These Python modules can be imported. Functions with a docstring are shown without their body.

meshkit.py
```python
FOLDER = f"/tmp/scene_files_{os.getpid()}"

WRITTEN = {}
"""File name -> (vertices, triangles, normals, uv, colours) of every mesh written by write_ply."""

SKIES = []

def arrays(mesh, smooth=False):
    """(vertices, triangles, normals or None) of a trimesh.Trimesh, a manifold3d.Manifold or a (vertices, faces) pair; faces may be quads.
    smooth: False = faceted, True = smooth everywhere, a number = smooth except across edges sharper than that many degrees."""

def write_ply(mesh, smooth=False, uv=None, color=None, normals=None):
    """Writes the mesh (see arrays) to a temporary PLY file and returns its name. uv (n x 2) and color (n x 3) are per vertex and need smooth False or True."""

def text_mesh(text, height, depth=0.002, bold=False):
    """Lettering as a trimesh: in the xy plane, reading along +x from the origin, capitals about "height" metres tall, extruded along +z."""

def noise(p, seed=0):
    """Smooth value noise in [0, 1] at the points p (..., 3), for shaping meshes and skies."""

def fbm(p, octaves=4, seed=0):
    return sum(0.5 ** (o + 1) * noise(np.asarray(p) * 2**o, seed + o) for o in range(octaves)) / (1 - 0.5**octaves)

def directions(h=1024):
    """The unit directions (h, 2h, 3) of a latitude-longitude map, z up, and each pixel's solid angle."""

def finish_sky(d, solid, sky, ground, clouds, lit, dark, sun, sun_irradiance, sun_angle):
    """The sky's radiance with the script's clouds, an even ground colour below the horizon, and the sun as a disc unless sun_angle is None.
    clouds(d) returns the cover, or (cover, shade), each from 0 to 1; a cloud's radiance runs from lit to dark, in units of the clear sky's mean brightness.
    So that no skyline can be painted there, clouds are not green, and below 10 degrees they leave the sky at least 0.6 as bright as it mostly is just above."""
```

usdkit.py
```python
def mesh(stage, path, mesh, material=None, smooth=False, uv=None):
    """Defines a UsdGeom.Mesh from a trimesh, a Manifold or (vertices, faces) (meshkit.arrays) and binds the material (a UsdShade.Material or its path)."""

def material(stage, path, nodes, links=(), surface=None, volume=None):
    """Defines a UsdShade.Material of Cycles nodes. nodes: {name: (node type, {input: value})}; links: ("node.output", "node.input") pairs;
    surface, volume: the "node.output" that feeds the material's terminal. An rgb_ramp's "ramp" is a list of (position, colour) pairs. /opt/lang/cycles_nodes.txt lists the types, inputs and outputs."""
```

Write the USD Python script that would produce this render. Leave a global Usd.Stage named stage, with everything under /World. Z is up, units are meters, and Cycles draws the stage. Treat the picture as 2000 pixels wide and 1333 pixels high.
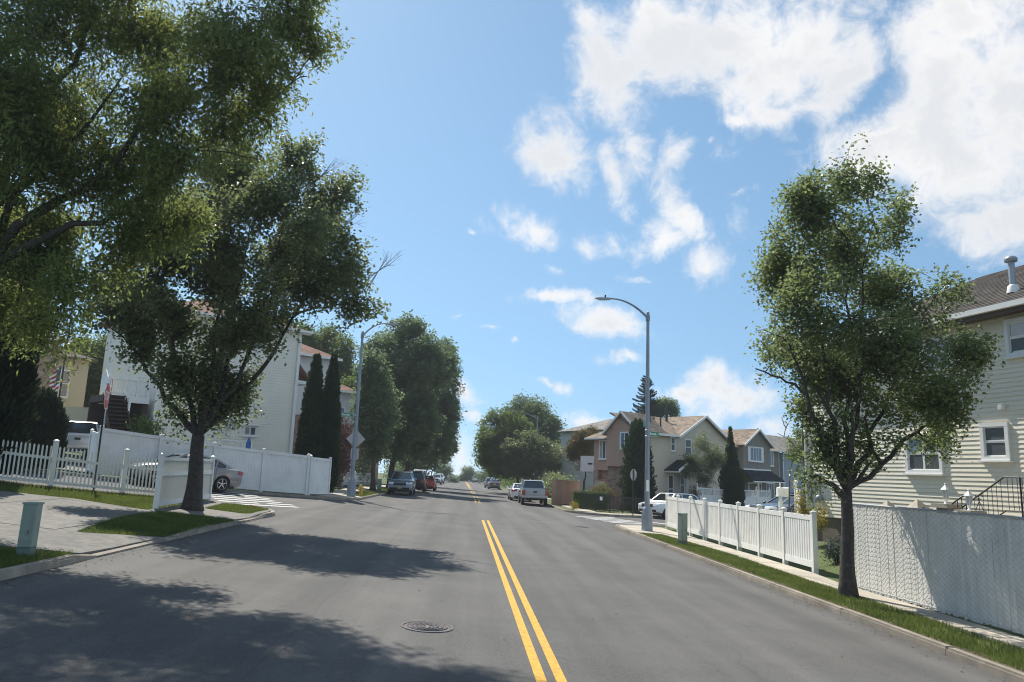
import math, random
import numpy as np, trimesh, manifold3d, shapely
import shapely.geometry as sg, shapely.ops as so
from scipy.spatial import cKDTree
import usdkit, meshkit
from pxr import Usd, UsdGeom, UsdLux, UsdShade, Gf, Sdf, Vt

stage = Usd.Stage.CreateInMemory()
UsdGeom.SetStageUpAxis(stage, "Z"); UsdGeom.SetStageMetersPerUnit(stage, 1.0)
UsdGeom.Xform.Define(stage, "/World"); UsdGeom.Scope.Define(stage, "/World/Looks")

# ---------------- camera, sky, sun, exposure
EXPOSURE = 0.42
cam = UsdGeom.Camera.Define(stage, "/World/camera")
YAW, PITCH, ROLL, EYE = math.radians(3.219), math.radians(10.037), 0.036, np.array([0, 0, 2.1])
cam.CreateHorizontalApertureAttr(36.0); cam.CreateFocalLengthAttr(1450 / 2000 * 36.0)
cam.CreateExposureAttr(EXPOSURE)
_d = np.array([math.sin(YAW) * math.cos(PITCH), math.cos(YAW) * math.cos(PITCH), math.sin(PITCH)])
_r0 = np.array([math.cos(YAW), -math.sin(YAW), 0]); _u0 = np.cross(_r0, _d)
_r = math.cos(ROLL) * _r0 + math.sin(ROLL) * _u0; _u = -math.sin(ROLL) * _r0 + math.cos(ROLL) * _u0
cam.AddTransformOp().Set(Gf.Matrix4d(*_r, 0, *_u, 0, *(-_d), 0, *EYE, 1))

SUN = np.array([-0.355, 0.69, 1.0]); SUN /= np.linalg.norm(SUN)
SUN_EL, SUN_ROT = math.asin(SUN[2]), math.atan2(SUN[0], SUN[1])
SKY_STRENGTH, SUN_INTENSITY = 0.124, 1.25
sun = UsdLux.DistantLight.Define(stage, "/World/sun")
sun.CreateIntensityAttr(SUN_INTENSITY); sun.CreateNormalizeAttr(True); sun.CreateAngleAttr(0.53); sun.CreateColorAttr(Gf.Vec3f(1.0, 0.94, 0.835))
_x = np.cross([0, 0, 1.0], SUN); _x /= np.linalg.norm(_x); _y = np.cross(SUN, _x)
sun.AddTransformOp().Set(Gf.Matrix4d(*_x, 0, *_y, 0, *SUN, 0, 0, 0, 60, 1))

# clouds: (azimuth, elevation, half width, half height, tilt) in degrees, where they stand in the sky; more of the same kind all round
CLOUDS = [
 (9.7, 31.1, 1.95, 3.33, 0, 1.18), (11.6, 29.6, 2.35, 2.41, 0, 1.12), (15.1, 32.2, 4.11, 3.16, 0, 1.18), (20.4, 31.4, 4.31, 3.13, 0, 1.18), (25.3, 29.8, 4.11, 3.28, 0, 1.18), (28.2, 27.6, 3.02, 1.76, 15, 1.07), (35.2, 26.7, 3.27, 4.59, 0, 1.23), (33.4, 23.5, 4.01, 2.96, 20, 1.23), (30.3, 22.7, 3.6, 2.34, 10, 1.18), (36.3, 20.7, 3.52, 3.28, 0, 1.23), (37.9, 17.2, 2.43, 2.08, 0, 1.18), (38.4, 24.8, 2.81, 4.85, 0, 1.23), (27.9, 22.7, 1.9, 1.3, 10, 0.96), (36.9, 29.4, 3.14, 2.53, 0, 1.12), (22.3, 28.2, 3.25, 1.63, 0, 0.91), (24.1, 26.3, 2.15, 1.1, 0, 0.86), (20.7, 26.2, 1.31, 0.53, 0, 0.75), (6.2, 24.5, 2.66, 2.63, 0, 1.0), (11.0, 22.8, 0.76, 2.76, 20, 0.8), (12.5, 24.6, 1.0, 1.89, 12, 0.9), (15.7, 24.1, 1.64, 0.94, 35, 0.62), (15.1, 21.5, 1.33, 1.11, -20, 0.85), (16.1, 19.7, 2.21, 0.9, -38, 0.85), (14.5, 17.8, 1.72, 1.74, -30, 0.95), (18.4, 16.0, 1.82, 1.43, -20, 0.85), (12.4, 19.8, 0.76, 0.83, 0, 0.6), (5.0, 18.4, 3.31, 1.08, -12, 0.68), (9.1, 17.5, 1.74, 1.23, 0, 0.68), (6.7, 15.7, 1.1, 0.47, -30, 0.55), (6.5, 13.7, 2.59, 0.51, -2, 0.95), (10.6, 12.0, 2.7, 0.94, -10, 1.0), (12.0, 9.0, 1.38, 0.55, 0, 0.95), (13.7, 14.9, 1.44, 0.35, 0, 0.8), (1.6, 11.1, 0.79, 0.28, 0, 0.7), (4.0, 10.3, 0.32, 0.28, 0, 0.6), (-1.1, 11.7, 0.55, 0.2, 0, 0.5), (-0.2, 18.4, 0.39, 0.23, 0, 0.55), (6.1, 6.8, 0.94, 0.31, 0, 0.75), (7.1, 6.8, 0.63, 0.55, 0, 0.75), (7.8, 6.7, 0.47, 0.47, 0, 0.7), (-0.4, 5.9, 1.18, 0.86, -30, 0.95), (-0.0, 4.2, 0.78, 0.35, 0, 0.85), (-0.5, 1.3, 1.4, 1.63, 0, 0.85), (-1.1, -0.0, 2.33, 0.77, 0, 0.7), (9.7, 3.6, 1.55, 0.85, 0, 0.9), (19.6, 6.5, 2.8, 1.7, -5, 1.1), (19.0, 7.4, 1.45, 1.14, 0, 1.05), (21.0, 5.5, 2.19, 1.31, -8, 1.1), (16.2, 6.4, 1.71, 0.61, 0, 0.85), (22.4, 3.7, 1.57, 1.18, 0, 1.0), (24.8, 3.0, 2.01, 1.45, 0, 0.9), (20.5, 19.1, 1.35, 1.47, 0, 0.5), (20.6, 20.8, 1.06, 0.29, 0, 0.6), (18.7, 24.8, 0.43, 0.36, 0, 0.55), (19.8, 23.9, 1.06, 0.89, 0, 0.45), (62, 18, 9, 4, 0, 0.9), (75, 34, 11, 6, 10, 0.9), (95, 12, 8, 4, 0, 0.9), (110, 40, 12, 7, -10, 0.9), (135, 20, 9, 5, 0, 0.9), (160, 32, 10, 6, 10, 0.9), (178, 12, 10, 4, 0, 0.9), (-160, 26, 10, 5, 0, 0.9), (-130, 15, 9, 4, 0, 0.9), (-112, 38, 10, 6, 20, 0.9), (-88, 20, 7, 3, 0, 0.9), (-62, 10, 6, 2, 0, 0.8), (60, 58, 14, 8, 0, 0.9), (150, 60, 16, 9, 0, 0.9), (-120, 62, 14, 8, 0, 0.9), (-60, 42, 6, 2.5, 0, 0.7), (-48, 15, 4, 1.2, 0, 0.7)]
def build_sky():
    n = {"tc": ("texture_coordinate", {}), "sep": ("separate_xyz", {}), "az": ("math", {"math_type": "arctan2"}), "el": ("math", {"math_type": "arcsine"}),
         "c": ("combine_xyz", {}), "sky": ("sky_texture", {"sky_type": "single_scattering", "sun_disc": False, "sun_elevation": SUN_EL, "sun_rotation": SUN_ROT, "altitude": 60.0, "air_density": 1.0, "aerosol_density": 0.2, "ozone_density": 2.2}),
         "vs": ("vector_math", {"math_type": "multiply", "vector2": (1, 1, .78)}), "va": ("vector_math", {"math_type": "add", "vector2": (0, 0, .26)}), "vn": ("vector_math", {"math_type": "normalize"}),
         "wn": ("noise_texture", {"scale": 9.0, "detail": 6.0, "roughness": 0.6}), "fn": ("noise_texture", {"scale": 19.0, "detail": 10.0, "roughness": 0.66, "distortion": 0.35}), "sn": ("noise_texture", {"scale": 5.0, "detail": 5.0, "roughness": 0.55}),
         "wc": ("vector_math", {"math_type": "subtract", "vector2": (.5, .5, .5)}), "ws": ("vector_math", {"math_type": "scale", "scale": 0.07}), "wa": ("vector_math", {"math_type": "add"})}
    L = [("tc.generated", "sep.vector"), ("tc.generated", "vs.vector1"), ("vs.vector", "va.vector1"), ("va.vector", "vn.vector1"), ("vn.vector", "sky.vector"), ("sep.x", "az.value1"), ("sep.y", "az.value2"), ("sep.z", "el.value1"), ("az.value", "c.x"), ("el.value", "c.y"),
         ("tc.generated", "wn.vector"), ("tc.generated", "fn.vector"), ("tc.generated", "sn.vector"), ("wn.color", "wc.vector1"), ("wc.vector", "ws.vector1"), ("c.vector", "wa.vector1"), ("ws.vector", "wa.vector2")]
    last = None
    R = math.radians
    for i, (a, e, w, h, t, g) in enumerate(CLOUDS):
        n[f"m{i}"] = ("mapping", {"mapping_type": "texture", "location": (R(a), R(e), 0), "rotation": (0, 0, R(t)), "scale": (R(w) / max(math.cos(R(e)), .3), R(h), 1)})
        n[f"f{i}"] = ("vector_math", {"math_type": "multiply", "vector2": (1, 1, 0)})
        n[f"l{i}"] = ("vector_math", {"math_type": "length"})
        n[f"s{i}"] = ("math", {"math_type": "multiply_add", "value2": -g * .6, "value3": g * 1.12})
        L += [("wa.vector", f"m{i}.vector"), (f"m{i}.vector", f"f{i}.vector1"), (f"f{i}.vector", f"l{i}.vector1"), (f"l{i}.value", f"s{i}.value1")]
        if last:
            n[f"x{i}"] = ("math", {"math_type": "smoothmax", "value3": 0.12}); L += [(last, f"x{i}.value1"), (f"s{i}.value", f"x{i}.value2")]; last = f"x{i}.value"
        else: last = f"s{i}.value"
    n |= {"no": ("math", {"math_type": "multiply_add", "value2": 2.1, "value3": -1.02}), "ad": ("math", {"math_type": "add"}), "mr": ("map_range", {"range_type": "smoothstep", "from_min": 0.2, "from_max": 1.12, "clamp": True}), "dm": ("math", {"math_type": "multiply", "value2": 0.93}),
          "sh": ("map_range", {"range_type": "smoothstep", "from_min": 0.36, "from_max": 0.66, "clamp": True}),
          "core": ("map_range", {"range_type": "smoothstep", "from_min": .7, "from_max": 1.45, "to_max": .75, "clamp": True}), "shs": ("math", {"math_type": "multiply", "value2": .55}), "sha": ("math", {"math_type": "add", "use_clamp": True}), "cc": ("mix", {"color1": (6.7, 6.5, 6.3), "color2": (5.0, 5.05, 5.15)}), "mx": ("mix", {}), "tn": ("mix", {"mix_type": "multiply", "fac": 1.0, "color2": (.96, 1.06, .95)}), "bg": ("background_shader", {"strength": SKY_STRENGTH})}
    L += [("fn.fac", "no.value1"), ("no.value", "ad.value1"), (last, "ad.value2"), ("ad.value", "mr.value"), ("mr.result", "dm.value1"), ("sn.fac", "sh.value"), ("sh.result", "shs.value1"), ("shs.value", "sha.value1"), ("ad.value", "core.value"), ("core.result", "sha.value2"), ("sha.value", "cc.fac"), ("sky.color", "tn.color1"), ("tn.color", "mx.color1"), ("cc.color", "mx.color2"), ("dm.value", "mx.fac"), ("mx.color", "bg.color")]
    m = usdkit.material(stage, "/World/Looks/sky_look", n, L, surface="bg.background")
    d = UsdLux.DomeLight.Define(stage, "/World/sky")
    UsdShade.MaterialBindingAPI.Apply(d.GetPrim()).Bind(m)
    d.GetPrim().SetCustomDataByKey("label", "bright blue summer sky with white clouds towards the right"); d.GetPrim().SetCustomDataByKey("kind", "structure")
build_sky()

# ---------------- names, things, parts
_count = {}
def _path(parent, name):
    k = (parent, name); i = _count.get(k, 0); _count[k] = i + 1
    return f"{parent}/{name}" + (f"_{i:03d}" if i else "")
def tag(prim, label=None, cat=None, group=None, kind=None):
    prim = prim.GetPrim()
    for k, v in (("label", label), ("category", cat), ("group", group), ("kind", kind)):
        if v: prim.SetCustomDataByKey(k, v)
def thing(name, label, cat, loc=(0, 0, 0), az=None, group=None, kind=None):
    """az: compass direction (degrees from +y to +x) in which the thing's own +x points"""
    x = UsdGeom.Xform.Define(stage, _path("/World", name)); x.AddTranslateOp().Set(Gf.Vec3d(*map(float, loc)))
    if az is not None: x.AddRotateZOp().Set(90.0 - az)
    tag(x, label, cat, group, kind); x.loc = np.array(loc, float); return x
def P(o): return str(o.GetPath())
def part(parent, name, mesh, mat, smooth=False, label=None, kind=None, world=False):
    if isinstance(mesh, MB): mesh = mesh.get()
    if world:
        v, f, _ = meshkit.arrays(mesh); mesh = trimesh.Trimesh(v - parent.loc, f, process=False)
    m = usdkit.mesh(stage, _path(P(parent), name), mesh, mat, smooth)
    if label or kind: tag(m, label, None, None, kind)
    return m
def single(name, mesh, mat, label, cat, group=None, smooth=False, kind=None):
    if isinstance(mesh, MB): mesh = mesh.get()
    m = usdkit.mesh(stage, _path("/World", name), mesh, mat, smooth); tag(m, label, cat, group, kind); return m
def dup(src, name, loc, az, label, group=None, cat=None, tilt=None):
    x = UsdGeom.Xform.Define(stage, _path("/World", name)); x.AddTranslateOp().Set(Gf.Vec3d(*map(float, loc))); x.AddRotateZOp().Set(90.0 - az)
    p = x.GetPrim(); p.GetReferences().AddInternalReference(src.GetPath()); p.SetInstanceable(True)
    was = src.GetPrim().GetCustomData(); tag(x, label, cat or was.get("category"), group or was.get("group")); return x

# ---------------- mesh helpers
BOXF = np.array([[0, 2, 1], [0, 3, 2], [4, 5, 6], [4, 6, 7], [0, 1, 5], [0, 5, 4], [1, 2, 6], [1, 6, 5], [2, 3, 7], [2, 7, 6], [3, 0, 4], [3, 4, 7]])
def hexa(p):  # 8 points: bottom loop then top loop
    return np.array(p, float), BOXF
def box(x0, x1, y0, y1, z0, z1):
    return hexa([(x0, y0, z0), (x1, y0, z0), (x1, y1, z0), (x0, y1, z0), (x0, y0, z1), (x1, y0, z1), (x1, y1, z1), (x0, y1, z1)])
def tube(pts, rad, sides=6, cap=True):
    p = np.asarray(pts, float); rad = np.broadcast_to(rad, (len(p),)).astype(float)
    t = np.gradient(p, axis=0); t /= np.linalg.norm(t, axis=1, keepdims=True) + 1e-12
    ref = np.array([0, 0, 1.0]) if abs(t[:, 2]).mean() < .8 else np.array([1.0, 0, 0])
    a = np.cross(t, ref); a /= np.linalg.norm(a, axis=1, keepdims=True) + 1e-12; b = np.cross(t, a)
    ang = np.arange(sides) * 2 * np.pi / sides
    v = (p[:, None] + rad[:, None, None] * (np.cos(ang)[None, :, None] * a[:, None] + np.sin(ang)[None, :, None] * b[:, None])).reshape(-1, 3)
    i, j = np.meshgrid(np.arange(len(p) - 1), np.arange(sides), indexing="ij"); j2 = (j + 1) % sides
    q = np.stack([i * sides + j, (i + 1) * sides + j, (i + 1) * sides + j2, i * sides + j2], -1).reshape(-1, 4)
    f = np.vstack([q[:, [0, 1, 2]], q[:, [0, 2, 3]]])
    if cap:
        n = len(v); v = np.vstack([v, p[:1], p[-1:]]); k = np.arange(sides); k2 = (k + 1) % sides; o = (len(p) - 1) * sides
        f = np.vstack([f, np.stack([k, k2, np.full(sides, n)], 1), np.stack([o + k2, o + k, np.full(sides, n + 1)], 1)])
    return v, f
def lathe(prof, sides=20, centre=(0, 0, 0)):
    """prof: (radius, z) pairs"""
    pr = np.array(prof, float); a = np.arange(sides) * 2 * np.pi / sides
    v = np.stack([pr[:, None, 0] * np.cos(a), pr[:, None, 0] * np.sin(a), np.repeat(pr[:, 1:], sides, 1)], -1).reshape(-1, 3) + np.array(centre)
    i, j = np.meshgrid(np.arange(len(pr) - 1), np.arange(sides), indexing="ij"); j2 = (j + 1) % sides
    q = np.stack([i * sides + j, i * sides + j2, (i + 1) * sides + j2, (i + 1) * sides + j], -1).reshape(-1, 4)
    return v, np.vstack([q[:, [0, 1, 2]], q[:, [0, 2, 3]]])
def prism(poly, h, cap=True):
    """poly: list of (a, b); extruded along +c by h; returns (n,3) as (a, b, c)"""
    m = trimesh.creation.extrude_polygon(sg.Polygon(poly), h, engine="earcut"); return np.array(m.vertices), np.array(m.faces)
def slab(p0, p1, p2, p3, th):
    """a plate whose top face is p0..p3 (counter-clockwise from above)"""
    p = np.array([p0, p1, p2, p3], float); n = np.cross(p[1] - p[0], p[3] - p[0]); n /= np.linalg.norm(n)
    if n[2] < 0: p = p[::-1]; n = -n
    return hexa(list(p - n * th) + list(p))
class MB:
    def __init__(s): s.v, s.f, s.n = [], [], 0
    def add(s, vf, M=None):
        if isinstance(vf, MB): vf = vf.get()
        v, f = (np.array(vf.vertices), np.array(vf.faces)) if hasattr(vf, "vertices") else vf
        if M is not None: v = v @ np.array(M)[:3, :3].T + np.array(M)[:3, 3]
        s.v.append(v); s.f.append(np.asarray(f) + s.n); s.n += len(v); return s
    def box(s, *a): return s.add(box(*a))
    def get(s): return trimesh.Trimesh(np.vstack(s.v), np.vstack(s.f), process=False)
class Fr:
    """an upright wall plane: u along it (compass azimuth), d outward, z up"""
    def __init__(s, O, az, right=True):
        a = math.radians(az); s.u = np.array([math.sin(a), math.cos(a)]); s.O = np.array(O, float); s.right = right
        s.n = np.array([s.u[1], -s.u[0]]) if right else np.array([-s.u[1], s.u[0]]); s.az = az
    def p(s, u, d, z):
        q = s.O + s.u * u + s.n * d; return (q[0], q[1], z)
    def box(s, u0, u1, d0, d1, z0, z1):
        k = [s.p(u0, d0, z0), s.p(u1, d0, z0), s.p(u1, d1, z0), s.p(u0, d1, z0), s.p(u0, d0, z1), s.p(u1, d0, z1), s.p(u1, d1, z1), s.p(u0, d1, z1)]
        v, f = hexa(k); return (v, f) if not s.right else (v, f[:, ::-1])
    def prism(s, poly, d0, d1):
        v, f = prism(poly, 1.0); q = np.array([s.p(a, d0 + (d1 - d0) * c, b) for a, b, c in v])
        m = trimesh.Trimesh(q, f, process=False); 
        if m.volume < 0: f = f[:, ::-1]
        return q, f

# ---------------- lie of the land (road level)
def sp(x, k=1.0): return np.logaddexp(0, x * k) / k
def sm(a, b, x): t = np.clip((x - a) / (b - a), 0, 1); return t * t * (3 - 2 * t)
def H(x, y):
    x = np.asarray(x, float); y = np.asarray(y, float)
    c = np.interp(y, [-50, 0, 40, 60, 100, 160, 220, 260, 320, 600], [0, 0, 0, -.05, -.3, -.75, -.9, -1.5, -4, -24])
    tilt = np.interp(y, [0, 20, 60, 120], [1, 1, .9, .6]); u = x - .9
    h = np.clip(-.045 * u, -.9, 1.6) + np.minimum(sp(-u - 6.5) * .03, 1.0) + np.minimum(sp(-u - 11.5) * .05, .9)
    h = h + .62 * sm(9.7, 12.2, x) * (1 - sm(32, 39.5, y))
    return c + tilt * h
KERB = 0.12
def dip(x, y):
    """1 where the kerb is lowered for a driveway"""
    l = sm(13.3, 14.0, y) * (1 - sm(17.6, 18.6, y)) * (x < 0) + sm(22.0, 22.8, y) * (1 - sm(24.6, 25.3, y)) * (x < 0) * .8
    return np.clip(l, 0, 1)
def off(x, y): return KERB * (1 - .85 * dip(x, y) * np.exp(-np.maximum(0, -6.3 - np.asarray(x)) / .8))
def E(x, y): return H(x, y) + off(x, y)            # top of kerb, lawns, pavements
# ---------------- materials
def mat(name, color, rough=.6, var=.12, scale=3.0, bump=0.0, bscale=80.0, metallic=0.0, spec=.5, coat=0.0, detail=4.0, c2=None, blot=None):
    lo = np.array(color) * (1 - var) if c2 is None else np.array(c2); hi = np.minimum(np.array(color) * (1 + var), .95) if c2 is None else np.array(color)
    n = {"g": ("geometry", {}), "t": ("noise_texture", {"scale": scale, "detail": detail, "roughness": .6}), "r": ("rgb_ramp", {"ramp": [(.3, lo), (.7, hi)]}),
         "p": ("principled_bsdf", {"roughness": rough, "metallic": metallic, "specular_ior_level": spec, "coat_weight": coat, "coat_roughness": .05})}
    L = [("g.position", "t.vector"), ("t.fac", "r.fac")]; out = "r.color"
    if blot:  # dirt with its own shape: (scale, colour, amount)
        n |= {"bt": ("noise_texture", {"scale": blot[0], "detail": 5.0, "roughness": .65}), "br": ("map_range", {"from_min": .5, "from_max": .75, "to_max": blot[2], "clamp": True}), "bm": ("mix", {"color2": blot[1]})}
        L += [("g.position", "bt.vector"), ("bt.fac", "br.value"), ("br.result", "bm.fac"), (out, "bm.color1")]; out = "bm.color"
    L.append((out, "p.base_color"))
    if bump:
        n |= {"bn": ("noise_texture", {"scale": bscale, "detail": 3.0}), "bu": ("bump", {"strength": min(bump, 1.0), "distance": .01})}
        L += [("g.position", "bn.vector"), ("bn.fac", "bu.height"), ("bu.normal", "p.normal")]
    return usdkit.material(stage, "/World/Looks/" + name, n, L, surface="p.BSDF")
def leafmat(name, cols, trans=.35, rough=.5, spec=.35, big=1.2):
    """colour varies from leaf to leaf and, more slowly, through the crown"""
    k = [(i / (len(cols) - 1), c) for i, c in enumerate(cols)]
    n = {"g": ("geometry", {}), "t": ("noise_texture", {"scale": big, "detail": 2.0}), "a": ("math", {"math_type": "multiply_add", "value2": .55, "value3": 0}), "b": ("math", {"math_type": "multiply_add", "value2": .9, "value3": -.22, "use_clamp": True}), "s": ("math", {"math_type": "add", "use_clamp": True}),
         "r": ("rgb_ramp", {"ramp": k}), "p": ("principled_bsdf", {"roughness": rough, "specular_ior_level": spec}), "h": ("hsv", {"hue": .478, "saturation": 1.0, "value": 1.5}), "tr": ("translucent_bsdf", {}), "m": ("mix_closure", {"fac": trans})}
    L = [("g.random_per_island", "a.value1"), ("g.position", "t.vector"), ("t.fac", "b.value1"), ("a.value", "s.value1"), ("b.value", "s.value2"), ("s.value", "r.fac"), ("r.color", "p.base_color"), ("r.color", "h.color"), ("h.color", "tr.color"), ("p.BSDF", "m.closure1"), ("tr.BSDF", "m.closure2")]
    return usdkit.material(stage, "/World/Looks/" + name, n, L, surface="m.closure")
def asphalt(name, dark, light, speck=1.0, seam=True):
    n = {"g": ("geometry", {}), "sp": ("noise_texture", {"scale": 38.0, "detail": 5.0, "roughness": .85}), "bl": ("noise_texture", {"scale": .55, "detail": 5.0, "roughness": .6}), "mp": ("mapping", {"scale": (.9, .045, 1.0)}), "st": ("noise_texture", {"scale": 1.4, "detail": 4.0}),
         "v": ("voronoi_texture", {"scale": 75.0}), "vr": ("map_range", {"from_min": .0, "from_max": .22, "to_min": 1.0, "to_max": 0.0, "clamp": True}), "vb": ("math", {"math_type": "multiply", "value2": .25}),
         "a1": ("math", {"math_type": "multiply_add", "value2": .5, "value3": 0}), "a2": ("math", {"math_type": "multiply_add", "value2": .85, "value3": -.22}), "a3": ("math", {"math_type": "multiply_add", "value2": 1.5 * speck, "value3": -.7}), "s1": ("math", {"math_type": "add"}), "s2": ("math", {"math_type": "add", "use_clamp": True}),
         "r": ("rgb_ramp", {"ramp": [(.3, dark), (.75, light)]}), "sm": ("mix", {"mix_type": "multiply", "color2": (.62, .62, .62)}), "cw": ("noise_texture", {"scale": 1.1, "detail": 3.0}), "cs": ("vector_math", {"math_type": "scale", "scale": .9}), "ca": ("vector_math", {"math_type": "add"}), "cv": ("voronoi_texture", {"scale": .42, "feature": "distance_to_edge"}), "cr": ("map_range", {"from_min": .003, "from_max": .012, "to_min": 1.0, "to_max": 0.0, "clamp": True}), "cm": ("noise_texture", {"scale": .33, "detail": 2.0}), "cn": ("map_range", {"from_min": .5, "from_max": .62, "to_max": .3, "clamp": True}), "cx": ("math", {"math_type": "multiply"}), "ck": ("mix", {"mix_type": "multiply", "color2": (.45, .45, .45)}),
         "p": ("principled_bsdf", {"roughness": .82, "specular_ior_level": .28}), "bu": ("bump", {"strength": .55, "distance": .006}),
         "x": ("separate_xyz", {}), "wn": ("noise_texture", {"scale": .7, "detail": 3.0}), "wx": ("math", {"math_type": "multiply_add", "value2": .22}), "dx": ("math", {"math_type": "add", "value2": 1.85}), "ab": ("math", {"math_type": "absolute"}), "lt": ("map_range", {"from_min": .004, "from_max": .03, "to_min": .4 if seam else 0.0, "to_max": 0.0, "clamp": True})}
    L = [("g.position", "sp.vector"), ("g.position", "bl.vector"), ("g.position", "mp.vector"), ("mp.vector", "st.vector"), ("g.position", "v.vector"), ("v.distance", "vr.value"), ("vr.result", "vb.value1"), ("bl.fac", "a1.value1"), ("st.fac", "a2.value1"), ("sp.fac", "a3.value1"), ("a1.value", "s1.value1"), ("a2.value", "s1.value2"), ("s1.value", "s2.value1"), ("a3.value", "s2.value2"), ("s2.value", "r.fac"),
         ("g.position", "x.vector"), ("g.position", "wn.vector"), ("x.x", "wx.value3"), ("wn.fac", "wx.value1"), ("wx.value", "dx.value1"), ("dx.value", "ab.value1"), ("ab.value", "lt.value"), ("lt.result", "sm.fac"), ("r.color", "sm.color1"), ("g.position", "cw.vector"), ("cw.color", "cs.vector1"), ("cs.vector", "ca.vector1"), ("g.position", "ca.vector2"), ("ca.vector", "cv.vector"), ("cv.distance", "cr.value"), ("g.position", "cm.vector"), ("cm.fac", "cn.value"), ("cr.result", "cx.value1"), ("cn.result", "cx.value2"), ("cx.value", "ck.fac"), ("sm.color", "ck.color1"), ("ck.color", "p.base_color"), ("sp.fac", "bu.height"), ("bu.normal", "p.normal")]
    return usdkit.material(stage, "/World/Looks/" + name, n, L, surface="p.BSDF")
def rooftex(name, c1, c2, course=.14):
    n = {"g": ("geometry", {}), "x": ("separate_xyz", {}), "f": ("math", {"math_type": "multiply", "value2": 1 / course}), "fl": ("math", {"math_type": "floor"}), "fr": ("math", {"math_type": "fraction"}), "mp": ("mapping", {"scale": (3.4, 3.4, 0.0)}), "cz": ("combine_xyz", {}), "av": ("vector_math", {"math_type": "add"}), "v": ("voronoi_texture", {"scale": 1.0, "randomness": .8}), "vs": ("separate_color", {}),
         "n": ("noise_texture", {"scale": 1.2, "detail": 4.0}), "mx": ("math", {"math_type": "multiply_add", "value2": .6, "value3": 0}), "ad": ("math", {"math_type": "multiply_add", "value2": .5}), "r": ("rgb_ramp", {"ramp": [(.2, c1), (.85, c2)]}), "bu": ("bump", {"strength": .7, "distance": .02}), "p": ("principled_bsdf", {"roughness": .9, "specular_ior_level": .2})}
    L = [("g.position", "x.vector"), ("x.z", "f.value1"), ("f.value", "fl.value1"), ("f.value", "fr.value1"), ("g.position", "mp.vector"), ("fl.value", "cz.z"), ("mp.vector", "av.vector1"), ("cz.vector", "av.vector2"), ("av.vector", "v.vector"), ("v.color", "vs.color"), ("vs.r", "mx.value1"), ("g.position", "n.vector"), ("n.fac", "ad.value1"), ("mx.value", "ad.value3"), ("ad.value", "r.fac"), ("r.color", "p.base_color"), ("fr.value", "bu.height"), ("bu.normal", "p.normal")]
    return usdkit.material(stage, "/World/Looks/" + name, n, L, surface="p.BSDF")
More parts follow.
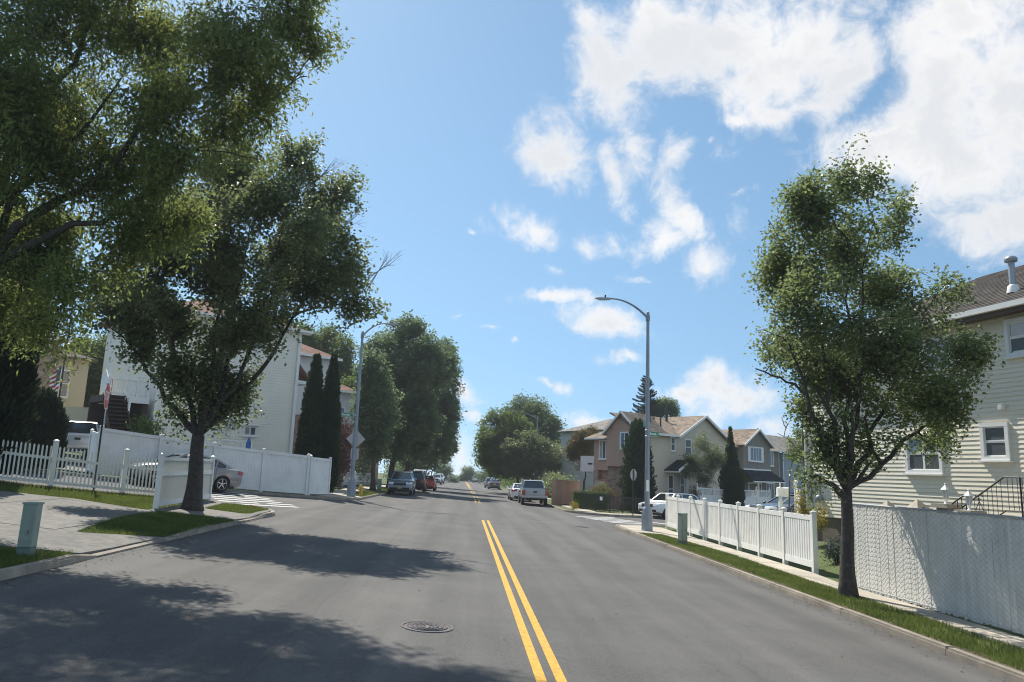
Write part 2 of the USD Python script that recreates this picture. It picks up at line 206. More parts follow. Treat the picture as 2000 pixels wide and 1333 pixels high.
def stonetex(name, cols, scale=4.0, mortar=(.3, .28, .25)):
    n = {"g": ("geometry", {}), "mp": ("mapping", {"scale": (1, 1, 1.7)}), "v": ("voronoi_texture", {"scale": scale}), "e": ("voronoi_texture", {"scale": scale, "feature": "distance_to_edge"}), "vs": ("separate_color", {}), "r": ("rgb_ramp", {"ramp": [(i / (len(cols) - 1), c) for i, c in enumerate(cols)]}), "er": ("map_range", {"from_min": .02, "from_max": .07, "to_min": 1.0, "to_max": 0.0, "clamp": True}), "m": ("mix", {"color2": mortar}), "bu": ("bump", {"strength": .8, "distance": .03}), "p": ("principled_bsdf", {"roughness": .85})}
    L = [("g.position", "mp.vector"), ("mp.vector", "v.vector"), ("mp.vector", "e.vector"), ("v.color", "vs.color"), ("vs.r", "r.fac"), ("r.color", "m.color1"), ("e.distance", "er.value"), ("er.result", "m.fac"), ("m.color", "p.base_color"), ("e.distance", "bu.height"), ("bu.normal", "p.normal")]
    return usdkit.material(stage, "/World/Looks/" + name, n, L, surface="p.BSDF")
def glassmat(name, tint=(.02, .03, .04), light=None):
    """a window seen from outside by day: the dark room or a pale blind behind a clear reflecting pane"""
    return mat(name, light or tint, rough=.04, var=.25, scale=1.5, spec=.9, coat=.6)
M = {}
M["asphalt"] = asphalt("asphalt", (.068, .067, .0655), (.136, .132, .127))
M["asphalt_side"] = asphalt("asphalt_side", (.10, .10, .105), (.17, .17, .172), seam=False)
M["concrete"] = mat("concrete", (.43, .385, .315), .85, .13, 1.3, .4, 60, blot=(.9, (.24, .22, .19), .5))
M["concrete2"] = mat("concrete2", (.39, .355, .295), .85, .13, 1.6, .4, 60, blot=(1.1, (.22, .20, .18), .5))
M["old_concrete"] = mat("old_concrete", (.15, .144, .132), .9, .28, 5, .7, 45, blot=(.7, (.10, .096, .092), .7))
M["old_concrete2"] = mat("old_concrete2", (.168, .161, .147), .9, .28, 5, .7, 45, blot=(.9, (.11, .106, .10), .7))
M["kerb"] = mat("kerb", (.30, .265, .215), .88, .28, 3.5, .6, 40, blot=(1.6, (.15, .13, .11), .8))
M["kerb2"] = mat("kerb2", (.25, .22, .18), .85, .25, 2.2, .6, 40, blot=(1.3, (.13, .115, .10), .8))
M["soil"] = mat("soil", (.10, .075, .05), .95, .3, 8, .8, 40)
M["lawn"] = mat("lawn", (.10, .125, .035), .95, .35, 1.4, .6, 90, detail=8, c2=(.045, .075, .018), blot=(.8, (.16, .13, .055), .55))
M["blade"] = leafmat("blade", [(.07, .105, .028), (.115, .16, .04), (.20, .215, .065), (.40, .31, .15)], .4, .6, .2, 1.6)
M["hill"] = mat("hill", (.10, .12, .05), .95, .3, .2)
M["yellow"] = mat("yellow", (.60, .33, .035), .75, .16, 9, .5, 90, blot=(11, (.27, .17, .06), .75))
M["white_line"] = mat("white_line", (.62, .62, .60), .75, .12, 5, .4, 90, blot=(4, (.22, .22, .22), .85))
M["iron"] = mat("iron", (.15, .137, .138), .85, .25, 22, .6, 40, metallic=.25)
M["iron_rim"] = mat("iron_rim", (.11, .104, .104), .7, .25, 12, .5, 40)
M["vinyl"] = mat("vinyl", (.79, .785, .75), .42, .04, 2, spec=.4, blot=(2.3, (.56, .53, .46), .45))
M["vinyl2"] = mat("vinyl2", (.76, .765, .75), .42, .05, 1.3, spec=.4, blot=(1.7, (.55, .54, .49), .45))
M["slat"] = mat("slat", (.70, .69, .65), .45, .06, 3, blot=(.9, (.45, .45, .42), .55)); M["slat2"] = mat("slat2", (.68, .67, .63), .45, .06, 3, blot=(.9, (.42, .42, .39), .55)); M["slat3"] = mat("slat3", (.73, .72, .68), .45, .05, 3)
M["wire"] = mat("wire", (.56, .555, .53), .5, .1, 9, metallic=.2)
M["galv"] = mat("galv", (.36, .38, .40), .45, .1, 5, metallic=.55, blot=(1.5, (.26, .27, .28), .5))
M["pole"] = mat("pole", (.25, .29, .34), .42, .07, 2.5, metallic=.3, blot=(2.2, (.19, .22, .26), .5))
M["lens"] = mat("lens", (.55, .57, .58), .2, .05)
M["bark"] = mat("bark", (.06, .05, .043), .95, .4, 9, 1.0, 26, detail=6)
M["bark_pale"] = mat("bark_pale", (.14, .12, .10), .95, .35, 7, 1.0, 26)
M["pedestal"] = mat("pedestal", (.235, .29, .24), .5, .08, 3, .15, 40, blot=(2.5, (.15, .19, .15), .5))
M["pedestal_plinth"] = mat("pedestal_plinth", (.12, .16, .13), .6, .1)
M["hydrant"] = mat("hydrant", (.62, .42, .06), .5, .1)
M["sign_green"] = mat("sign_green", (.01, .16, .09), .4, .05)
M["sign_white"] = mat("sign_white", (.82, .84, .84), .4, .03)
M["sign_red"] = mat("sign_red", (.48, .03, .03), .4, .08)
M["sign_back"] = mat("sign_back", (.52, .50, .49), .42, .08, 3, metallic=.35)
M["dark_metal"] = mat("dark_metal", (.018, .018, .02), .5, .15)
M["siding_cream"] = mat("siding_cream", (.78, .725, .60), .55, .03, .8, .1, 30)
M["siding_cream2"] = mat("siding_cream2", (.76, .705, .585), .55, .03, .8, .1, 30)
M["siding_white"] = mat("siding_white", (.85, .80, .69), .55, .03, .7)
M["siding_tan"] = mat("siding_tan", (.63, .53, .415), .6, .04, .7)
M["siding_blue"] = mat("siding_blue", (.30, .34, .40), .6, .05, .7)
M["siding_pale"] = mat("siding_pale", (.55, .56, .56), .6, .05, .7)
M["siding_beige"] = mat("siding_beige", (.50, .44, .31), .6, .05, .7)
M["stucco_pink"] = mat("stucco_pink", (.44, .295, .225), .9, .08, 1.2, .5, 60)
M["stucco_grey"] = mat("stucco_grey", (.225, .20, .175), .9, .08, 1.2, .5, 60)
M["stucco_white"] = mat("stucco_white", (.66, .64, .62), .85, .05, 1.2, .3, 60)
M["brownwall"] = mat("brownwall", (.42, .255, .19), .85, .08, 1.0, .3, 60, blot=(.6, (.27, .155, .12), .6))
M["trim"] = mat("trim", (.78, .78, .76), .45, .03, 2)
M["trim_brown"] = mat("trim_brown", (.085, .055, .04), .5, .1, 2)
M["foundation"] = mat("foundation", (.16, .13, .105), .9, .15, 2, .5, 40)
M["roof_dark"] = rooftex("roof_dark", (.045, .04, .036), (.105, .093, .083))
M["roof_tan"] = rooftex("roof_tan", (.15, .118, .09), (.32, .255, .20))
M["roof_red"] = rooftex("roof_red", (.12, .065, .05), (.25, .135, .10))
M["roof_grey"] = rooftex("roof_grey", (.13, .12, .11), (.27, .25, .225))
M["roof_black"] = rooftex("roof_black", (.02, .023, .03), (.05, .052, .062), .1)
M["stone_red"] = stonetex("stone_red", [(.20, .085, .06), (.30, .15, .11), (.40, .24, .19), (.17, .10, .085)], 4.5)
M["stone_tan"] = stonetex("stone_tan", [(.22, .14, .09), (.34, .24, .15), (.16, .10, .07), (.42, .33, .24)], 2.6)
M["stone_grey"] = stonetex("stone_grey", [(.18, .14, .105), (.27, .215, .165), (.22, .18, .15)], 3.0, (.16, .14, .12))
M["brick"] = mat("brick", (.30, .105, .065), .85, .35, 14, .5, 40)
M["mortar"] = mat("mortar", (.33, .30, .26), .9, .1)
M["cap_stone"] = mat("cap_stone", (.40, .36, .30), .85, .15, 5, .4, 40)
M["glass"] = glassmat("glass", (.025, .034, .045))
M["glass_blue"] = glassmat("glass_blue", light=(.15, .22, .30))
M["glass_blind"] = glassmat("glass_blind", light=(.30, .31, .30))
M["glass_screen"] = mat("glass_screen", (.085, .095, .10), .35, .1, 2)
M["door_brown"] = mat("door_brown", (.10, .075, .07), .6, .1)
M["wood_dark"] = mat("wood_dark", (.05, .033, .027), .7, .25, 6, .3, 30)
M["wood_orange"] = mat("wood_orange", (.34, .13, .045), .7, .2, 6)
M["tyre"] = mat("tyre", (.018, .018, .019), .85, .15)
M["rim"] = mat("rim", (.55, .56, .57), .3, .05, metallic=.8)
M["rim_dark"] = mat("rim_dark", (.05, .05, .055), .4, .1, metallic=.5)
M["car_glass"] = glassmat("car_glass", (.012, .016, .02))
M["car_black"] = mat("car_black", (.012, .012, .013), .55, .1)
M["head"] = mat("head", (.72, .74, .76), .08, .05, spec=.9, coat=.8)
M["tail"] = mat("tail", (.30, .012, .012), .15, .1, coat=.8)
M["amber"] = mat("amber", (.55, .18, .02), .2, .05)
M["plate"] = mat("plate", (.62, .50, .18), .5, .1)
M["plate_white"] = mat("plate_white", (.70, .70, .70), .5, .1)
def paint(name, c, met=.3): return mat("paint_" + name, c, .3, .02, .7, metallic=met, coat=1.0)
for k, c in dict(grey=(.25, .235, .245), white=(.78, .78, .77), blue=(.21, .29, .35), navy=(.012, .018, .04), silver=(.45, .47, .50), red=(.38, .02, .025), maroon=(.05, .02, .025), black=(.012, .012, .014), pewter=(.32, .33, .35), darkgrey=(.10, .115, .13)).items(): M["paint_" + k] = paint(k, c, .1 if k in ("white", "black", "red", "navy") else .45)
M["leaf_pear"] = leafmat("leaf_pear", [(0.093, 0.13, 0.053), (0.153, 0.209, 0.077), (0.225, 0.27, 0.092), (0.38, 0.349, 0.131)], 0.56, .38, .55)
M["leaf_pear2"] = leafmat("leaf_pear2", [(0.098, 0.129, 0.06), (0.151, 0.198, 0.083), (0.228, 0.257, 0.104), (0.38, 0.313, 0.162)], 0.54, .38, .55)
M["leaf_oak"] = leafmat("leaf_oak", [(0.11, 0.152, 0.047), (0.168, 0.221, 0.063), (0.248, 0.296, 0.088), (0.38, 0.38, 0.149)], 0.56, .42, .45)
M["leaf_far"] = leafmat("leaf_far", [(0.084, 0.141, 0.064), (0.135, 0.197, 0.09), (0.186, 0.255, 0.116), (0.252, 0.296, 0.136)], 0.46)
M["leaf_light"] = leafmat("leaf_light", [(0.076, 0.127, 0.032), (0.113, 0.177, 0.037), (0.164, 0.221, 0.051), (0.24, 0.253, 0.063)], 0.46)
M["leaf_maple"] = leafmat("leaf_maple", [(.045, .018, .016), (.075, .028, .022), (.10, .05, .03), (.05, .05, .025)], .3)
M["leaf_bronze"] = leafmat("leaf_bronze", [(0.072, 0.084, 0.024), (0.132, 0.108, 0.036), (0.192, 0.12, 0.042), (0.084, 0.108, 0.036)], 0.4)
M["leaf_conifer"] = leafmat("leaf_conifer", [(0.024, 0.051, 0.024), (0.037, 0.071, 0.031), (0.054, 0.093, 0.034), (0.085, 0.119, 0.037)], 0.2, .7, .2)
M["leaf_dark"] = leafmat("leaf_dark", [(0.018, 0.033, 0.018), (0.03, 0.051, 0.024), (0.045, 0.068, 0.03), (0.068, 0.053, 0.03)], 0.2, .7, .2)
M["leaf_spruce"] = leafmat("leaf_spruce", [(.02, .042, .028), (.032, .055, .035), (.045, .07, .04)], .1, .7, .2)
M["leaf_blue"] = leafmat("leaf_blue", [(.07, .10, .095), (.11, .15, .14), (.16, .20, .18)], .1, .7, .2)
M["leaf_gold"] = leafmat("leaf_gold", [(.20, .20, .03), (.32, .27, .04), (.45, .34, .05), (.14, .17, .03)], .35)
M["leaf_hedge"] = leafmat("leaf_hedge", [(.05, .085, .02), (.08, .12, .03), (.13, .17, .04)], .3)
# ---------------- ground, roads, pavements
def drape(poly, zf, size=1.5, dz=0.0):
    mb = MB()
    for g in getattr(poly, "geoms", [poly]):
        if g.is_empty or g.geom_type != "Polygon" or g.area < 1e-4: continue
        v, f = trimesh.creation.triangulate_polygon(g.segmentize(size), engine="earcut")
        v, f = trimesh.remesh.subdivide_to_size(np.c_[v, np.zeros(len(v))], f, size, max_iter=12)[:2]
        a = v[f]; cr = np.cross(a[:, 1] - a[:, 0], a[:, 2] - a[:, 0])[:, 2]; f = np.where((cr < 0)[:, None], f[:, ::-1], f)
        v = v.copy(); v[:, 2] = zf(v[:, 0], v[:, 1]) + dz; mb.add((v, f))
    return mb.get()
def plate_on(poly, zf, top, th, seg=1.0):
    """a flat piece lying on the land: top at zf + top"""
    mb = MB()
    for g in getattr(poly, "geoms", [poly]):
        if g.is_empty or g.geom_type != "Polygon" or g.area < 1e-4: continue
        v, f = prism(list(g.segmentize(seg).exterior.coords)[:-1], 1.0) if not g.interiors else (lambda m: (np.array(m.vertices), np.array(m.faces)))(trimesh.creation.extrude_polygon(g.segmentize(seg), 1.0, engine="earcut"))
        v = v.copy(); v[:, 2] = zf(v[:, 0], v[:, 1]) + top - th * (1 - v[:, 2]); mb.add((v, f))
    return mb.get()
d48 = np.array([math.sin(math.radians(48)), math.cos(math.radians(48))]); d52 = np.array([math.sin(math.radians(53)), math.cos(math.radians(53))])
def strip(a, b, d, t0, t1):
    a, b = np.array(a), np.array(b); return sg.Polygon([a + d * t0, a + d * t1, b + d * t1, b + d * t0])
main_road = sg.Polygon([(-6.35, -14), (-6.4, 28.5), (-5.75, 40), (-5.55, 60), (-5.6, 110), (-6.1, 170), (-6.5, 300), (5.2, 300), (5.45, 170), (5.6, 110), (5.7, 84), (6.3, 64), (6.45, 47), (7.05, 35), (7.0, -14)])
road = so.unary_union([main_road, strip((-9.3, 29.0), (-7.8, 39.6), d48, -62, 9), strip((8.4, 37.0), (9.0, 46.1), d52, -6, 70)]).buffer(2.4, 12).buffer(-2.4, 12).simplify(.02)
road = max(getattr(road, "geoms", [road]), key=lambda g: g.area) if road.geom_type != "Polygon" else road
single("road", drape(road, H, 2.2), M["asphalt"], None, None, kind="structure", smooth=True)
kerb = road.buffer(.17, join_style="mitre").difference(road).intersection(sg.box(-70, -13.5, 70, 290))
for g in kerb.geoms if hasattr(kerb, "geoms") else [kerb]:
    k = thing("kerb", None, None, kind="structure"); gx0, gy0, gx1, gy1 = g.bounds; st, y = random.Random(9), gy0
    while y < gy1:
        ln = 3.05 if y < 60 else 12; wd = 9 if y < 60 else 200
        for x in np.arange(-72, 72, wd):
            c = g.intersection(sg.box(x, y, x + wd, y + ln)).buffer(-.006)
            for q in getattr(c, "geoms", [c]):
                if q.geom_type == "Polygon" and q.area > .01: dz_ = st.uniform(-.008, .008); w_ = MB().add(plate_on(q, E, -.03 + dz_, .30, .8)).add(plate_on(q.buffer(-.022), E, .004 + dz_, .034, .8)); part(k, "kerb_stone", w_, M[st.choice(["kerb", "kerb", "kerb2"])])
        y += ln
near = sg.box(-75, -14, 75, 298).difference(road.buffer(.15))
single("ground", drape(near, E, 4.0, -.05), M["lawn"], None, None, kind="structure", smooth=True)
def far_land():
    xs = np.r_[-1600, -900, -500, -300, -200, -140, np.arange(-100, 101, 10), 140, 200, 300, 500, 900, 1600.]; ys = np.r_[-400, -150, -60, np.arange(-14, 310, 12), 298, 330, 380, 450, 600, 900, 1600.]; ys = np.unique(ys)
    X, Y = np.meshgrid(xs, ys); hole = (np.abs(X) <= 74) & (Y > -13) & (Y < 297); Z = np.where(hole, H(np.clip(X, -74, 74), Y) - 3.0, E(np.clip(X, -80, 80), Y) - .1)
    v = np.stack([X, Y, Z], -1).reshape(-1, 3); w = len(xs); i, j = np.meshgrid(np.arange(len(ys) - 1), np.arange(w - 1), indexing="ij")
    q = np.stack([i * w + j, i * w + j + 1, (i + 1) * w + j + 1, (i + 1) * w + j], -1).reshape(-1, 4); return v, np.vstack([q[:, [0, 1, 2]], q[:, [0, 2, 3]]])
single("hills", far_land(), M["hill"], None, None, kind="structure", smooth=True)

# pavements, slab by slab
mound = sg.Polygon([(-7.8, 16.4), (-6.56, 17.5), (-6.57, 21.9), (-7.3, 22.35), (-8.55, 22.3), (-8.5, 20.0), (-8.15, 18.0)]).buffer(.15)
patch = sg.Polygon([(-8.15, 25.0), (-6.95, 24.9), (-6.95, 27.2), (-7.4, 27.9), (-8.45, 27.9)]).buffer(-.2).buffer(.35)
left_walk = sg.Polygon([(-30, 13.0), (-8.0, 13.35), (-6.56, 13.7), (-6.57, 28.0), (-6.9, 29.2), (-8.2, 29.75), (-9.3, 28.75), (-9.0, 22.3), (-11.3, 22.8), (-13.0, 22.0), (-30, 22.6)]).difference(mound).difference(patch).difference(road.buffer(.17))
right_walk = sg.Polygon([(8.42, 1), (9.14, 1), (9.14, 18.2), (9.42, 20), (9.48, 36.0), (8.6, 36.6), (7.2, 35.2), (7.22, 31.2), (8.2, 31.0), (8.62, 24), (8.42, 18)]).difference(road.buffer(.17))
lf_walk = sg.Polygon([(-5.9, 41.0), (-5.74, 44.0), (-7.1, 44.6), (-7.05, 130), (-8.3, 130), (-8.35, 45.5), (-7.9, 41.0), (-7.0, 40.2)]).difference(road.buffer(.17))
rf_walk = sg.Polygon([(7.3, 48.6), (8.6, 48.2), (8.5, 130), (7.2, 130)]).difference(road.buffer(.17)).difference(sg.box(0, 56.5, 20, 71))
rf_walk2 = strip((9.0, 46.6), (8.2, 47.7), d52, -1.0, 20).difference(road.buffer(.17)).difference(rf_walk)
def pave(name, poly, sx, sy, m1, m2, seed):
    rg = random.Random(seed); t = thing(name, None, None, kind="structure")
    x0, y0, x1, y1 = poly.bounds
    for i in range(int((x1 - x0) / sx) + 1):
        for j in range(int((y1 - y0) / sy) + 1):
            c = poly.intersection(sg.box(x0 + i * sx, y0 + j * sy, x0 + (i + 1) * sx, y0 + (j + 1) * sy)).buffer(-.009)
            for g in getattr(c, "geoms", [c]):
                if g.geom_type == "Polygon" and g.area > .03: part(t, "slab", plate_on(g, E, .012 + rg.uniform(-.004, .004), .07, 2.0), rg.choice([m1, m1, m2]))
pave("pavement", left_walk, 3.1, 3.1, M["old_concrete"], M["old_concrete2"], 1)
pave("pavement", right_walk, 1.5, 1.5, M["concrete"], M["concrete2"], 2)
pave("pavement", lf_walk, 1.5, 3.0, M["concrete"], M["concrete2"], 3)
pave("pavement", rf_walk, 1.5, 3.0, M["concrete"], M["concrete2"], 4)
pave("pavement", rf_walk2, 2.0, 2.0, M["concrete"], M["concrete2"], 5)
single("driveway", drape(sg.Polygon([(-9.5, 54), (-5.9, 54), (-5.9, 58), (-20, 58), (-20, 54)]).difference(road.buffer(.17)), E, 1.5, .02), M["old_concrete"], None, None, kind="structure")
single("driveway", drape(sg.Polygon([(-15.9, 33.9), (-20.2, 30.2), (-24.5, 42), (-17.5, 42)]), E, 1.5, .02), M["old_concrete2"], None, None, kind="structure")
single("tactile_pad", plate_on(sg.Polygon([(-7.35, 28.75), (-6.85, 28.3), (-7.35, 27.9), (-8.3, 29.0), (-7.9, 29.4)]).intersection(left_walk.buffer(.2)), E, .022, .02), mat("tactile_red", (.34, .15, .12), .8, .1), None, None, kind="structure")

# painted lines and iron covers
def ribbon(pts, w, dz=.006):
    ln = sg.LineString(pts).segmentize(1.0); return plate_on(ln.buffer(w / 2, cap_style="flat", join_style="mitre"), H, dz, .012, 1.0)
yl = thing("centre_line", None, None, kind="structure")
cx = lambda y: .99 - .0000225 * max(0, y - 45) ** 2 * (1 if y < 250 else 1)
for s in (-.105, .105):
    part(yl, "yellow_stripe", ribbon([(.99 + s, -8), (.99 + s * 1.05, 33.4)], .112), M["yellow"])
    part(yl, "yellow_stripe", ribbon([(cx(y) + s * 1.25, y) for y in range(53, 222, 4)], .14), M["yellow"])
cw = thing("crosswalk", None, None, kind="structure")
n48 = np.array([-d48[1], d48[0]])
for k in range(7):
    a = np.array([-9.15, 29.75]) + n48 * (k * 1.02 - .1) + np.array([.12, .12]) * k
    for t0, t1 in ([(0.1, 3.1)] if k not in (1, 4) else [(0, 1.7), (2.1, 3.3)]):
        part(cw, "white_stripe", ribbon([a + d48 * t0, a + d48 * t1], .32, .006), M["white_line"])
cw2 = thing("crosswalk", None, None, kind="structure"); n52 = np.array([-d52[1], d52[0]])
for k in range(7):
    a = np.array([8.5, 37.4]) + n52 * (k * .98 + .2) + np.array([.55, .28]) * k * .5
    part(cw2, "white_stripe", ribbon([a + d52 * .0, a + d52 * 3.2], .34, .006), M["white_line"])
part(cw2, "stop_line", ribbon([(12.6, 40.7), (10.6, 43.4)], .4, .006), M["white_line"])
def cover(x, y, r, label, seed):
    t = thing("manhole_cover", label, "manhole cover", (x, y, float(H(x, y))))
    tl = lambda m: (m[0] + np.c_[np.zeros((len(m[0]), 2)), H(x + m[0][:, 0], y + m[0][:, 1]) - H(x, y)], m[1])
    part(t, "rim", tl(lathe([(r * 1.0, .003), (r * 1.02, .012), (r * 1.09, .012), (r * 1.12, -.02)], 40)), M["iron_rim"])
    part(t, "lid", tl(lathe([(0.0001, .006), (r * .97, .006), (r * .985, -.01)], 40)), M["iron"])
    mb = MB(); rg = random.Random(seed)
    for q, nn in ((.25, 6), (.45, 11), (.65, 16), (.84, 21)):
        for i in range(nn):
            a = 2 * math.pi * (i + .5 * (nn % 2)) / nn; w = r * .085
            mb.add(tube([(r * q * math.cos(a - .17), r * q * math.sin(a - .17), .006), (r * q * math.cos(a + .17), r * q * math.sin(a + .17), .006)], w * .55, 5))
    for q in (.36, .55, .75): mb.add(lathe([(r * q - .012, .005), (r * q - .006, .013), (r * q + .006, .013), (r * q + .012, .005)], 40))
    part(t, "raised_pattern", tl((mb.get().vertices.copy(), mb.get().faces)), M["iron"])
cover(-.40, 10.32, .315, "round iron manhole cover in the road left of the yellow centre line", 3)
cover(5.35, 34.0, .30, "flush iron cover in the road towards the right lamp post", 4)

# grass blades where the verges are near
def blades(poly, dens, h, seed, dz=0.0):
    rg = np.random.default_rng(seed); x0, y0, x1, y1 = poly.bounds; n = int((x1 - x0) * (y1 - y0) * dens)
    p = np.c_[rg.uniform(x0, x1, n), rg.uniform(y0, y1, n)]; p = p[shapely.contains_xy(poly, p[:, 0], p[:, 1])]
    k = meshkit.fbm(np.c_[p * 1.6, np.zeros(len(p))], 3, seed); p = p[rg.random(len(p)) < np.clip(.35 + 1.3 * (k - .3), .1, 1)]; n = len(p)
    a = rg.uniform(0, 2 * np.pi, n); hh = h * rg.uniform(.5, 1.3, n); le = rg.normal(0, .5, (n, 2)) * hh[:, None]; w = .006 + .004 * rg.random(n)
    z = E(p[:, 0], p[:, 1]) - .03 + dz
    b0 = np.c_[p[:, 0] - w * np.cos(a), p[:, 1] - w * np.sin(a), z]; b1 = np.c_[p[:, 0] + w * np.cos(a), p[:, 1] + w * np.sin(a), z]; tp = np.c_[p + le, z + hh + .03]
    v = np.stack([b0, b1, tp], 1).reshape(-1, 3); return v, np.arange(3 * n).reshape(-1, 3)
rgk = random.Random(12); soil = [(7.165, 3 + .35 * i) for i in range(80)] + [(7.20 + abs(rgk.gauss(.09, .10)), 3 + .35 * i) for i in range(79, -1, -1)]
single("bare_soil", plate_on(sg.Polygon(soil), E, .004, .03, 3.0), M["soil"], "thin strip of bare soil and dry grass along the right kerb", "soil", kind="stuff")
R_verge = sg.Polygon([(7.17, 1), (8.42, 1), (8.42, 18), (8.6, 24), (8.2, 30.9), (7.22, 31.0), (7.2, 20)])
L_strip = sg.Polygon([(-6.53, 4), (-6.53, 13.5), (-7.9, 13.2), (-8.4, 4)])
L_lawn = sg.Polygon([(-9.12, 22.4), (-9.38, 28.6), (-13.9, 24.7), (-16.5, 25.0), (-16.5, 22.2), (-13.0, 22.1), (-11.3, 22.9)])
LF_verge = sg.Polygon([(-5.76, 44.6), (-5.75, 75), (-7.0, 75), (-7.05, 44.9)])
for nm, po, de, hh, se in (("verge_grass", R_verge, 2300, .055, 1), ("verge_grass", L_strip, 2300, .06, 2), ("verge_grass", mound, 2000, .055, 3), ("verge_grass", patch, 1800, .055, 4), ("lawn_grass", L_lawn, 1500, .07, 5), ("verge_grass", LF_verge, 500, .07, 6)):
    single(nm, blades(po, de, hh, se), M["blade"], {1: "mown grass strip between right kerb and pavement", 2: "mown grass strip round the near left utility box", 3: "grass mound at the foot of the left street tree", 4: "small grass patch in the left pavement corner", 5: "sunny lawn in front of the white picket fence", 6: "grass strip by the far left kerb"}[se], "grass", kind="stuff")
def litter():
    rg = np.random.default_rng(8); mb = MB()
    for i in range(620):
        s = rg.random(); 
        x, y = ((7.0 - abs(rg.normal(0, .22)), rg.uniform(6, 34)) if s < .5 else (-6.3 + abs(rg.normal(0, .25)), rg.uniform(8, 28)) if s < .85 else (rg.uniform(-5, 6), rg.uniform(7, 25)))
        a = rg.uniform(0, 6.28); l = rg.uniform(.012, .03); z = float(H(x, y)) + .006; c, d = math.cos(a) * l, math.sin(a) * l
        mb.add((np.array([[x - c, y - d, z], [x + d * .5, y - c * .5, z + .008], [x + c, y + d, z + .004], [x - d * .5, y + c * .5, z + .01]]), np.array([[0, 1, 2], [0, 2, 3]])))
    return mb
single("fallen_leaves", litter(), leafmat("leaf_dry", [(.10, .065, .03), (.20, .13, .06), (.30, .22, .12)], .2), "dry leaves and crumbs scattered along the kerbs", "leaves", kind="stuff")
# ---------------- trees and plants
def leaf_mesh(c, nrm_up, n_per, sig, size, rg, aspect=.55, droop=.35, flat=.55):
    """n_per leaves round every clump centre: each leaf two triangles folded along its midrib"""
    c = np.repeat(c, n_per, 0); n = len(c); p = c + rg.normal(0, 1, (n, 3)) * sig
    L = size * rg.uniform(.65, 1.25, n)
    a = rg.uniform(0, 2 * np.pi, n); dr = rg.normal(-droop, .45, n)
    t = np.c_[np.cos(a) * np.cos(dr), np.sin(a) * np.cos(dr), np.sin(dr)]
    up = rg.normal(0, 1, (n, 3)) * (1 - flat) + np.array([0, 0, flat]); s = np.cross(t, up); s /= np.linalg.norm(s, axis=1, keepdims=True) + 1e-9; w = np.cross(s, t)
    k = lambda q: q[:, None] * L[:, None] if np.ndim(q) == 1 else q * L[:, None]
    b = p; l = p + k(t) * .45 + k(s) * aspect * .5 + k(w) * .10; r = p + k(t) * .45 - k(s) * aspect * .5 + k(w) * .10; e = p + k(t)
    v = np.stack([b, l, e, r], 1).reshape(-1, 3); i = np.arange(n)[:, None] * 4
    return v, np.vstack([i + [0, 1, 2], i + [0, 2, 3]])
def in_lobes(lobes, n, rg, shell=.45, gap=.42, gs=.8, seed=0):
    """points spread through ellipsoid lobes (x, y, z, rx, ry, rz), thinned by noise so that gaps and clumps form"""
    lb = np.array(lobes, float); w = lb[:, 3] * lb[:, 4] * lb[:, 5]; w = w ** .68 / (w ** .68).sum()
    out = []
    while sum(map(len, out)) < n:
        m = n * 2; i = rg.choice(len(lb), m, p=w); d = rg.normal(0, 1, (m, 3)); d /= np.linalg.norm(d, axis=1, keepdims=True); u = rg.random(m) ** shell
        q = lb[i, :3] + d * u[:, None] * lb[i, 3:]
        k = meshkit.fbm(q * gs + 31.7 * seed, 2, seed); out.append(q[k > gap])
    return np.vstack(out)[:n]
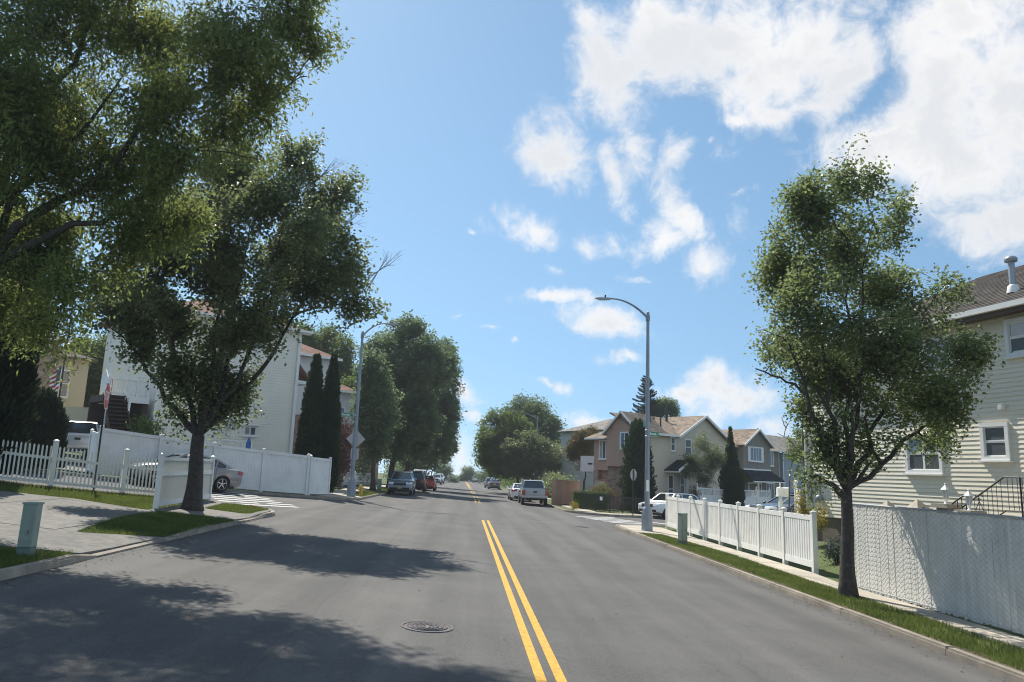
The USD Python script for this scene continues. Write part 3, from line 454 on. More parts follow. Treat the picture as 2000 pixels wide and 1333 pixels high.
def grow(name, label, base, fork, lobes, n_clump, n_leaf, sig, size, leaf, bark, seed, r0=.2, limbs=None, group=None, cat="tree", twigs=True, gap=.42, gs=.8, aspect=.55, droop=.35, lean=0.0, shell=.45, extra=None, spray=None, mains=()):
    rg = np.random.default_rng(seed); t = thing(name, label, cat, base, group=group); base = np.array(base, float); fork = np.array(fork, float)
    skel, rad, mb = [], [], MB()
    hh = np.linspace(0, 1, 9); tr = base + (fork - base) * hh[:, None] + np.c_[np.sin(hh * 5 + seed) * .05, np.cos(hh * 4 + seed) * .05, np.zeros(9)] * np.linalg.norm(fork - base) / 4 * (hh * (1 - hh) * 3)[:, None]
    tr[0, 2] -= .15; trr = r0 * (1 - .28 * hh) * (1 + .55 * np.exp(-hh * 9)); mb.add(tube(tr, trr, 14)); skel.append(tr[4:]); rad.append(trr[4:])
    rt = trr[-1]
    if spray: sk = spray[1] * .28; lobes = [(*l[:3], *(max(.14, q - sk) for q in l[3:])) for l in lobes]
    C = in_lobes(lobes, n_clump if not spray else n_clump // spray[0], rg, shell, gap, gs, seed)
    if spray:  # leafy sprays: clumps strung along short shoots, with air between the shoots
        k, ln, sg_ = spray; cen = np.mean(np.array(lobes)[:, :3], 0); o = C - cen; o[:, 2] = np.abs(o[:, 2]) * .5 + 1.2; o /= np.linalg.norm(o, axis=1, keepdims=True); o += rg.normal(0, .55, o.shape); o /= np.linalg.norm(o, axis=1, keepdims=True)
        q = rg.uniform(-1, 1, (len(C), k)); C = (C[:, None] + o[:, None] * q[..., None] * ln * rg.uniform(.5, 1.3, (len(C), 1, 1)) + rg.normal(0, sg_, (len(C), k, 3)) * (1.15 - .5 * (q[..., None] + 1) / 2)).reshape(-1, 3)
    for e in mains:
        e = np.array(e, float); q = np.linspace(0, 1, 12); L = np.linalg.norm(e - fork); c1 = fork + (e - fork) * np.array([.55, .55, .30]); pth = ((1 - q) ** 2)[:, None] * tr[-1] + (2 * q * (1 - q))[:, None] * c1 + (q ** 2)[:, None] * e; pth[2:-1] += rg.normal(0, .012 * L, (9, 3))
        rr = rt * .50 * (1 - q) ** .85 + .012; mb.add(tube(pth, rr, 8)); skel.append(pth[1:]); rad.append(rr[1:])
    ends = np.array([l[:3] for l in lobes] if limbs is None else limbs, float)
    for e in ends[np.argsort(np.linalg.norm(ends - fork, axis=1))]:
        S, Rr = np.vstack(skel), np.concatenate(rad)
        dd = np.linalg.norm(S - e, axis=1) + np.maximum(0, S[:, 2] - e[2] + .4) * 1.5; k = int(np.argmin(dd)); s = S[k]; n = 8; q = np.linspace(0, 1, n)
        L = np.linalg.norm(e - s); c1 = s + (e - s) * .4 + np.array([0, 0, .14 * L]) + rg.normal(0, .05 * L, 3)
        pth = ((1 - q) ** 2)[:, None] * s + (2 * q * (1 - q))[:, None] * c1 + (q ** 2)[:, None] * e; pth[1:-1] += rg.normal(0, .018 * L, (n - 2, 3))
        ra = min(Rr[k] * .72, .05 + .032 * L) ; rr = ra * (1 - .75 * q) + .008; mb.add(tube(pth, rr, 7)); skel.append(pth[1:]); rad.append(rr[1:])
    part(t, "trunk", trimesh.Trimesh(mb.get().vertices, mb.get().faces, process=False), bark, True, world=True)
    tw = MB()
    if twigs:
        S, Rr = np.vstack(skel), np.concatenate(rad); kd = cKDTree(S); d0, _ = kd.query(C)
        order = np.argsort(d0); grown, gr = [S], [Rr]; 
        for ch in np.array_split(order, 6):
            SS, RR = np.vstack(grown), np.concatenate(gr); d, k = cKDTree(SS).query(C[ch])
            new, nr = [], []
            for i, ci in enumerate(ch):
                s, e = SS[k[i]], C[ci]; L = d[i]; c1 = s * .5 + e * .5 + np.array([0, 0, .12 * L]) + rg.normal(0, .06 * L + .001, 3); q = np.array([0, .35, .7, 1.0])
                pth = ((1 - q) ** 2)[:, None] * s + (2 * q * (1 - q))[:, None] * c1 + (q ** 2)[:, None] * e
                r1 = min(RR[k[i]] * .6, .006 + .012 * L); rr = r1 * (1 - .6 * q) + .003; tw.add(tube(pth, rr, 3, False)); new.append(pth[1:]); nr.append(rr[1:])
            grown.append(np.vstack(new)); gr.append(np.concatenate(nr))
        part(t, "branches", tw, bark, True, world=True, kind="stuff")
    lv = MB().add(leaf_mesh(C, None, n_leaf, sig, size, rg, aspect, droop))
    if extra is not None: lv.add(leaf_mesh(extra, None, n_leaf, sig, size, rg, aspect, droop))
    part(t, "crown", lv, leaf, world=True); return t
def conifer(name, label, base, prof, n, size, leaf, seed, group=None, cat="tree", rough=.18, stem=True, flat=1.0, spike=.6):
    """dense upright evergreen: prof = (height, radius) pairs; many short sprays pointing up and out"""
    rg = np.random.default_rng(seed); t = thing(name, label, cat, base, group=group); pr = np.array(prof, float)
    zz = rg.uniform(pr[0, 0], pr[-1, 0], n * 4); rr = np.interp(zz, pr[:, 0], pr[:, 1]); keep = rg.random(len(zz)) < (rr + .08) / (rr.max() + .08); zz, rr = zz[keep][:n], rr[keep][:n]
    a = rg.uniform(0, 2 * np.pi, len(zz)); bump = 1 + rough * (meshkit.fbm(np.c_[np.cos(a) * 2.2, np.sin(a) * 2.2, zz * 1.1] + seed * 7.0, 3, seed) - .5) * 2
    q = rr * bump * np.sqrt(rg.uniform(.35, 1.0, len(zz))); p = np.c_[np.cos(a) * q * flat, np.sin(a) * q, zz]
    out = np.c_[np.cos(a), np.sin(a), np.full(len(a), spike / .4)]; out += rg.normal(0, .35, out.shape); out /= np.linalg.norm(out, axis=1, keepdims=True)
    L = size * rg.uniform(.6, 1.4, len(zz)); s = np.cross(out, rg.normal(0, 1, out.shape)); s /= np.linalg.norm(s, axis=1, keepdims=True)
    v = np.stack([p, p + out * L[:, None] * .5 + s * L[:, None] * .22, p + out * L[:, None], p + out * L[:, None] * .5 - s * L[:, None] * .22], 1).reshape(-1, 3); i = np.arange(len(p))[:, None] * 4
    core = pr.copy(); core[:, 1] *= .68; part(t, "crown", MB().add((v, np.vstack([i + [0, 1, 2], i + [0, 2, 3]]))), leaf)
    part(t, "inner_foliage", lathe([(max(r * .62, .004), z) for z, r in pr], 10), leaf, True)
    if stem: part(t, "trunk", tube([(0, 0, -.15), (0, 0, pr[-1, 0] * .5)], [.10, .04], 8), M["bark"])
    return t
def bush(name, label, base, lobes, n, size, leaf, seed, group=None, cat="shrub", sig=.07, nl=7, stem=True, gap=.3):
    rg = np.random.default_rng(seed); t = thing(name, label, cat, base, group=group)
    C = in_lobes(lobes, n, rg, .35, gap, 2.2, seed); part(t, "foliage", MB().add(leaf_mesh(C, None, nl, sig, size, rg, .5, .1, .35)), leaf)
    if stem:
        mb = MB()
        for l in lobes: mb.add(tube([(l[0] * .2, l[1] * .2, -.1), (l[0] * .7, l[1] * .7, l[2] * .6), (l[0], l[1], l[2])], [.025, .018, .008], 5))
        part(t, "stem", mb, M["bark"])
    return t
def gz(x, y): return float(E(x, y))
def at(x, y, dz=0): return (x, y, gz(x, y) + dz)
BIGR = [(7.74,96.0,9.23,3.04,2.5,2.84),(4.74,88.0,6.43,3.1,2.63,3.1),(10.24,94.0,7.25,2.12,2.16,2.98),(2.63,86.0,4.8,1.69,1.7,2.3),(6.99,85.0,4.07,3.59,2.59,2.51),(10.28,88.0,3.65,1.55,1.45,1.86),(4.72,91.0,3.18,2.88,1.99,1.79)]
BLUE = [(10.86,21.5,0.62,0.2,0.2,0.27),(10.72,21.5,0.5,0.14,0.12,0.14)]
BRONZE = [(10.57,67.0,5.12,1.13,0.92,1.04),(10.03,67.0,3.82,0.75,0.84,1.23),(11.47,68.0,5.75,0.67,0.57,0.67),(11.06,67.0,3.63,0.66,0.72,1.04),(9.56,67.0,4.35,0.47,0.56,0.85)]
F1 = [(-4.71,175.0,1.7,1.97,1.67,1.97),(-2.66,178.0,-0.13,1.5,1.06,1.0)]
F2 = [(1.06,215.0,1.28,2.42,1.99,2.27),(3.34,218.0,0.18,2.76,1.82,1.53),(-0.76,215.0,-0.22,1.51,1.16,1.21)]
F3 = [(5.78,180.0,1.1,3.17,2.1,1.77),(9.58,183.0,1.83,2.57,2.08,2.32)]
GOLD = [(11.13,24.5,1.41,0.16,0.26,0.45),(11.27,24.5,1.08,0.24,0.21,0.24),(11.44,23.9,1.2,0.32,0.26,0.29),(11.32,23.5,0.87,0.2,0.17,0.2),(11.49,24.5,0.97,0.21,0.18,0.21)]
IVY = [(12.42,53.8,5.12,0.53,0.61,0.91),(12.17,53.8,3.63,0.68,0.85,1.32),(12.7,53.8,2.55,0.53,1.03,1.89),(11.96,53.8,1.8,0.53,0.87,1.51),(12.56,53.8,0.91,0.61,0.71,1.06)]
MAPLE = [(-8.67,52.0,4.57,0.88,0.81,1.02),(-8.91,52.0,3.17,0.73,0.78,1.1),(-8.22,53.0,3.57,0.75,0.79,1.12),(-8.38,52.0,2.15,1.02,0.72,0.66)]
OAK = [(-10.4,16.0,5.3,.9,.8,.7),(-10.6,15.6,6.6,1.1,.9,.9),(-9.9,15.4,9.0,1.2,1.0,1.0),(-7.6,16.2,9.6,1.1,.9,.8),(-9.0,16.2,6.3,.7,.6,.6),(-4.49,15.6,12.0,0.93,0.79,0.93),(-3.85,15.9,11.53,0.45,0.38,0.45),(-3.8,15.1,10.38,0.37,0.32,0.37),(-5.36,14.8,10.57,1.35,1.11,1.25),(-4.9,16.1,10.11,0.79,0.67,0.79),(-7.93,16.8,12.12,1.65,1.31,1.42),(-6.62,14.6,9.33,1.23,0.87,0.82),(-9.46,15.6,11.37,1.54,1.17,1.21),(-9.69,16.8,10.15,1.3,1.0,1.06),(-9.5,14.6,9.58,0.92,0.87,1.13),(-5.89,16.2,9.34,1.03,0.77,0.8),(-6.22,15.0,8.07,1.06,0.76,0.74),(-8.31,16.1,8.29,1.36,1.01,1.02),(-9.26,15.1,8.04,1.06,0.86,0.96),(-7.28,15.6,6.99,1.04,0.72,0.66),(-6.47,16.2,7.36,0.55,0.57,0.8),(-9.18,16.4,7.04,1.27,0.88,0.81),(-9.31,15.6,5.76,0.66,0.56,0.66),(-8.09,15.1,5.48,0.74,0.56,0.58),(-7.64,15.9,6.27,0.62,0.45,0.45),(-8.54,15.6,4.71,0.6,0.44,0.44),(-9.43,16.2,5.01,0.46,0.48,0.68),(-4.92,15.8,8.73,0.44,0.4,0.5),(-4.51,15.6,13.55,1.21,0.93,0.99),(-6.54,16.2,14.52,1.71,1.26,1.25),(-8.11,15.0,13.3,1.79,1.3,1.27),(-10.97,16.1,13.66,1.93,1.4,1.36),(-5.83,15.6,16.41,1.65,1.21,1.21),(-8.54,15.6,16.43,1.87,1.31,1.21),(-11.16,15.6,16.18,1.87,1.31,1.21),(-12.18,15.6,10.67,1.54,1.35,1.65),(-12.27,16.1,8.52,1.36,1.16,1.36),(-12.69,15.6,13.77,1.65,1.35,1.54)]
ORN = [(18.42,57.5,4.92,0.73,0.69,0.89),(17.84,57.5,3.32,0.97,0.89,1.13),(19.23,58.0,3.58,0.9,0.99,1.43),(19.94,57.8,3.8,0.45,0.6,0.98),(17.31,57.5,2.52,0.53,0.5,0.65),(18.64,57.5,2.18,1.01,0.74,0.73)]
PEAR_L = [(-11.0,24.2,7.0,1.1,.9,.8),(-8.3,23.4,4.4,.7,.7,.6),(-7.7,24.2,4.0,.6,.6,.6),(-6.17,23.9,12.03,1.01,0.75,0.76),(-6.51,22.9,10.2,1.53,1.2,1.29),(-5.04,24.4,10.48,1.0,0.95,1.24),(-4.7,24.7,11.72,0.43,0.44,0.61),(-4.33,23.9,8.58,0.92,0.93,1.26),(-4.87,22.9,7.69,1.29,0.9,0.84),(-6.53,25.4,9.25,1.61,1.29,1.43),(-7.81,22.4,8.78,1.73,1.34,1.42),(-7.99,25.4,8.07,1.79,1.29,1.25),(-9.93,23.9,8.97,1.85,1.5,1.68),(-9.77,22.9,6.87,1.37,1.03,1.05),(-11.69,24.9,7.76,1.05,0.82,0.88),(-11.45,23.9,6.18,0.76,0.61,0.67),(-9.2,24.9,6.48,1.66,1.15,1.05),(-7.08,22.9,6.19,1.21,0.84,0.77),(-8.22,23.9,5.01,1.18,0.89,0.92),(-7.44,24.4,4.53,0.65,0.58,0.72),(-9.01,23.4,4.59,0.66,0.7,0.99),(-8.06,24.3,3.75,0.85,0.58,0.51),(-9.02,23.9,3.68,0.47,0.46,0.61),(-10.62,24.5,5.83,0.69,0.59,0.69),(-3.88,23.9,7.31,0.67,0.51,0.54),(-8.57,25.4,12.14,1.61,1.21,1.25),(-10.05,25.9,11.1,1.82,1.39,1.46),(-6.75,24.4,6.84,0.86,0.57,0.48),(-5.26,21.9,9.25,1.08,0.92,1.08),(-5.8,21.7,7.26,0.92,0.71,0.76)]
PEAR_R = [(9.0,15.9,8.8,.6,.55,.8),(7.45,15.4,8.2,.5,.5,.75),(10.1,16.2,8.0,.55,.5,.7),(8.3,15.6,8.7,.4,.4,.6),(8.0,15.6,3.1,.7,.6,.5),(8.9,16.2,3.0,.7,.6,.45),(11.6,16.2,5.2,.6,.45,.4),(7.6,15.9,4.2,.6,.6,.6),(9.02,15.9,8.96,0.47,0.48,0.67),(8.38,15.6,9.23,0.27,0.28,0.38),(7.5,15.4,8.24,0.43,0.47,0.67),(7.2,15.4,8.95,0.15,0.17,0.24),(8.34,15.9,7.49,1.23,0.9,0.89),(10.15,16.3,8.35,0.52,0.49,0.63),(7.28,16.4,7.09,0.69,0.69,0.92),(6.8,16.2,8.12,0.21,0.23,0.34),(7.15,14.9,5.77,0.94,0.8,0.94),(9.85,16.9,6.98,1.19,0.96,1.07),(6.49,15.9,5.43,0.5,0.51,0.69),(8.26,16.7,4.75,1.17,0.92,1.0),(8.71,14.9,4.85,1.15,0.89,0.94),(11.32,16.7,6.88,0.49,0.52,0.73),(10.74,16.9,5.88,0.83,0.71,0.83),(11.09,15.9,5.06,0.69,0.52,0.54),(12.04,16.3,5.1,0.44,0.31,0.3),(9.9,15.1,4.0,0.8,0.57,0.55),(8.75,15.9,3.58,1.06,0.76,0.73),(7.39,16.2,3.72,0.41,0.38,0.48),(10.33,16.4,3.25,0.75,0.48,0.37),(10.41,15.4,3.56,0.43,0.32,0.32),(7.91,15.9,2.82,0.5,0.41,0.47),(8.6,15.5,2.57,0.31,0.27,0.33),(6.3,15.9,4.55,0.25,0.26,0.36),(7.4,15.6,2.26,0.27,0.22,0.24),(7.47,17.1,5.27,0.6,0.56,0.72),(7.6,14.3,5.55,0.8,0.68,0.8)]
SAP = [(12.17,27.0,3.24,0.3,0.29,0.38),(12.08,27.3,3.62,0.17,0.15,0.17),(12.32,27.0,3.85,0.15,0.18,0.27)]
T1 = [(-19.31,78.0,15.45,2.74,1.87,1.65),(-17.08,78.0,14.19,1.65,1.63,2.19),(-15.39,80.0,15.16,1.24,1.36,1.97),(-13.4,78.0,13.27,1.21,1.56,2.47),(-13.92,78.0,11.09,1.65,1.63,2.19),(-12.68,79.0,11.54,0.78,0.66,0.78)]
T2 = [(-11.04,72.0,8.99,1.42,1.29,1.62),(-11.82,73.0,7.56,1.13,1.35,2.05),(-10.16,72.0,6.81,1.27,1.83,3.04)]
T3 = [(-29.9,62.0,9.48,2.62,2.13,2.4),(-28.25,63.0,10.77,1.99,1.88,2.44),(-30.35,62.0,6.74,1.74,1.48,1.74),(-28.25,62.0,7.66,1.53,1.2,1.31),(-32.62,64.0,10.29,1.58,1.34,1.58)]
T6 = [(23.6,88.0,10.46,1.61,1.16,1.11),(23.05,89.0,9.9,1.13,0.8,0.75),(24.48,88.0,9.95,0.87,0.68,0.74)]
T_A = [(-7.63,58.0,9.3,0.9,1.16,1.84),(-6.68,58.0,6.94,1.22,1.82,3.06),(-7.97,59.0,6.58,0.91,1.36,2.28),(-6.89,58.0,4.18,1.14,1.18,1.63)]
T_B = [(-6.05,67.0,14.07,2.59,1.78,1.6),(-8.22,69.0,11.91,1.94,1.86,2.43),(-3.74,65.0,11.74,1.92,1.88,2.51),(-5.79,67.0,9.62,3.3,3.0,3.77),(-5.08,67.0,5.52,2.83,2.4,2.83),(-2.69,68.0,11.29,1.34,1.48,2.15)]
T_C = [(-3.59,80.0,10.67,2.7,2.94,4.22),(-2.76,82.0,14.93,1.27,1.27,1.73),(-1.84,80.0,8.53,1.01,1.39,2.25),(-3.87,80.0,5.72,2.53,2.39,3.1),(-8.61,84.0,5.73,2.66,2.39,2.95)]
T_D = [(-3.08,98.0,6.6,1.93,2.43,3.79),(-4.6,98.0,3.9,1.72,1.46,1.72),(-6.13,102.0,3.24,2.87,1.89,1.58)]
WEEP = [(9.88,55.0,0.9,1.01,0.62,0.46),(9.13,55.0,0.58,0.46,0.36,0.39),(10.64,55.0,0.7,0.54,0.39,0.39)]
YF = [(7.29,50.5,-0.14,0.32,0.21,0.18),(7.6,50.5,-0.06,0.21,0.18,0.21)]
grow("pear_tree", "leafy street tree with a dark trunk on the right verge by the slatted fence", at(8.2, 15.9), (8.25, 15.9, 2.0), PEAR_R, 5200, 11, .10, .092, M["leaf_pear"], M["bark"], 11, .155, group="pear trees on the verges", gap=.44, gs=1.25, aspect=.68, shell=.55, spray=(14, .42, .15), mains=[(7.5, 15.5, 7.0), (8.4, 15.7, 7.6), (9.1, 16.0, 7.7), (10.2, 16.2, 6.6), (6.9, 15.7, 5.6), (11.2, 16.2, 4.9), (8.2, 14.9, 5.5)])
pl = grow("pear_tree", "broad street tree with a thick dark trunk on the left grass mound", at(-8.3, 23.9), (-8.35, 23.9, 2.9), PEAR_L, 7600, 12, .135, .125, M["leaf_pear2"], M["bark"], 12, .255, group="pear trees on the verges", gap=.41, gs=.95, aspect=.74, shell=.5, spray=(14, .55, .2), mains=[(-6.3, 23.6, 10), (-4.9, 24.2, 8.8), (-8.2, 24.4, 10), (-10.2, 24.0, 8.6), (-7.2, 23.2, 9.5), (-11.3, 24.3, 6.6), (-6.0, 23.4, 8.6)])
grow("oak_tree", "large overhanging oak with drooping pointed leaves filling the upper left", at(-12.4, 15.6), (-12.0, 15.6, 5.2), OAK, 14500, 13, .13, .135, M["leaf_oak"], M["bark"], 13, .36, gap=.35, gs=.8, aspect=.34, droop=.6, shell=.5, spray=(14, .5, .17), mains=[(-8.0, 15.8, 10.5), (-5.6, 15.4, 11.0), (-9.5, 15.4, 8.0), (-6.6, 15.6, 8.2), (-8.4, 16, 14), (-11, 15, 13)])
grow("street_tree", "slim dark street tree nearest the left lamp post, behind the small green utility box", at(-6.75, 56.5), (-6.8, 56.6, 2.6), T_A, 2000, 10, .2, .26, M["leaf_far"], M["bark"], 14, .19, group="street trees along the far left kerb", gap=.27, gs=.6, spray=(10, .55, .25))
grow("street_tree", "tallest dense street tree on the far left, over the blue and maroon cars", at(-6.5, 67), (-6.4, 67, 3.0), T_B, 4600, 11, .22, .30, M["leaf_far"], M["bark"], 15, .3, group="street trees along the far left kerb", gap=.28, gs=.5, spray=(10, .6, .28))
grow("street_tree", "dense street tree on the far left leaning over the road behind the tallest one", at(-6.3, 80), (-6.0, 80, 3.0), T_C, 3800, 10, .24, .33, M["leaf_far"], M["bark"], 16, .28, group="street trees along the far left kerb", gap=.28, gs=.5, spray=(10, .6, .28))
grow("street_tree", "lower street tree on the far left beside the parked silver car", at(-6.3, 98), (-6.1, 98, 2.2), T_D, 1800, 10, .26, .36, M["leaf_far"], M["bark"], 17, .22, group="street trees along the far left kerb", gap=.28, gs=.5, spray=(10, .6, .28))
BIGR_a, BIGR_b, BIGR_c = [BIGR[0], BIGR[2]], [BIGR[1], BIGR[3], BIGR[6]], [BIGR[4], BIGR[5]]
grow("street_tree", "tallest round street tree on the far right, behind the distant lamp", at(7.9, 97), (7.9, 97, 3.0), BIGR_a + [(8.0, 96, 6.5, 3.2, 2.6, 2.6)], 3300, 10, .26, .34, M["leaf_far"], M["bark"], 18, .27, group="street trees along the far right kerb", gap=.28, gs=.5, spray=(10, .6, .28))
grow("street_tree", "light green street tree on the far right standing closest to the road", at(6.6, 90), (6.2, 90, 2.2), BIGR_b, 3000, 10, .25, .31, M["leaf_light"], M["bark"], 19, .2, group="street trees along the far right kerb", gap=.28, gs=.5, spray=(10, .6, .28))
grow("street_tree", "low wide street tree on the far right, over the parked white car and pickup", at(7.6, 83), (7.5, 83.5, 1.9), BIGR_c, 2700, 10, .24, .29, M["leaf_pear2"], M["bark"], 20, .18, group="street trees along the far right kerb", gap=.28, gs=.5, spray=(10, .6, .28))
B = "trees behind the houses"
grow("garden_tree", "tall sunlit green tree behind the tall white house", at(-17, 79), (-16.5, 79, 7), T1, 2400, 11, .32, .3, M["leaf_light"], M["bark"], 21, .3, group=B, gap=.3, gs=.5, twigs=False)
grow("garden_tree", "yellow-green tree between the left lamp post and the tall narrow cypresses", at(-11, 73), (-11, 73, 3.2), T2, 1600, 11, .28, .26, M["leaf_light"], M["bark"], 22, .2, group=B, gap=.28, gs=.5, twigs=False)
grow("garden_tree", "light green tree behind the white deck stairs", at(-29.5, 63), (-29.5, 63, 4.5), T3, 2600, 11, .32, .28, M["leaf_light"], M["bark"], 23, .28, group=B, gap=.34, gs=.5, twigs=False)
grow("distant_tree", "round tree beyond the parked cars at the far left crest", at(-5.6, 176), (-5.2, 176, .2), F1, 420, 10, .3, .34, M["leaf_far"], M["bark"], 24, .15, twigs=False, gap=.25, gs=.4)
grow("distant_tree", "sparse trees' tops rising in the middle where the road disappears", at(1.0, 215), (1.0, 215, .0), F2, 620, 10, .36, .4, M["leaf_light"], M["bark"], 25, .15, twigs=False, gap=.34, gs=.4)
grow("distant_tree", "grey-green tree at the far right crest behind the distant parked cars", at(7.2, 181), (7.2, 181, .0), F3, 700, 10, .34, .36, M["leaf_far"], M["bark"], 26, .16, twigs=False, gap=.3, gs=.4)
grow("garden_tree", "bronze-tinged drooping tree between the pale house and the pink stucco house", at(10.7, 67.2), (10.7, 67.2, 1.6), BRONZE, 1300, 12, .18, .2, M["leaf_bronze"], M["bark"], 27, .14, group=B, gap=.33, gs=.8, droop=.8, aspect=.35)
grow("garden_tree", "rounded green tree top showing above the tan roof", at(23.5, 88.3), (23.5, 88.3, 7.5), T6, 800, 11, .24, .24, M["leaf_far"], M["bark"], 28, .2, group=B, gap=.28, gs=.6, twigs=False)
grow("garden_tree", "small open tree in front of the tan siding, right of the porch", at(18.6, 57.6), (18.6, 57.6, .55), ORN, 1100, 8, .12, .14, M["leaf_pear2"], M["bark_pale"], 29, .1, group=None, gap=.38, gs=1.2, aspect=.45, spray=(10, .45, .14))
grow("young_tree", "pale green sapling with bare twigs beside the white downpipe of the cream house", at(12.0, 27.5), (12.05, 27.4, 2.0), SAP, 110, 12, .1, .085, M["leaf_light"], M["bark_pale"], 30, .035, gap=.3, gs=1.5, limbs=[(12.17, 27, 3.6), (11.75, 27.2, 4.5), (11.9, 27.0, 4.25), (11.6, 27.3, 3.9), (12.1, 27.2, 4.4)])
conifer("cypress", "left one of the two tall narrow cypresses at the end of the long white fence", at(-8.85, 43.2), [(0, .5), (.5, .66), (2, .72), (4.5, .56), (6.6, .32), (7.75, .06)], 9000, .2, M["leaf_conifer"], 31, "pair of tall narrow cypresses", "tree", .26)
conifer("cypress", "right one of the two tall narrow cypresses at the end of the long white fence", at(-7.95, 43.7), [(0, .5), (.5, .62), (2, .68), (4.5, .52), (6.6, .3), (7.95, .06)], 9000, .2, M["leaf_conifer"], 32, "pair of tall narrow cypresses", "tree", .26)
conifer("evergreen_tree", "big dark evergreen at the left edge, at the end of the picket fence", at(-15.75, 24.9), [(0, 1.25), (1.2, 1.45), (4, 1.5), (6.5, 1.2), (8.5, .6), (9.4, .1)], 30000, .26, M["leaf_dark"], 33, None, "tree", .3)
conifer("evergreen_shrub", "dark rounded evergreen behind the picket fence, below the hanging flag", at(-17.3, 31.5), [(0, .9), (.9, 1.05), (2.0, .85), (2.7, .5), (3.1, .1)], 7000, .22, M["leaf_dark"], 34, None, "shrub", .35)
conifer("cypress", "dark pointed evergreen with a thin top in front of the grey-brown house", at(21.2, 59.0), [(0, .7), (.8, .95), (3.0, .82), (4.6, .4), (6.0, .16), (7.0, .03)], 9000, .2, M["leaf_conifer"], 35, None, "tree", .5)
conifer("climbing_shrub", "tall dark ivy-like evergreen covering the corner of the pink stucco house", at(12.5, 54.0), [(0, .95), (1.5, 1.15), (3.5, 1.05), (5.0, .8), (6.0, .45), (6.6, .1)], 8000, .22, M["leaf_conifer"], 36, None, "shrub", .6)
def spruce():
    rg = np.random.default_rng(37); b = at(21.4, 88); t = thing("spruce_tree", "sparse dark spruce top above the tan roof, behind the right lamp post", "tree", b)
    part(t, "trunk", tube([(0, 0, -.2), (0, 0, 7), (0, 0, 15.2)], [.25, .14, .02], 8), M["bark"]); mb = MB()
    for z in np.arange(7.5, 15, .24):
        r = .35 + (15.3 - z) * .36
        for k in range(8):
            a = rg.uniform(0, 6.28); l = r * rg.uniform(.6, 1.1); n = int(l / .09) + 2; q = np.linspace(.05, 1, n)
            p = np.c_[np.cos(a) * l * q, np.sin(a) * l * q, z - .25 * l * q + .35 * l * q ** 3]; mb.add(tube([(0, 0, z), tuple(p[n // 2]), tuple(p[-1])], [.03, .02, .008], 4))
            for sgn in (-1, 1, 0):
                s = np.array([-np.sin(a), np.cos(a), 0]) * .17 * sgn * (1.1 - q)[:, None] * 1.4 + np.array([0, 0, -.2]) * (1 if sgn == 0 else .5)
                e = p + s + rg.normal(0, .03, p.shape); w = np.array([np.cos(a), np.sin(a), 0]) * .085
                i = np.arange(n)[:, None] * 3; mb.add((np.stack([p - w, p + w, e], 1).reshape(-1, 3), i + [0, 1, 2]))
    part(t, "crown", mb, M["leaf_spruce"])
spruce()
bush("gold_shrub", "golden yellow shrub beside the end of the right white fence", at(11.3, 24.3), [(x - 11.3, y - 24.3, z - gz(11.3, 24.3), a, b_, c) for x, y, z, a, b_, c in GOLD], 330, .07, M["leaf_gold"], 41)
bush("blue_shrub", "small blue-grey shrub behind the trunk of the right street tree", at(10.8, 21.5), [(0.05, 0, .32, .32, .3, .34), (-.14, 0, .22, .22, .2, .2)], 260, .06, M["leaf_blue"], 42)
bush("red_maple", "small purple-leaved maple behind the left lamp post", at(-8.5, 52.2), [(x + 8.5, y - 52.2, z - gz(-8.5, 52.2), a, b_, c) for x, y, z, a, b_, c in MAPLE], 900, .13, M["leaf_maple"], 43, cat="tree", sig=.16)
bush("weeping_maple", "low dome-shaped reddish shrub behind the black iron fence", at(9.9, 55.0), [(x - 9.9, y - 55, z - gz(9.9, 55), a, b_, c) for x, y, z, a, b_, c in WEEP], 420, .11, M["leaf_bronze"], 44, sig=.1)
bush("yellow_flowers", "small yellow plant on the kerb strip before the brown wall", at(7.4, 50.5), [(0, 0, .22, .35, .25, .24)], 110, .07, M["leaf_gold"], 45, cat="plant", stem=False)
bush("deck_bush", "bright green bush in front of the dark space under the deck", at(-16.4, 39.0), [(0, 0, 2.25, .8, .6, .55), (.4, .2, 2.0, .6, .5, .5), (-.1, 0, 1.2, .7, .6, .7)], 380, .12, M["leaf_light"], 46, sig=.12)
bush("porch_bush", "dark bush with reddish tips beside the small porch of the tan house", at(17.3, 56.4), [(0, 0, 1.1, .5, .45, .9), (.2, 0, 1.7, .3, .3, .5)], 260, .1, M["leaf_bronze"], 47, sig=.1)
bush("step_bush", "round green bush by the entrance of the pink stucco house", at(10.55, 57.2), [(0, 0, 1.25, .6, .5, .6)], 240, .1, M["leaf_light"], 48, sig=.1)
def hedge():
    rg = np.random.default_rng(49); b = at(8.8, 52.3); t = thing("hedge", "clipped green hedge with a flat pale top behind the black iron fence", "hedge", b, az=118)
    n = 3600; p = np.c_[rg.uniform(-1.25, 1.25, n), rg.uniform(-.35, .35, n), 1.25 * rg.random(n) ** .5]
    part(t, "foliage", MB().add(leaf_mesh(p, None, 2, .03, .075, rg, .5, -.1, .3)), M["leaf_hedge"]); part(t, "inner_foliage", box(-1.15, 1.15, -.27, .27, 0, 1.1), M["leaf_hedge"])
hedge()

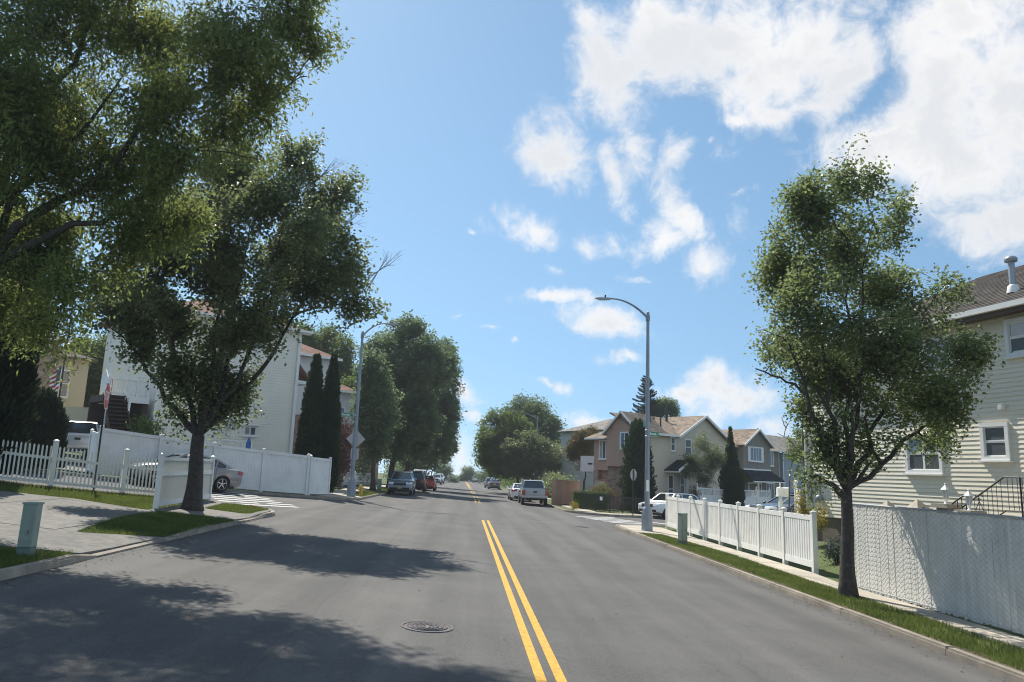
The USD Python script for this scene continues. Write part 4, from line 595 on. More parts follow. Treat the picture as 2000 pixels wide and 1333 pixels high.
bush("roadside_shrub", "dark leafy shrubs behind the far left picket fence", at(-10.3, 66), [(0, 0, 1.2, 1.6, 2.5, 1.5), (.2, 4, 1.6, 1.5, 2.5, 1.9), (-1.5, -3, 1.4, 1.5, 1.5, 1.4)], 900, .22, M["leaf_far"], 50, sig=.22)
bush("roadside_shrub", "shrubs under the far left trees, beyond the parked red car", at(-9.0, 104), [(0, 0, 1.4, 2.0, 6, 1.8), (.4, 9, 1.6, 2.0, 5, 1.9), (0, 22, 1.5, 2.0, 8, 1.8)], 1100, .3, M["leaf_far"], 51, sig=.3)
bush("roadside_shrub", "shrubs under the far right trees, beyond the dark fence", at(8.6, 122), [(0, 0, 1.3, 1.5, 5, 1.6), (-.3, 14, 1.5, 1.8, 8, 1.8), (0, 34, 1.4, 1.8, 10, 1.7)], 1000, .3, M["leaf_light"], 52, sig=.3)
bush("roadside_shrub", "green shrubs between the dark fence and the brown wall on the far right", at(9.3, 79), [(0, 0, 1.2, 1.3, 3.5, 1.4), (.8, -4, 1.0, 1.2, 2.0, 1.2)], 700, .24, M["leaf_pear2"], 53, sig=.24)

def bare_twigs():
    rg = np.random.default_rng(60); mb = MB()
    for b in ((-5.3, 23.9, 11.6), (-4.7, 24.2, 11.0), (-3.15, 24.0, 8.5), (-4.5, 24.3, 10.0)):
        b = np.array(b)
        for k in range(5):
            d = np.array([rg.uniform(.3, 1.0), rg.uniform(-.3, .3), rg.uniform(.2, 1.0)]); d /= np.linalg.norm(d); l = rg.uniform(.5, 1.0); m = b + d * l * .5; e = b + d * l + [0, 0, .1]; mb.add(tube([b - d * .8, m, e], [.014, .009, .004], 4, False))
            for q in range(3): o = b + d * l * rg.uniform(.3, .9); mb.add(tube([o, o + (d + rg.normal(0, .5, 3)) * .22], [.006, .003], 3, False))
    part(pl, "bare_twigs", mb, M["bark_pale"], world=True, kind="stuff")
bare_twigs()
# ---------------- houses
def siding_boards(fr, u0, u1, zb, zt, pitch=.2, d=.0, ulim=None, cut=()):
    """clapboard courses; cut: (u0, u1, z0, z1) openings that boards stop at"""
    out = []; z = zb
    while z < zt - .03:
        z1 = min(z + pitch, zt); a, b = (u0, u1) if ulim is None else ulim(z1)
        spans = [(a, b)]
        for c in cut:
            if c[2] < z1 - .02 and c[3] > z + .02: spans = [s for x, y in spans for s in ((x, min(y, c[0])), (max(x, c[1]), y)) if s[1] - s[0] > .02]
        for a2, b2 in spans:
            if b2 - a2 < .05: continue
            k = [fr.p(a2, d, z), fr.p(b2, d, z), fr.p(b2, d + .026, z), fr.p(a2, d + .026, z), fr.p(a2, d, z1 + .004), fr.p(b2, d, z1 + .004), fr.p(b2, d + .006, z1 + .004), fr.p(a2, d + .006, z1 + .004)]
            v, f = hexa(k); out.append((v, f if not fr.right else f[:, ::-1]))
        z = z1
    return out
def siding(house, fr, u0, u1, zb, zt, m, pitch=.2, ulim=None, cut=(), single_boards=False, m2=None):
    bs = siding_boards(fr, u0, u1, zb, zt, pitch, 0, ulim, cut)
    if single_boards:
        rg = random.Random(5)
        for b in bs: part(house, "siding_board", b, rg.choice([m, m, m2 or m]), world=True)
    else:
        mb = MB(); [mb.add(b) for b in bs]; part(house, "siding", mb, m, world=True, kind="stuff")
def win(house, fr, u0, u1, z0, z1, kind="hung", glass="glass", frame="trim", fw=.07, d=.0, deep=.06, lights=2, sub=True, upper=None):
    """a framed window standing proud of the wall: frame > pane, sash, sill"""
    a, b = min(u0, u1), max(u0, u1); mb = MB(); mb.add(fr.box(a, b, d, d + deep, z0, z0 + fw)); mb.add(fr.box(a, b, d, d + deep, z1 - fw, z1)); mb.add(fr.box(a, a + fw, d, d + deep - .003, z0 + fw, z1 - fw)); mb.add(fr.box(b - fw, b, d, d + deep - .003, z0 + fw, z1 - fw))
    w = part(house, "window", mb, M[frame], world=True); wx = Wrap(w, house.loc)
    ia, ib, ja, jb = a + fw, b - fw, z0 + fw, z1 - fw; gd = d + .03; s = MB(); r = .035
    if kind == "hung":
        m = (ja + jb) / 2; n = lights
        for k in range(n):
            x0 = ia + (ib - ia) * k / n; x1 = ia + (ib - ia) * (k + 1) / n
            for (p, q, dd, gl) in ((ja, m, .012, glass), (m, jb, .018, upper or glass)):
                part(wx, "pane", fr.box(x0 + r, x1 - r, gd - .01, gd, p + r, q - r), M[gl], world=True)
                s.add(fr.box(x0 + .004, x1 - .004, gd - .012, gd + dd, p, p + r)); s.add(fr.box(x0 + .004, x1 - .004, gd - .012, gd + dd, q - r, q - .001)); s.add(fr.box(x0 + .001, x0 + r, gd - .011, gd + dd - .002, p + r, q - r)); s.add(fr.box(x1 - r, x1 - .001, gd - .011, gd + dd - .002, p + r, q - r))
    else:
        n = lights
        for k in range(n):
            x0 = ia + (ib - ia) * k / n; x1 = ia + (ib - ia) * (k + 1) / n; part(wx, "pane", fr.box(x0 + r, x1 - r, gd - .01, gd, ja + r, jb - r), M[upper if (upper and k % 2) else glass], world=True)
            s.add(fr.box(x0 + .002, x1 - .002, gd - .012, gd + .015, ja, ja + r)); s.add(fr.box(x0 + .002, x1 - .002, gd - .012, gd + .015, jb - r, jb)); s.add(fr.box(x0 + .001, x0 + r, gd - .011, gd + .013, ja + r, jb - r)); s.add(fr.box(x1 - r, x1 - .001, gd - .011, gd + .013, ja + r, jb - r))
    part(wx, "sash", s, M[frame], world=True)
    if sub: part(wx, "sill", fr.box(a - .04, b + .04, d, d + deep + .05, z0 - .045, z0 - .003), M[frame], world=True)
    return wx
class Wrap:
    def __init__(s, prim, loc): s.prim, s.loc = prim, loc
    def GetPath(s): return s.prim.GetPath()
def downpipe(house, fr, u, z0, z1, m, d=.06, name="downpipe", r=.04):
    part(house, name, tube([fr.p(u, d, z0), fr.p(u, d, z1 - .25), fr.p(u, d + .02, z1 - .1), fr.p(u, d + .22, z1 + .05)], r, 8), M[m], True, world=True)
def rails(fr, u0, u1, d, z0, z1, step=.11, r=.008, slope=0.0):
    mb = MB(); n = max(1, int(abs(u1 - u0) / step))
    for k in range(n + 1):
        u = u0 + (u1 - u0) * k / n; s = slope * (u - u0); mb.add(tube([fr.p(u, d, z0 + s), fr.p(u, d, z1 + s)], r, 4))
    return mb

# cream house on the right
def cream_house():
    h = thing("cream_house", "two-storey cream clapboard house behind the white slatted fence on the right", "house", at(13.2, 20)); fr = Fr((13.2, 20), -12, right=False)
    g, zb, zt = .25, 1.02, 6.52; u0, u1 = -12.0, 5.95
    dw, sw, uw, u2 = (0.0, 1.32, 2.48, 3.62), (-2.08, -1.26, 2.84, 3.8), (-3.4, -2.2, 5.42, 6.38), (-.52, .4, 5.4, 6.3)
    part(h, "foundation", fr.box(u0 + .05, u1 - .05, -.4, -.05, g - .9, zb), M["foundation"], world=True)
    b = MB(); b.add(fr.box(u0, u1, -8.5, -.004, zb - .02, zt)); part(h, "wall", b, M["siding_cream"], world=True)
    siding(h, fr, u0, u1 - .09, zb, zt, M["siding_cream"], .118, None, [dw, sw, uw, u2], True, M["siding_cream2"])
    fe = Fr(fr.p(u1, 0, 0)[:2], 78, right=False)
    part(h, "corner_board", fr.box(u1 - .09, u1 + .006, .001, .034, zb, zt), M["trim"], world=True)
    win(h, fr, *dw, "hung", "glass_screen", lights=2, fw=.10, deep=.085, upper="glass_blue"); win(h, fr, *sw, "hung", "glass_screen", lights=1, fw=.10, deep=.085); win(h, fr, *uw, "hung", "glass_screen", lights=1, fw=.10, deep=.085, upper="glass_blue")
    w = win(h, fr, *u2, "hung", "glass_blue", lights=1, fw=.08, deep=.07); mm = MB()
    for k in (1, 2): mm.add(fr.box(-.44 + .76 * k / 3 - .008, -.44 + .76 * k / 3 + .008, .031, .044, 5.5, 6.2))
    part(w, "muntin", mm, M["trim"], world=True)
    v = MB(); v.add(fr.box(-2.02, -1.87, .02, .10, 4.12, 4.28)); [v.add(fr.box(-2.0, -1.89, .10, .112, 4.14 + .035 * k, 4.155 + .035 * k)) for k in range(4)]; part(h, "dryer_vent", v, M["trim"], world=True)
    # eave, gutter, hip roof
    part(h, "soffit", fr.box(u0 - .4, u1 + .4, .001, .42, zt - .02, zt + .03), M["trim_brown"], world=True); part(h, "fascia", fr.box(u0 - .4, u1 + .4, .421, .46, zt - .06, zt + .16), M["trim_brown"], world=True)
    part(h, "gutter", fr.box(u0 - .42, u1 + .42, .461, .58, zt + .05, zt + .19), M["trim"], world=True)
    R = MB(); e0, e1, rz = zt + .16, zt + 2.55, -4.2
    A, B_, C, D_ = fr.p(u0 - .42, .5, e0), fr.p(u1 + .42, .5, e0), fr.p(u1 - 3.9, rz, e1), fr.p(u0 + 3.8, rz, e1); A2, B2 = fr.p(u0 - .42, -8.9, e0), fr.p(u1 + .42, -8.9, e0)
    R.add(slab(A, B_, C, D_, .06)); R.add(slab(B2, A2, D_, C, .06))
    for tri in ((B_, B2, C), (A2, A, D_)):
        p = np.array(tri); R.add((np.vstack([p, p - [0, 0, .07]]), np.array([[0, 1, 2], [5, 4, 3], [0, 3, 4], [0, 4, 1], [1, 4, 5], [1, 5, 2], [2, 5, 3], [2, 3, 0]])))
    rf = Wrap(part(h, "roof", R, M["roof_dark"], world=True), h.loc); sh = MB()
    n = 26
    for k in range(n):  # shingle courses on the slope that shows
        t0, t1 = k / n, (k + 1) / n + .006; L = lambda P, Q, t: np.array(P) + (np.array(Q) - np.array(P)) * t
        a, b, c, d = L(A, D_, t0), L(B_, C, t0), L(B_, C, t1), L(A, D_, t1); up = np.array([-fr.n[0] * .5, -fr.n[1] * .5, .9]) * -1; up = np.array([fr.n[0] * .49, fr.n[1] * .49, .87])
        sh.add(hexa([a, b, c, d, a + up * .022, b + up * .022, c + up * .006, d + up * .006]))
    part(rf, "shingle_courses", sh, M["roof_dark"], world=True, kind="stuff")
    s = np.array(fr.p(-1.97, -.62, zt + .16 + .68)); k = MB(); k.add(lathe([(.16, -.14), (.13, .05), (.085, .09)], 16, s)); part(rf, "flashing", k, M["trim"], True, world=True)
    k = MB(); k.add(lathe([(.078, .05), (.078, .74), (.0, .74)], 18, s)); k.add(lathe([(.078, .70), (.15, .72), (.155, .80), (.12, .85), (.0, .87)], 18, s)); part(rf, "vent_pipe", k, M["galv"], True, world=True)
    sk = fr.p(-3.6, -2.2, zt + 1.55); part(rf, "roof_hatch", fr.box(-4.6, -3.2, -3.2, -2.2, zt + 1.3, zt + 2.0), M["galv"], world=True)
    downpipe(h, fr, u1 - .12, .3, zt, "trim", .07); part(h, "conduit", tube([fr.p(u1 - .02, .09, .2), fr.p(u1 - .02, .09, zt - 2.2)], .035, 8), M["trim_brown"], True, world=True)
    for k, u in enumerate((5.62, 5.40, 5.18)):
        part(h, "meter_pipe", tube([fr.p(u, .06, 1.45), fr.p(u, .06, 2.15)], .028, 8), M["galv"], True, world=True)
    part(h, "meter_box", fr.box(5.05, 5.75, .03, .14, 2.12, 2.42), M["pedestal"], world=True)
    a = fr.p(5.12, .14, 1.62); part(h, "gas_meter", trimesh.creation.icosphere(2, .11).apply_translation(a), M["galv"], True, world=True)
    # entrance steps and landing with an iron railing
    U, Z = -2.95, .40; st = MB(); st.add(fr.box(-8.5, U, .05, 1.35, -.2, 1.05 + Z))
    for k in range(7): st.add(fr.box(U + .25 * k, U + .25 * (k + 1), .05, 1.35, -.2, 1.05 + Z - .16 * (k + 1)))
    part(h, "steps", st, M["concrete"], world=True); part(h, "landing_edge", fr.box(-8.6, U + .07, .04, 1.42, 1.052 + Z, 1.12 + Z), M["cap_stone"], world=True)
    d = 1.3; rl = Wrap(part(h, "railing", MB().add(tube([fr.p(-8.5, d, 2.0 + Z), fr.p(U, d, 2.0 + Z), fr.p(U + 1.7, d, .95 + Z)], .02, 6)).add(tube([fr.p(-8.5, d, 1.24 + Z), fr.p(U, d, 1.24 + Z), fr.p(U + 1.7, d, .2 + Z)], .016, 6)), M["dark_metal"], world=True), h.loc)
    for u in (-8.3, -5.8, U - .4): part(rl, "post", tube([fr.p(u, d, 1.12 + Z), fr.p(u, d, 2.02 + Z)], .02, 6), M["dark_metal"], world=True)
    part(rl, "post", tube([fr.p(U + 1.7, d, -.1), fr.p(U + 1.7, d, .97 + Z)], .02, 6), M["dark_metal"], world=True)
    for u in np.arange(-8.4, U, .125): part(rl, "baluster", tube([fr.p(u, d, 1.24 + Z), fr.p(u, d, 1.99 + Z)], .008, 4), M["dark_metal"], world=True)
    for u in np.arange(U + .1, U + 1.6, .125): part(rl, "baluster", tube([fr.p(u, d, 1.22 + Z - (u - U) * .617), fr.p(u, d, 1.98 + Z - (u - U) * .617)], .008, 4), M["dark_metal"], world=True)
    sc = MB()
    for sgn in (-1, 1):
        q = np.linspace(0, 1, 14); sc.add(tube([fr.p(U + .72 + sgn * (.10 * math.sin(math.pi * t) + .03 * math.sin(5 * t)), d, .85 + Z + .62 * t) for t in q], .009, 5))
        sc.add(tube([fr.p(U + .72 + sgn * (.05 + .05 * math.cos(a)), d, 1.52 + Z + .05 * math.sin(a)) for a in np.linspace(0, 5.2, 12)], .008, 5))
    part(rl, "scrollwork", sc, M["dark_metal"], world=True)
    part(h, "side_wall", fr.box(-8.4, U - .1, 1.5, 1.75, -.3, 1.3), M["brick"], world=True); part(h, "side_wall_cap", fr.box(-8.5, U, 1.44, 1.81, 1.301, 1.38), M["cap_stone"], world=True)
cream_house()
def brick_pillar(x, y, zt, cap, label, group):
    b = at(x, y); w = .17; t = thing("brick_pillar", label, "pillar", b, az=78, group=group); hz = zt - b[2]
    part(t, "core", box(-w + .012, w - .012, -w + .012, w - .012, -.2, hz), M["mortar"]); z = max(-.1, hz - .72); k = 0; rg = random.Random(int(x * 100))
    while z < hz - .06:
        for s in range(4):
            o = MB(); n = 2; off_ = (k % 2) * .5
            for q in range(3):
                a0 = -w + (q - off_) * (2 * w / 2) ; a1 = a0 + 2 * w / 2 - .012; a0, a1 = max(a0, -w), min(a1, w)
                if a1 - a0 < .03: continue
                pr = rg.uniform(0, .004); pts = {0: (a0, a1, -w - pr, -w + .03), 1: (a0, a1, w - .03, w + pr), 2: (-w - pr, -w + .03, a0, a1), 3: (w - .03, w + pr, a0, a1)}[s]
                part(t, "brick", box(*pts, z + .001 * s, z + .062 + .001 * s), M["brick"])
        z += .075; k += 1
    c = MB()
    if cap == "pyramid":
        c.add(box(-w - .07, w + .07, -w - .07, w + .07, hz, hz + .07)); a = w + .03
        c.add((np.array([(-a, -a, hz + .071), (a, -a, hz + .071), (a, a, hz + .071), (-a, a, hz + .071), (0, 0, hz + .30)]), np.array([[0, 1, 4], [1, 2, 4], [2, 3, 4], [3, 0, 4], [0, 2, 1], [0, 3, 2]])))
    else: c.add(box(-w - .07, w + .07, -w - .07, w + .07, hz, hz + .10))
    part(t, "cap", c, M["cap_stone"])
G2 = "brick pillars of the cream house yard"
brick_pillar(11.58, 20.1, 1.42, "pyramid", "nearly hidden brick pillar with a pale pyramid cap, closest to the right street tree", G2)
brick_pillar(11.75, 19.0, 1.50, "pyramid", "brick pillar with a pyramid cap between the lantern pillar and the tree", G2)
brick_pillar(11.9, 18.05, 1.62, "flat", "brick pillar carrying the taller white lantern", G2)
brick_pillar(12.0, 17.34, 1.50, "flat", "brick pillar carrying the lantern nearest the iron railing", G2)
def lantern(x, y, z, label):
    t = thing("garden_lantern", label, "lantern", (x, y, z), group="white lanterns on the brick pillars")
    part(t, "stem", lathe([(.055, 0), (.05, .02), (.025, .05), (.03, .09), (.06, .12)], 12), M["trim"], True); part(t, "glass", lathe([(.052, .125), (.075, .33)], 6), M["lens"])
    mb = MB()
    for k in range(6):
        a = k * math.pi / 3; mb.add(tube([(.055 * math.cos(a), .055 * math.sin(a), .12), (.08 * math.cos(a), .08 * math.sin(a), .335)], .007, 4))
    part(t, "frame", mb, M["trim"]); part(t, "roof", lathe([(.125, .33), (.12, .345), (.04, .43), (.02, .45), (.028, .475), (.0, .51)], 6), M["trim"])
lantern(11.9, 18.05, 1.72, "white lantern on the brick pillar left of the arched iron gate"); lantern(12.0, 17.34, 1.60, "white lantern right of the arched iron gate, nearest the railing")
def arch_gate():
    t = thing("garden_gate", "small black iron gate with an arched top between the two lantern pillars", "gate", at(11.95, 17.7)); fr = Fr((11.95, 17.7), -10, right=False); z0 = gz(11.95, 17.7)
    q = np.linspace(0, 1, 12); part(t, "arch", tube([fr.p(-.29 + .58 * a, 0, 1.55 + .42 * (1 - a) ** .6 * 1.0 * (1 if a < 1 else 0)) for a in q], .018, 6), M["dark_metal"], world=True)
    for k in range(5): part(t, "bar", tube([fr.p(-.26 + .13 * k, 0, z0), fr.p(-.26 + .13 * k, 0, 1.56 + .40 * (1 - (.03 + .13 * k) / .58) ** .6)], .01, 5), M["dark_metal"], world=True)
    part(t, "rail", tube([fr.p(-.29, 0, 1.2), fr.p(.29, 0, 1.2)], .012, 5), M["dark_metal"], world=True)
arch_gate()

def hipped(fr, u0, u1, d0, d1, ze, zr, ov=.35, th=.09):
    """hip roof over the block u0..u1 (along), d0..d1 (outward)"""
    mb = MB(); w = (d1 - d0) / 2 + ov; a, b, c, d = fr.p(u0 - ov, d0 - ov, ze), fr.p(u1 + ov, d0 - ov, ze), fr.p(u1 + ov, d1 + ov, ze), fr.p(u0 - ov, d1 + ov, ze); m = (d0 + d1) / 2; i = min(w, (u1 - u0) / 2 + ov - .2); r0, r1 = fr.p(u0 - ov + i, m, zr), fr.p(u1 + ov - i, m, zr)
    P_ = np.array([a, b, c, d, r0, r1]); v = np.vstack([P_, P_ - [0, 0, th]])
    f = [[0, 1, 5], [0, 5, 4], [1, 2, 5], [2, 3, 4], [2, 4, 5], [3, 0, 4]]; f += [[x[2] + 6, x[1] + 6, x[0] + 6] for x in f] + [[0, 6, 7], [0, 7, 1], [1, 7, 8], [1, 8, 2], [2, 8, 9], [2, 9, 3], [3, 9, 6], [3, 6, 0]]
    m_ = trimesh.Trimesh(v, np.array(f), process=False); 
    return v, (np.array(f) if m_.volume > 0 else np.array(f)[:, ::-1])
def gable(fr, u0, u1, d0, d1, ze, zr, ov=.3, th=.1, front_ov=.3, back_ov=.0):
    """roof with its ridge running outward (gable faces d1); slabs left and right"""
    um = (u0 + u1) / 2; s = (zr - ze) / (um - u0); mb = MB()
    for sg_, ue in ((-1, u0), (1, u1)):
        e = ue + sg_ * ov; z = ze - s * ov; k = [fr.p(e, d0 - back_ov, z), fr.p(e, d1 + front_ov, z), fr.p(um, d1 + front_ov, zr), fr.p(um, d0 - back_ov, zr)]
        mb.add(slab(*(np.array(q) + [0, 0, th] for q in k), th))
    return mb
def barge(fr, u0, u1, d, ze, zr, ov=.3, w=.2, th=.05):
    um = (u0 + u1) / 2; s = (zr - ze) / (um - u0); mb = MB()
    for sg_, ue in ((-1, u0), (1, u1)):
        e = ue + sg_ * ov; z = ze - s * ov; mb.add(fr.prism([(e, z - w * .5), (um, zr - w * .5), (um, zr + w * .45), (e, z + w * .45)] if sg_ < 0 else [(um, zr - w * .5), (e, z - w * .5), (e, z + w * .45), (um, zr + w * .45)], d, d + th))
    return mb

# tall white house on the left
def white_house():
    h = thing("white_house", "tall three-storey white clapboard house with a reddish roof on the left", "house", at(-10.7, 47)); fr = Fr((-10.7, 47), 47, right=True); g = gz(-12, 45) - .4; zt = 10.25
    part(h, "wall", fr.box(-8.45, -.01, -9, -.004, g, zt), M["siding_white"], world=True)
    w3, w2, w1 = (-3.5, -2.7, 8.82, 9.3), (-3.8, -2.95, 5.85, 6.75), (-3.28, -2.45, 3.65, 4.27)
    siding(h, fr, -8.4, -.12, g + .3, zt, M["siding_white"], .165, None, [w3, w2, w1])
    for u in (-8.47, -.13): part(h, "corner_board", fr.box(u, u + .14, .001, .036, g, zt), M["trim"], world=True)
    win(h, fr, *w3, "slide", "glass_blind", lights=1); win(h, fr, *w2, "slide", "glass", lights=2, sub=False); win(h, fr, *w1, "slide", "glass_blind", lights=2, upper="glass_screen")
    part(h, "window_hood", fr.box(-3.36, -2.36, 0, .18, 4.275, 4.33), M["trim"], world=True)
    part(h, "fascia", fr.box(-8.9, .5, .36, .40, zt - .02, zt + .17), M["trim"], world=True); part(h, "soffit", fr.box(-8.9, .46, .001, .359, zt - .02, zt + .02), M["trim"], world=True); part(h, "gutter", fr.box(-8.9, .52, .401, .51, zt + .04, zt + .18), M["trim"], world=True)
    rf = Wrap(part(h, "roof", hipped(fr, -8.45, 0, -9, .0, zt + .12, zt + 2.1, .5), M["roof_red"], world=True), h.loc)
    part(rf, "vent_pipe", tube([fr.p(-3.9, -2.3, zt + .9), fr.p(-3.9, -2.3, zt + 1.9)], .07, 8), M["dark_metal"], True, world=True)
    downpipe(h, fr, -.20, g, zt, "trim", .08, r=.05)
    part(h, "flue_box", fr.box(-4.42, -4.14, .03, .2, 4.0, 4.42), M["galv"], world=True); part(h, "conduit", tube([fr.p(-4.28, .06, g), fr.p(-4.28, .06, 4.0)], .03, 6), M["trim"], world=True)
    # stepped front seen past the corner
    ff = Fr(fr.p(0, 0, 0)[:2], -43, right=False); 
    part(h, "brick_front", fr.prism([(.0, g), (.75, g), (.75, 6.2), (.0, 6.2)], -2.6, -2.3), M["stone_red"], world=True)
    part(h, "front_column", tube([fr.p(.62, -1.3, 2.2), fr.p(.62, -1.3, 7.4)], .13, 12), M["trim"], True, world=True)
    q = [fr.p(.02, -.3, 8.6), fr.p(.02, -1.9, 8.6), fr.p(1.1, -1.9, 7.5), fr.p(1.1, -.3, 7.5)]; part(h, "porch_roof", slab(*q, .12), M["roof_red"], world=True); part(h, "porch_beam", fr.box(.0, 1.08, -1.85, -.3, 7.15, 7.36), M["trim"], world=True)
white_house()
def row_house(o, u0, u1, zt, name, label, wall):
    h = thing(name, label, "house", at(*o)); fr = Fr(o, 47, right=True); g = gz(*o) - .5
    part(h, "wall", fr.box(u0, u1, -8, 0, g, zt), M[wall], world=True); part(h, "roof", hipped(fr, u0, u1, -8, 0, zt + .12, zt + 2.0, .4), M["roof_red"], world=True)
    part(h, "fascia", fr.box(u0 - .42, u1 + .42, .38, .45, zt - .04, zt + .14), M["trim"], world=True); part(h, "corner_board", fr.box(u1 - .14, u1 + .012, -.05, .02, g, zt), M["trim"], world=True)
    part(h, "brick_base", fr.box(u0, u1 - .16, .0, .06, g, g + 5.2), M["stone_red"], world=True)
    win(h, fr, u1 - 2.0, u1 - 1.0, zt - 2.6, zt - 1.2, "hung", "glass", lights=1, d=.0); win(h, fr, u1 - 2.0, u1 - 1.0, zt - 5.4, zt - 4.0, "hung", "glass", lights=1, d=.06)
row_house((-11.0, 52.2), -4.0, 1.75, 9.55, "row_house", "pinkish white house stepped back behind the tall white house, half hidden by cypresses", "stucco_white")
row_house((-10.9, 61.2), -4.0, 2.1, 8.1, "row_house", "farther pale house corner with a red roof between the cypresses and the left lamp", "siding_pale")

# deck with its stairs beside the tall white house
def deck():
    t = thing("deck", "raised dark wooden deck with white railings and a steep stair beside the tall white house", "deck", at(-17, 41)); fr = Fr((-17.0, 41.1), 47, right=True); g = gz(-17, 41) - .3; zd = 5.35; W0 = -2.35
    part(t, "platform", fr.box(W0, -.05, -2.2, -.25, zd - .35, zd), M["wood_dark"], world=True); part(t, "fascia_board", fr.box(-1.3, -.05, -.249, -.2, zd - .32, zd + .03), M["trim"], world=True)
    part(t, "back_wall", fr.box(W0, -.05, -2.3, -2.2, g, zd - .36), M["wood_dark"], world=True); part(t, "beam", fr.box(-1.2, -.3, -1.6, -1.4, zd - 1.75, zd - 1.45), M["wood_orange"], world=True); part(t, "side_post", fr.box(-.35, -.06, -2.0, -.3, g, zd - .36), M["wood_dark"], world=True)
    for u in (-1.28, -.7, -.13): part(t, "post", fr.box(u - .05, u + .05, -.38, -.26, zd + .01, zd + 1.0), M["trim"], world=True)
    part(t, "post", fr.box(-1.26, -1.16, .2, .31, g, zd - .05), M["trim"], world=True); part(t, "post", fr.box(W0 - .02, W0 + .09, .2, .31, g, zd + 1.7), M["trim"], world=True)
    part(t, "top_rail", fr.box(W0, -.1, -.40, -.28, zd + .86, zd + .95), M["trim"], world=True); part(t, "bottom_rail", fr.box(W0, -.1, -.38, -.30, zd + .12, zd + .19), M["trim"], world=True)
    for u in np.arange(W0 + .1, -.1, .12): part(t, "baluster", fr.box(u - .018, u + .018, -.36, -.32, zd + .19, zd + .86), M["trim"], world=True)
    n = 15
    for k in range(n):
        z = g + 1.0 + (zd - g - 1.0) * (k + 1) / n; d1 = 1.75 - 2.0 * k / n; part(t, "tread", fr.box(W0 + .12, -1.27, d1 - .30, d1, z - .05, z), M["wood_dark"], world=True); part(t, "riser", fr.box(W0 + .14, -1.29, d1 - .30, d1 - .27, z - .30, z - .051), M["wood_dark"], world=True)
    for u in (W0 + .05, -1.26): part(t, "stringer", slab(fr.p(u, 1.9, g + 1.1), fr.p(u + .06, 1.9, g + 1.1), fr.p(u + .06, -.25, zd), fr.p(u, -.25, zd), .3), M["wood_dark"], world=True)
    part(t, "side_panel", slab(fr.p(W0 - .06, .8, zd + .3), fr.p(W0, .8, zd + .3), fr.p(W0, -.2, zd + 1.3), fr.p(W0 - .06, -.2, zd + 1.3), .8), M["vinyl2"], world=True)
    part(t, "chair", fr.box(-2.1, -1.8, -1.2, -.8, zd + .02, zd + 1.0), M["wood_orange"], world=True)
deck()
def small_house(name, label, o, az, right, w, dp, zt, wall, roof, zr, wins=(), g=None):
    h = thing(name, label, "house", at(*o)); fr = Fr(o, az, right); g = gz(*o) - .8 if g is None else g
    part(h, "wall", fr.box(0, w, -dp, 0, g, zt), M[wall], world=True); part(h, "roof", hipped(fr, 0, w, -dp, 0, zt + .12, zr, .4), M[roof], world=True); part(h, "fascia", fr.box(-.42, w + .42, .38, .45, zt - .04, zt + .14), M["trim_brown" if wall == "siding_beige" else "trim"], world=True)
    for x in wins: win(h, fr, *x, "hung", "glass", lights=1)
    return h, fr
small_house("stone_house", "house wall of mixed brown stone at the far left behind the evergreen", (-30.5, 45.0), 48, True, 5.7, 8, 9.4, "stone_tan", "roof_red", 10.6)
small_house("beige_house", "beige house with a dark eave between the stone wall and the deck", (-30.9, 52.6), 48, True, 4.3, 8, 9.0, "siding_beige", "roof_dark", 10.4, [(2.5, 3.2, 6.2, 8.2), (2.5, 3.2, 3.6, 5.0)])
small_house("brown_roof_house", "small house with a brown pointed roof seen above the deck railing", (-22.5, 58.5), 48, True, 5, 5, 7.0, "siding_pale", "roof_red", 8.9)
small_house("brick_house", "orange brick house glimpsed under the far left street trees", (-11.2, 76.0), 4, True, 14, 7, 4.6, "stone_red", "roof_grey", 6.4, [(1.5, 2.8, 1.4, 2.9), (5.5, 6.8, 1.4, 2.9)])
small_house("pale_house", "pale grey house behind the bronze tree, left of the pink stucco house", (14.8, 80.0), 62, True, 9, 8, 6.9, "siding_pale", "roof_grey", 8.6, [(1.2, 2.7, 4.9, 6.2)])
small_house("far_right_house", "white house wall glimpsed behind the trunks of the far right trees", (9.4, 100), -8, False, 9, 7, 4.2, "stucco_white", "roof_grey", 6.2, [(2, 3.2, 1.2, 2.6), (5, 6.2, 1.2, 2.6)])

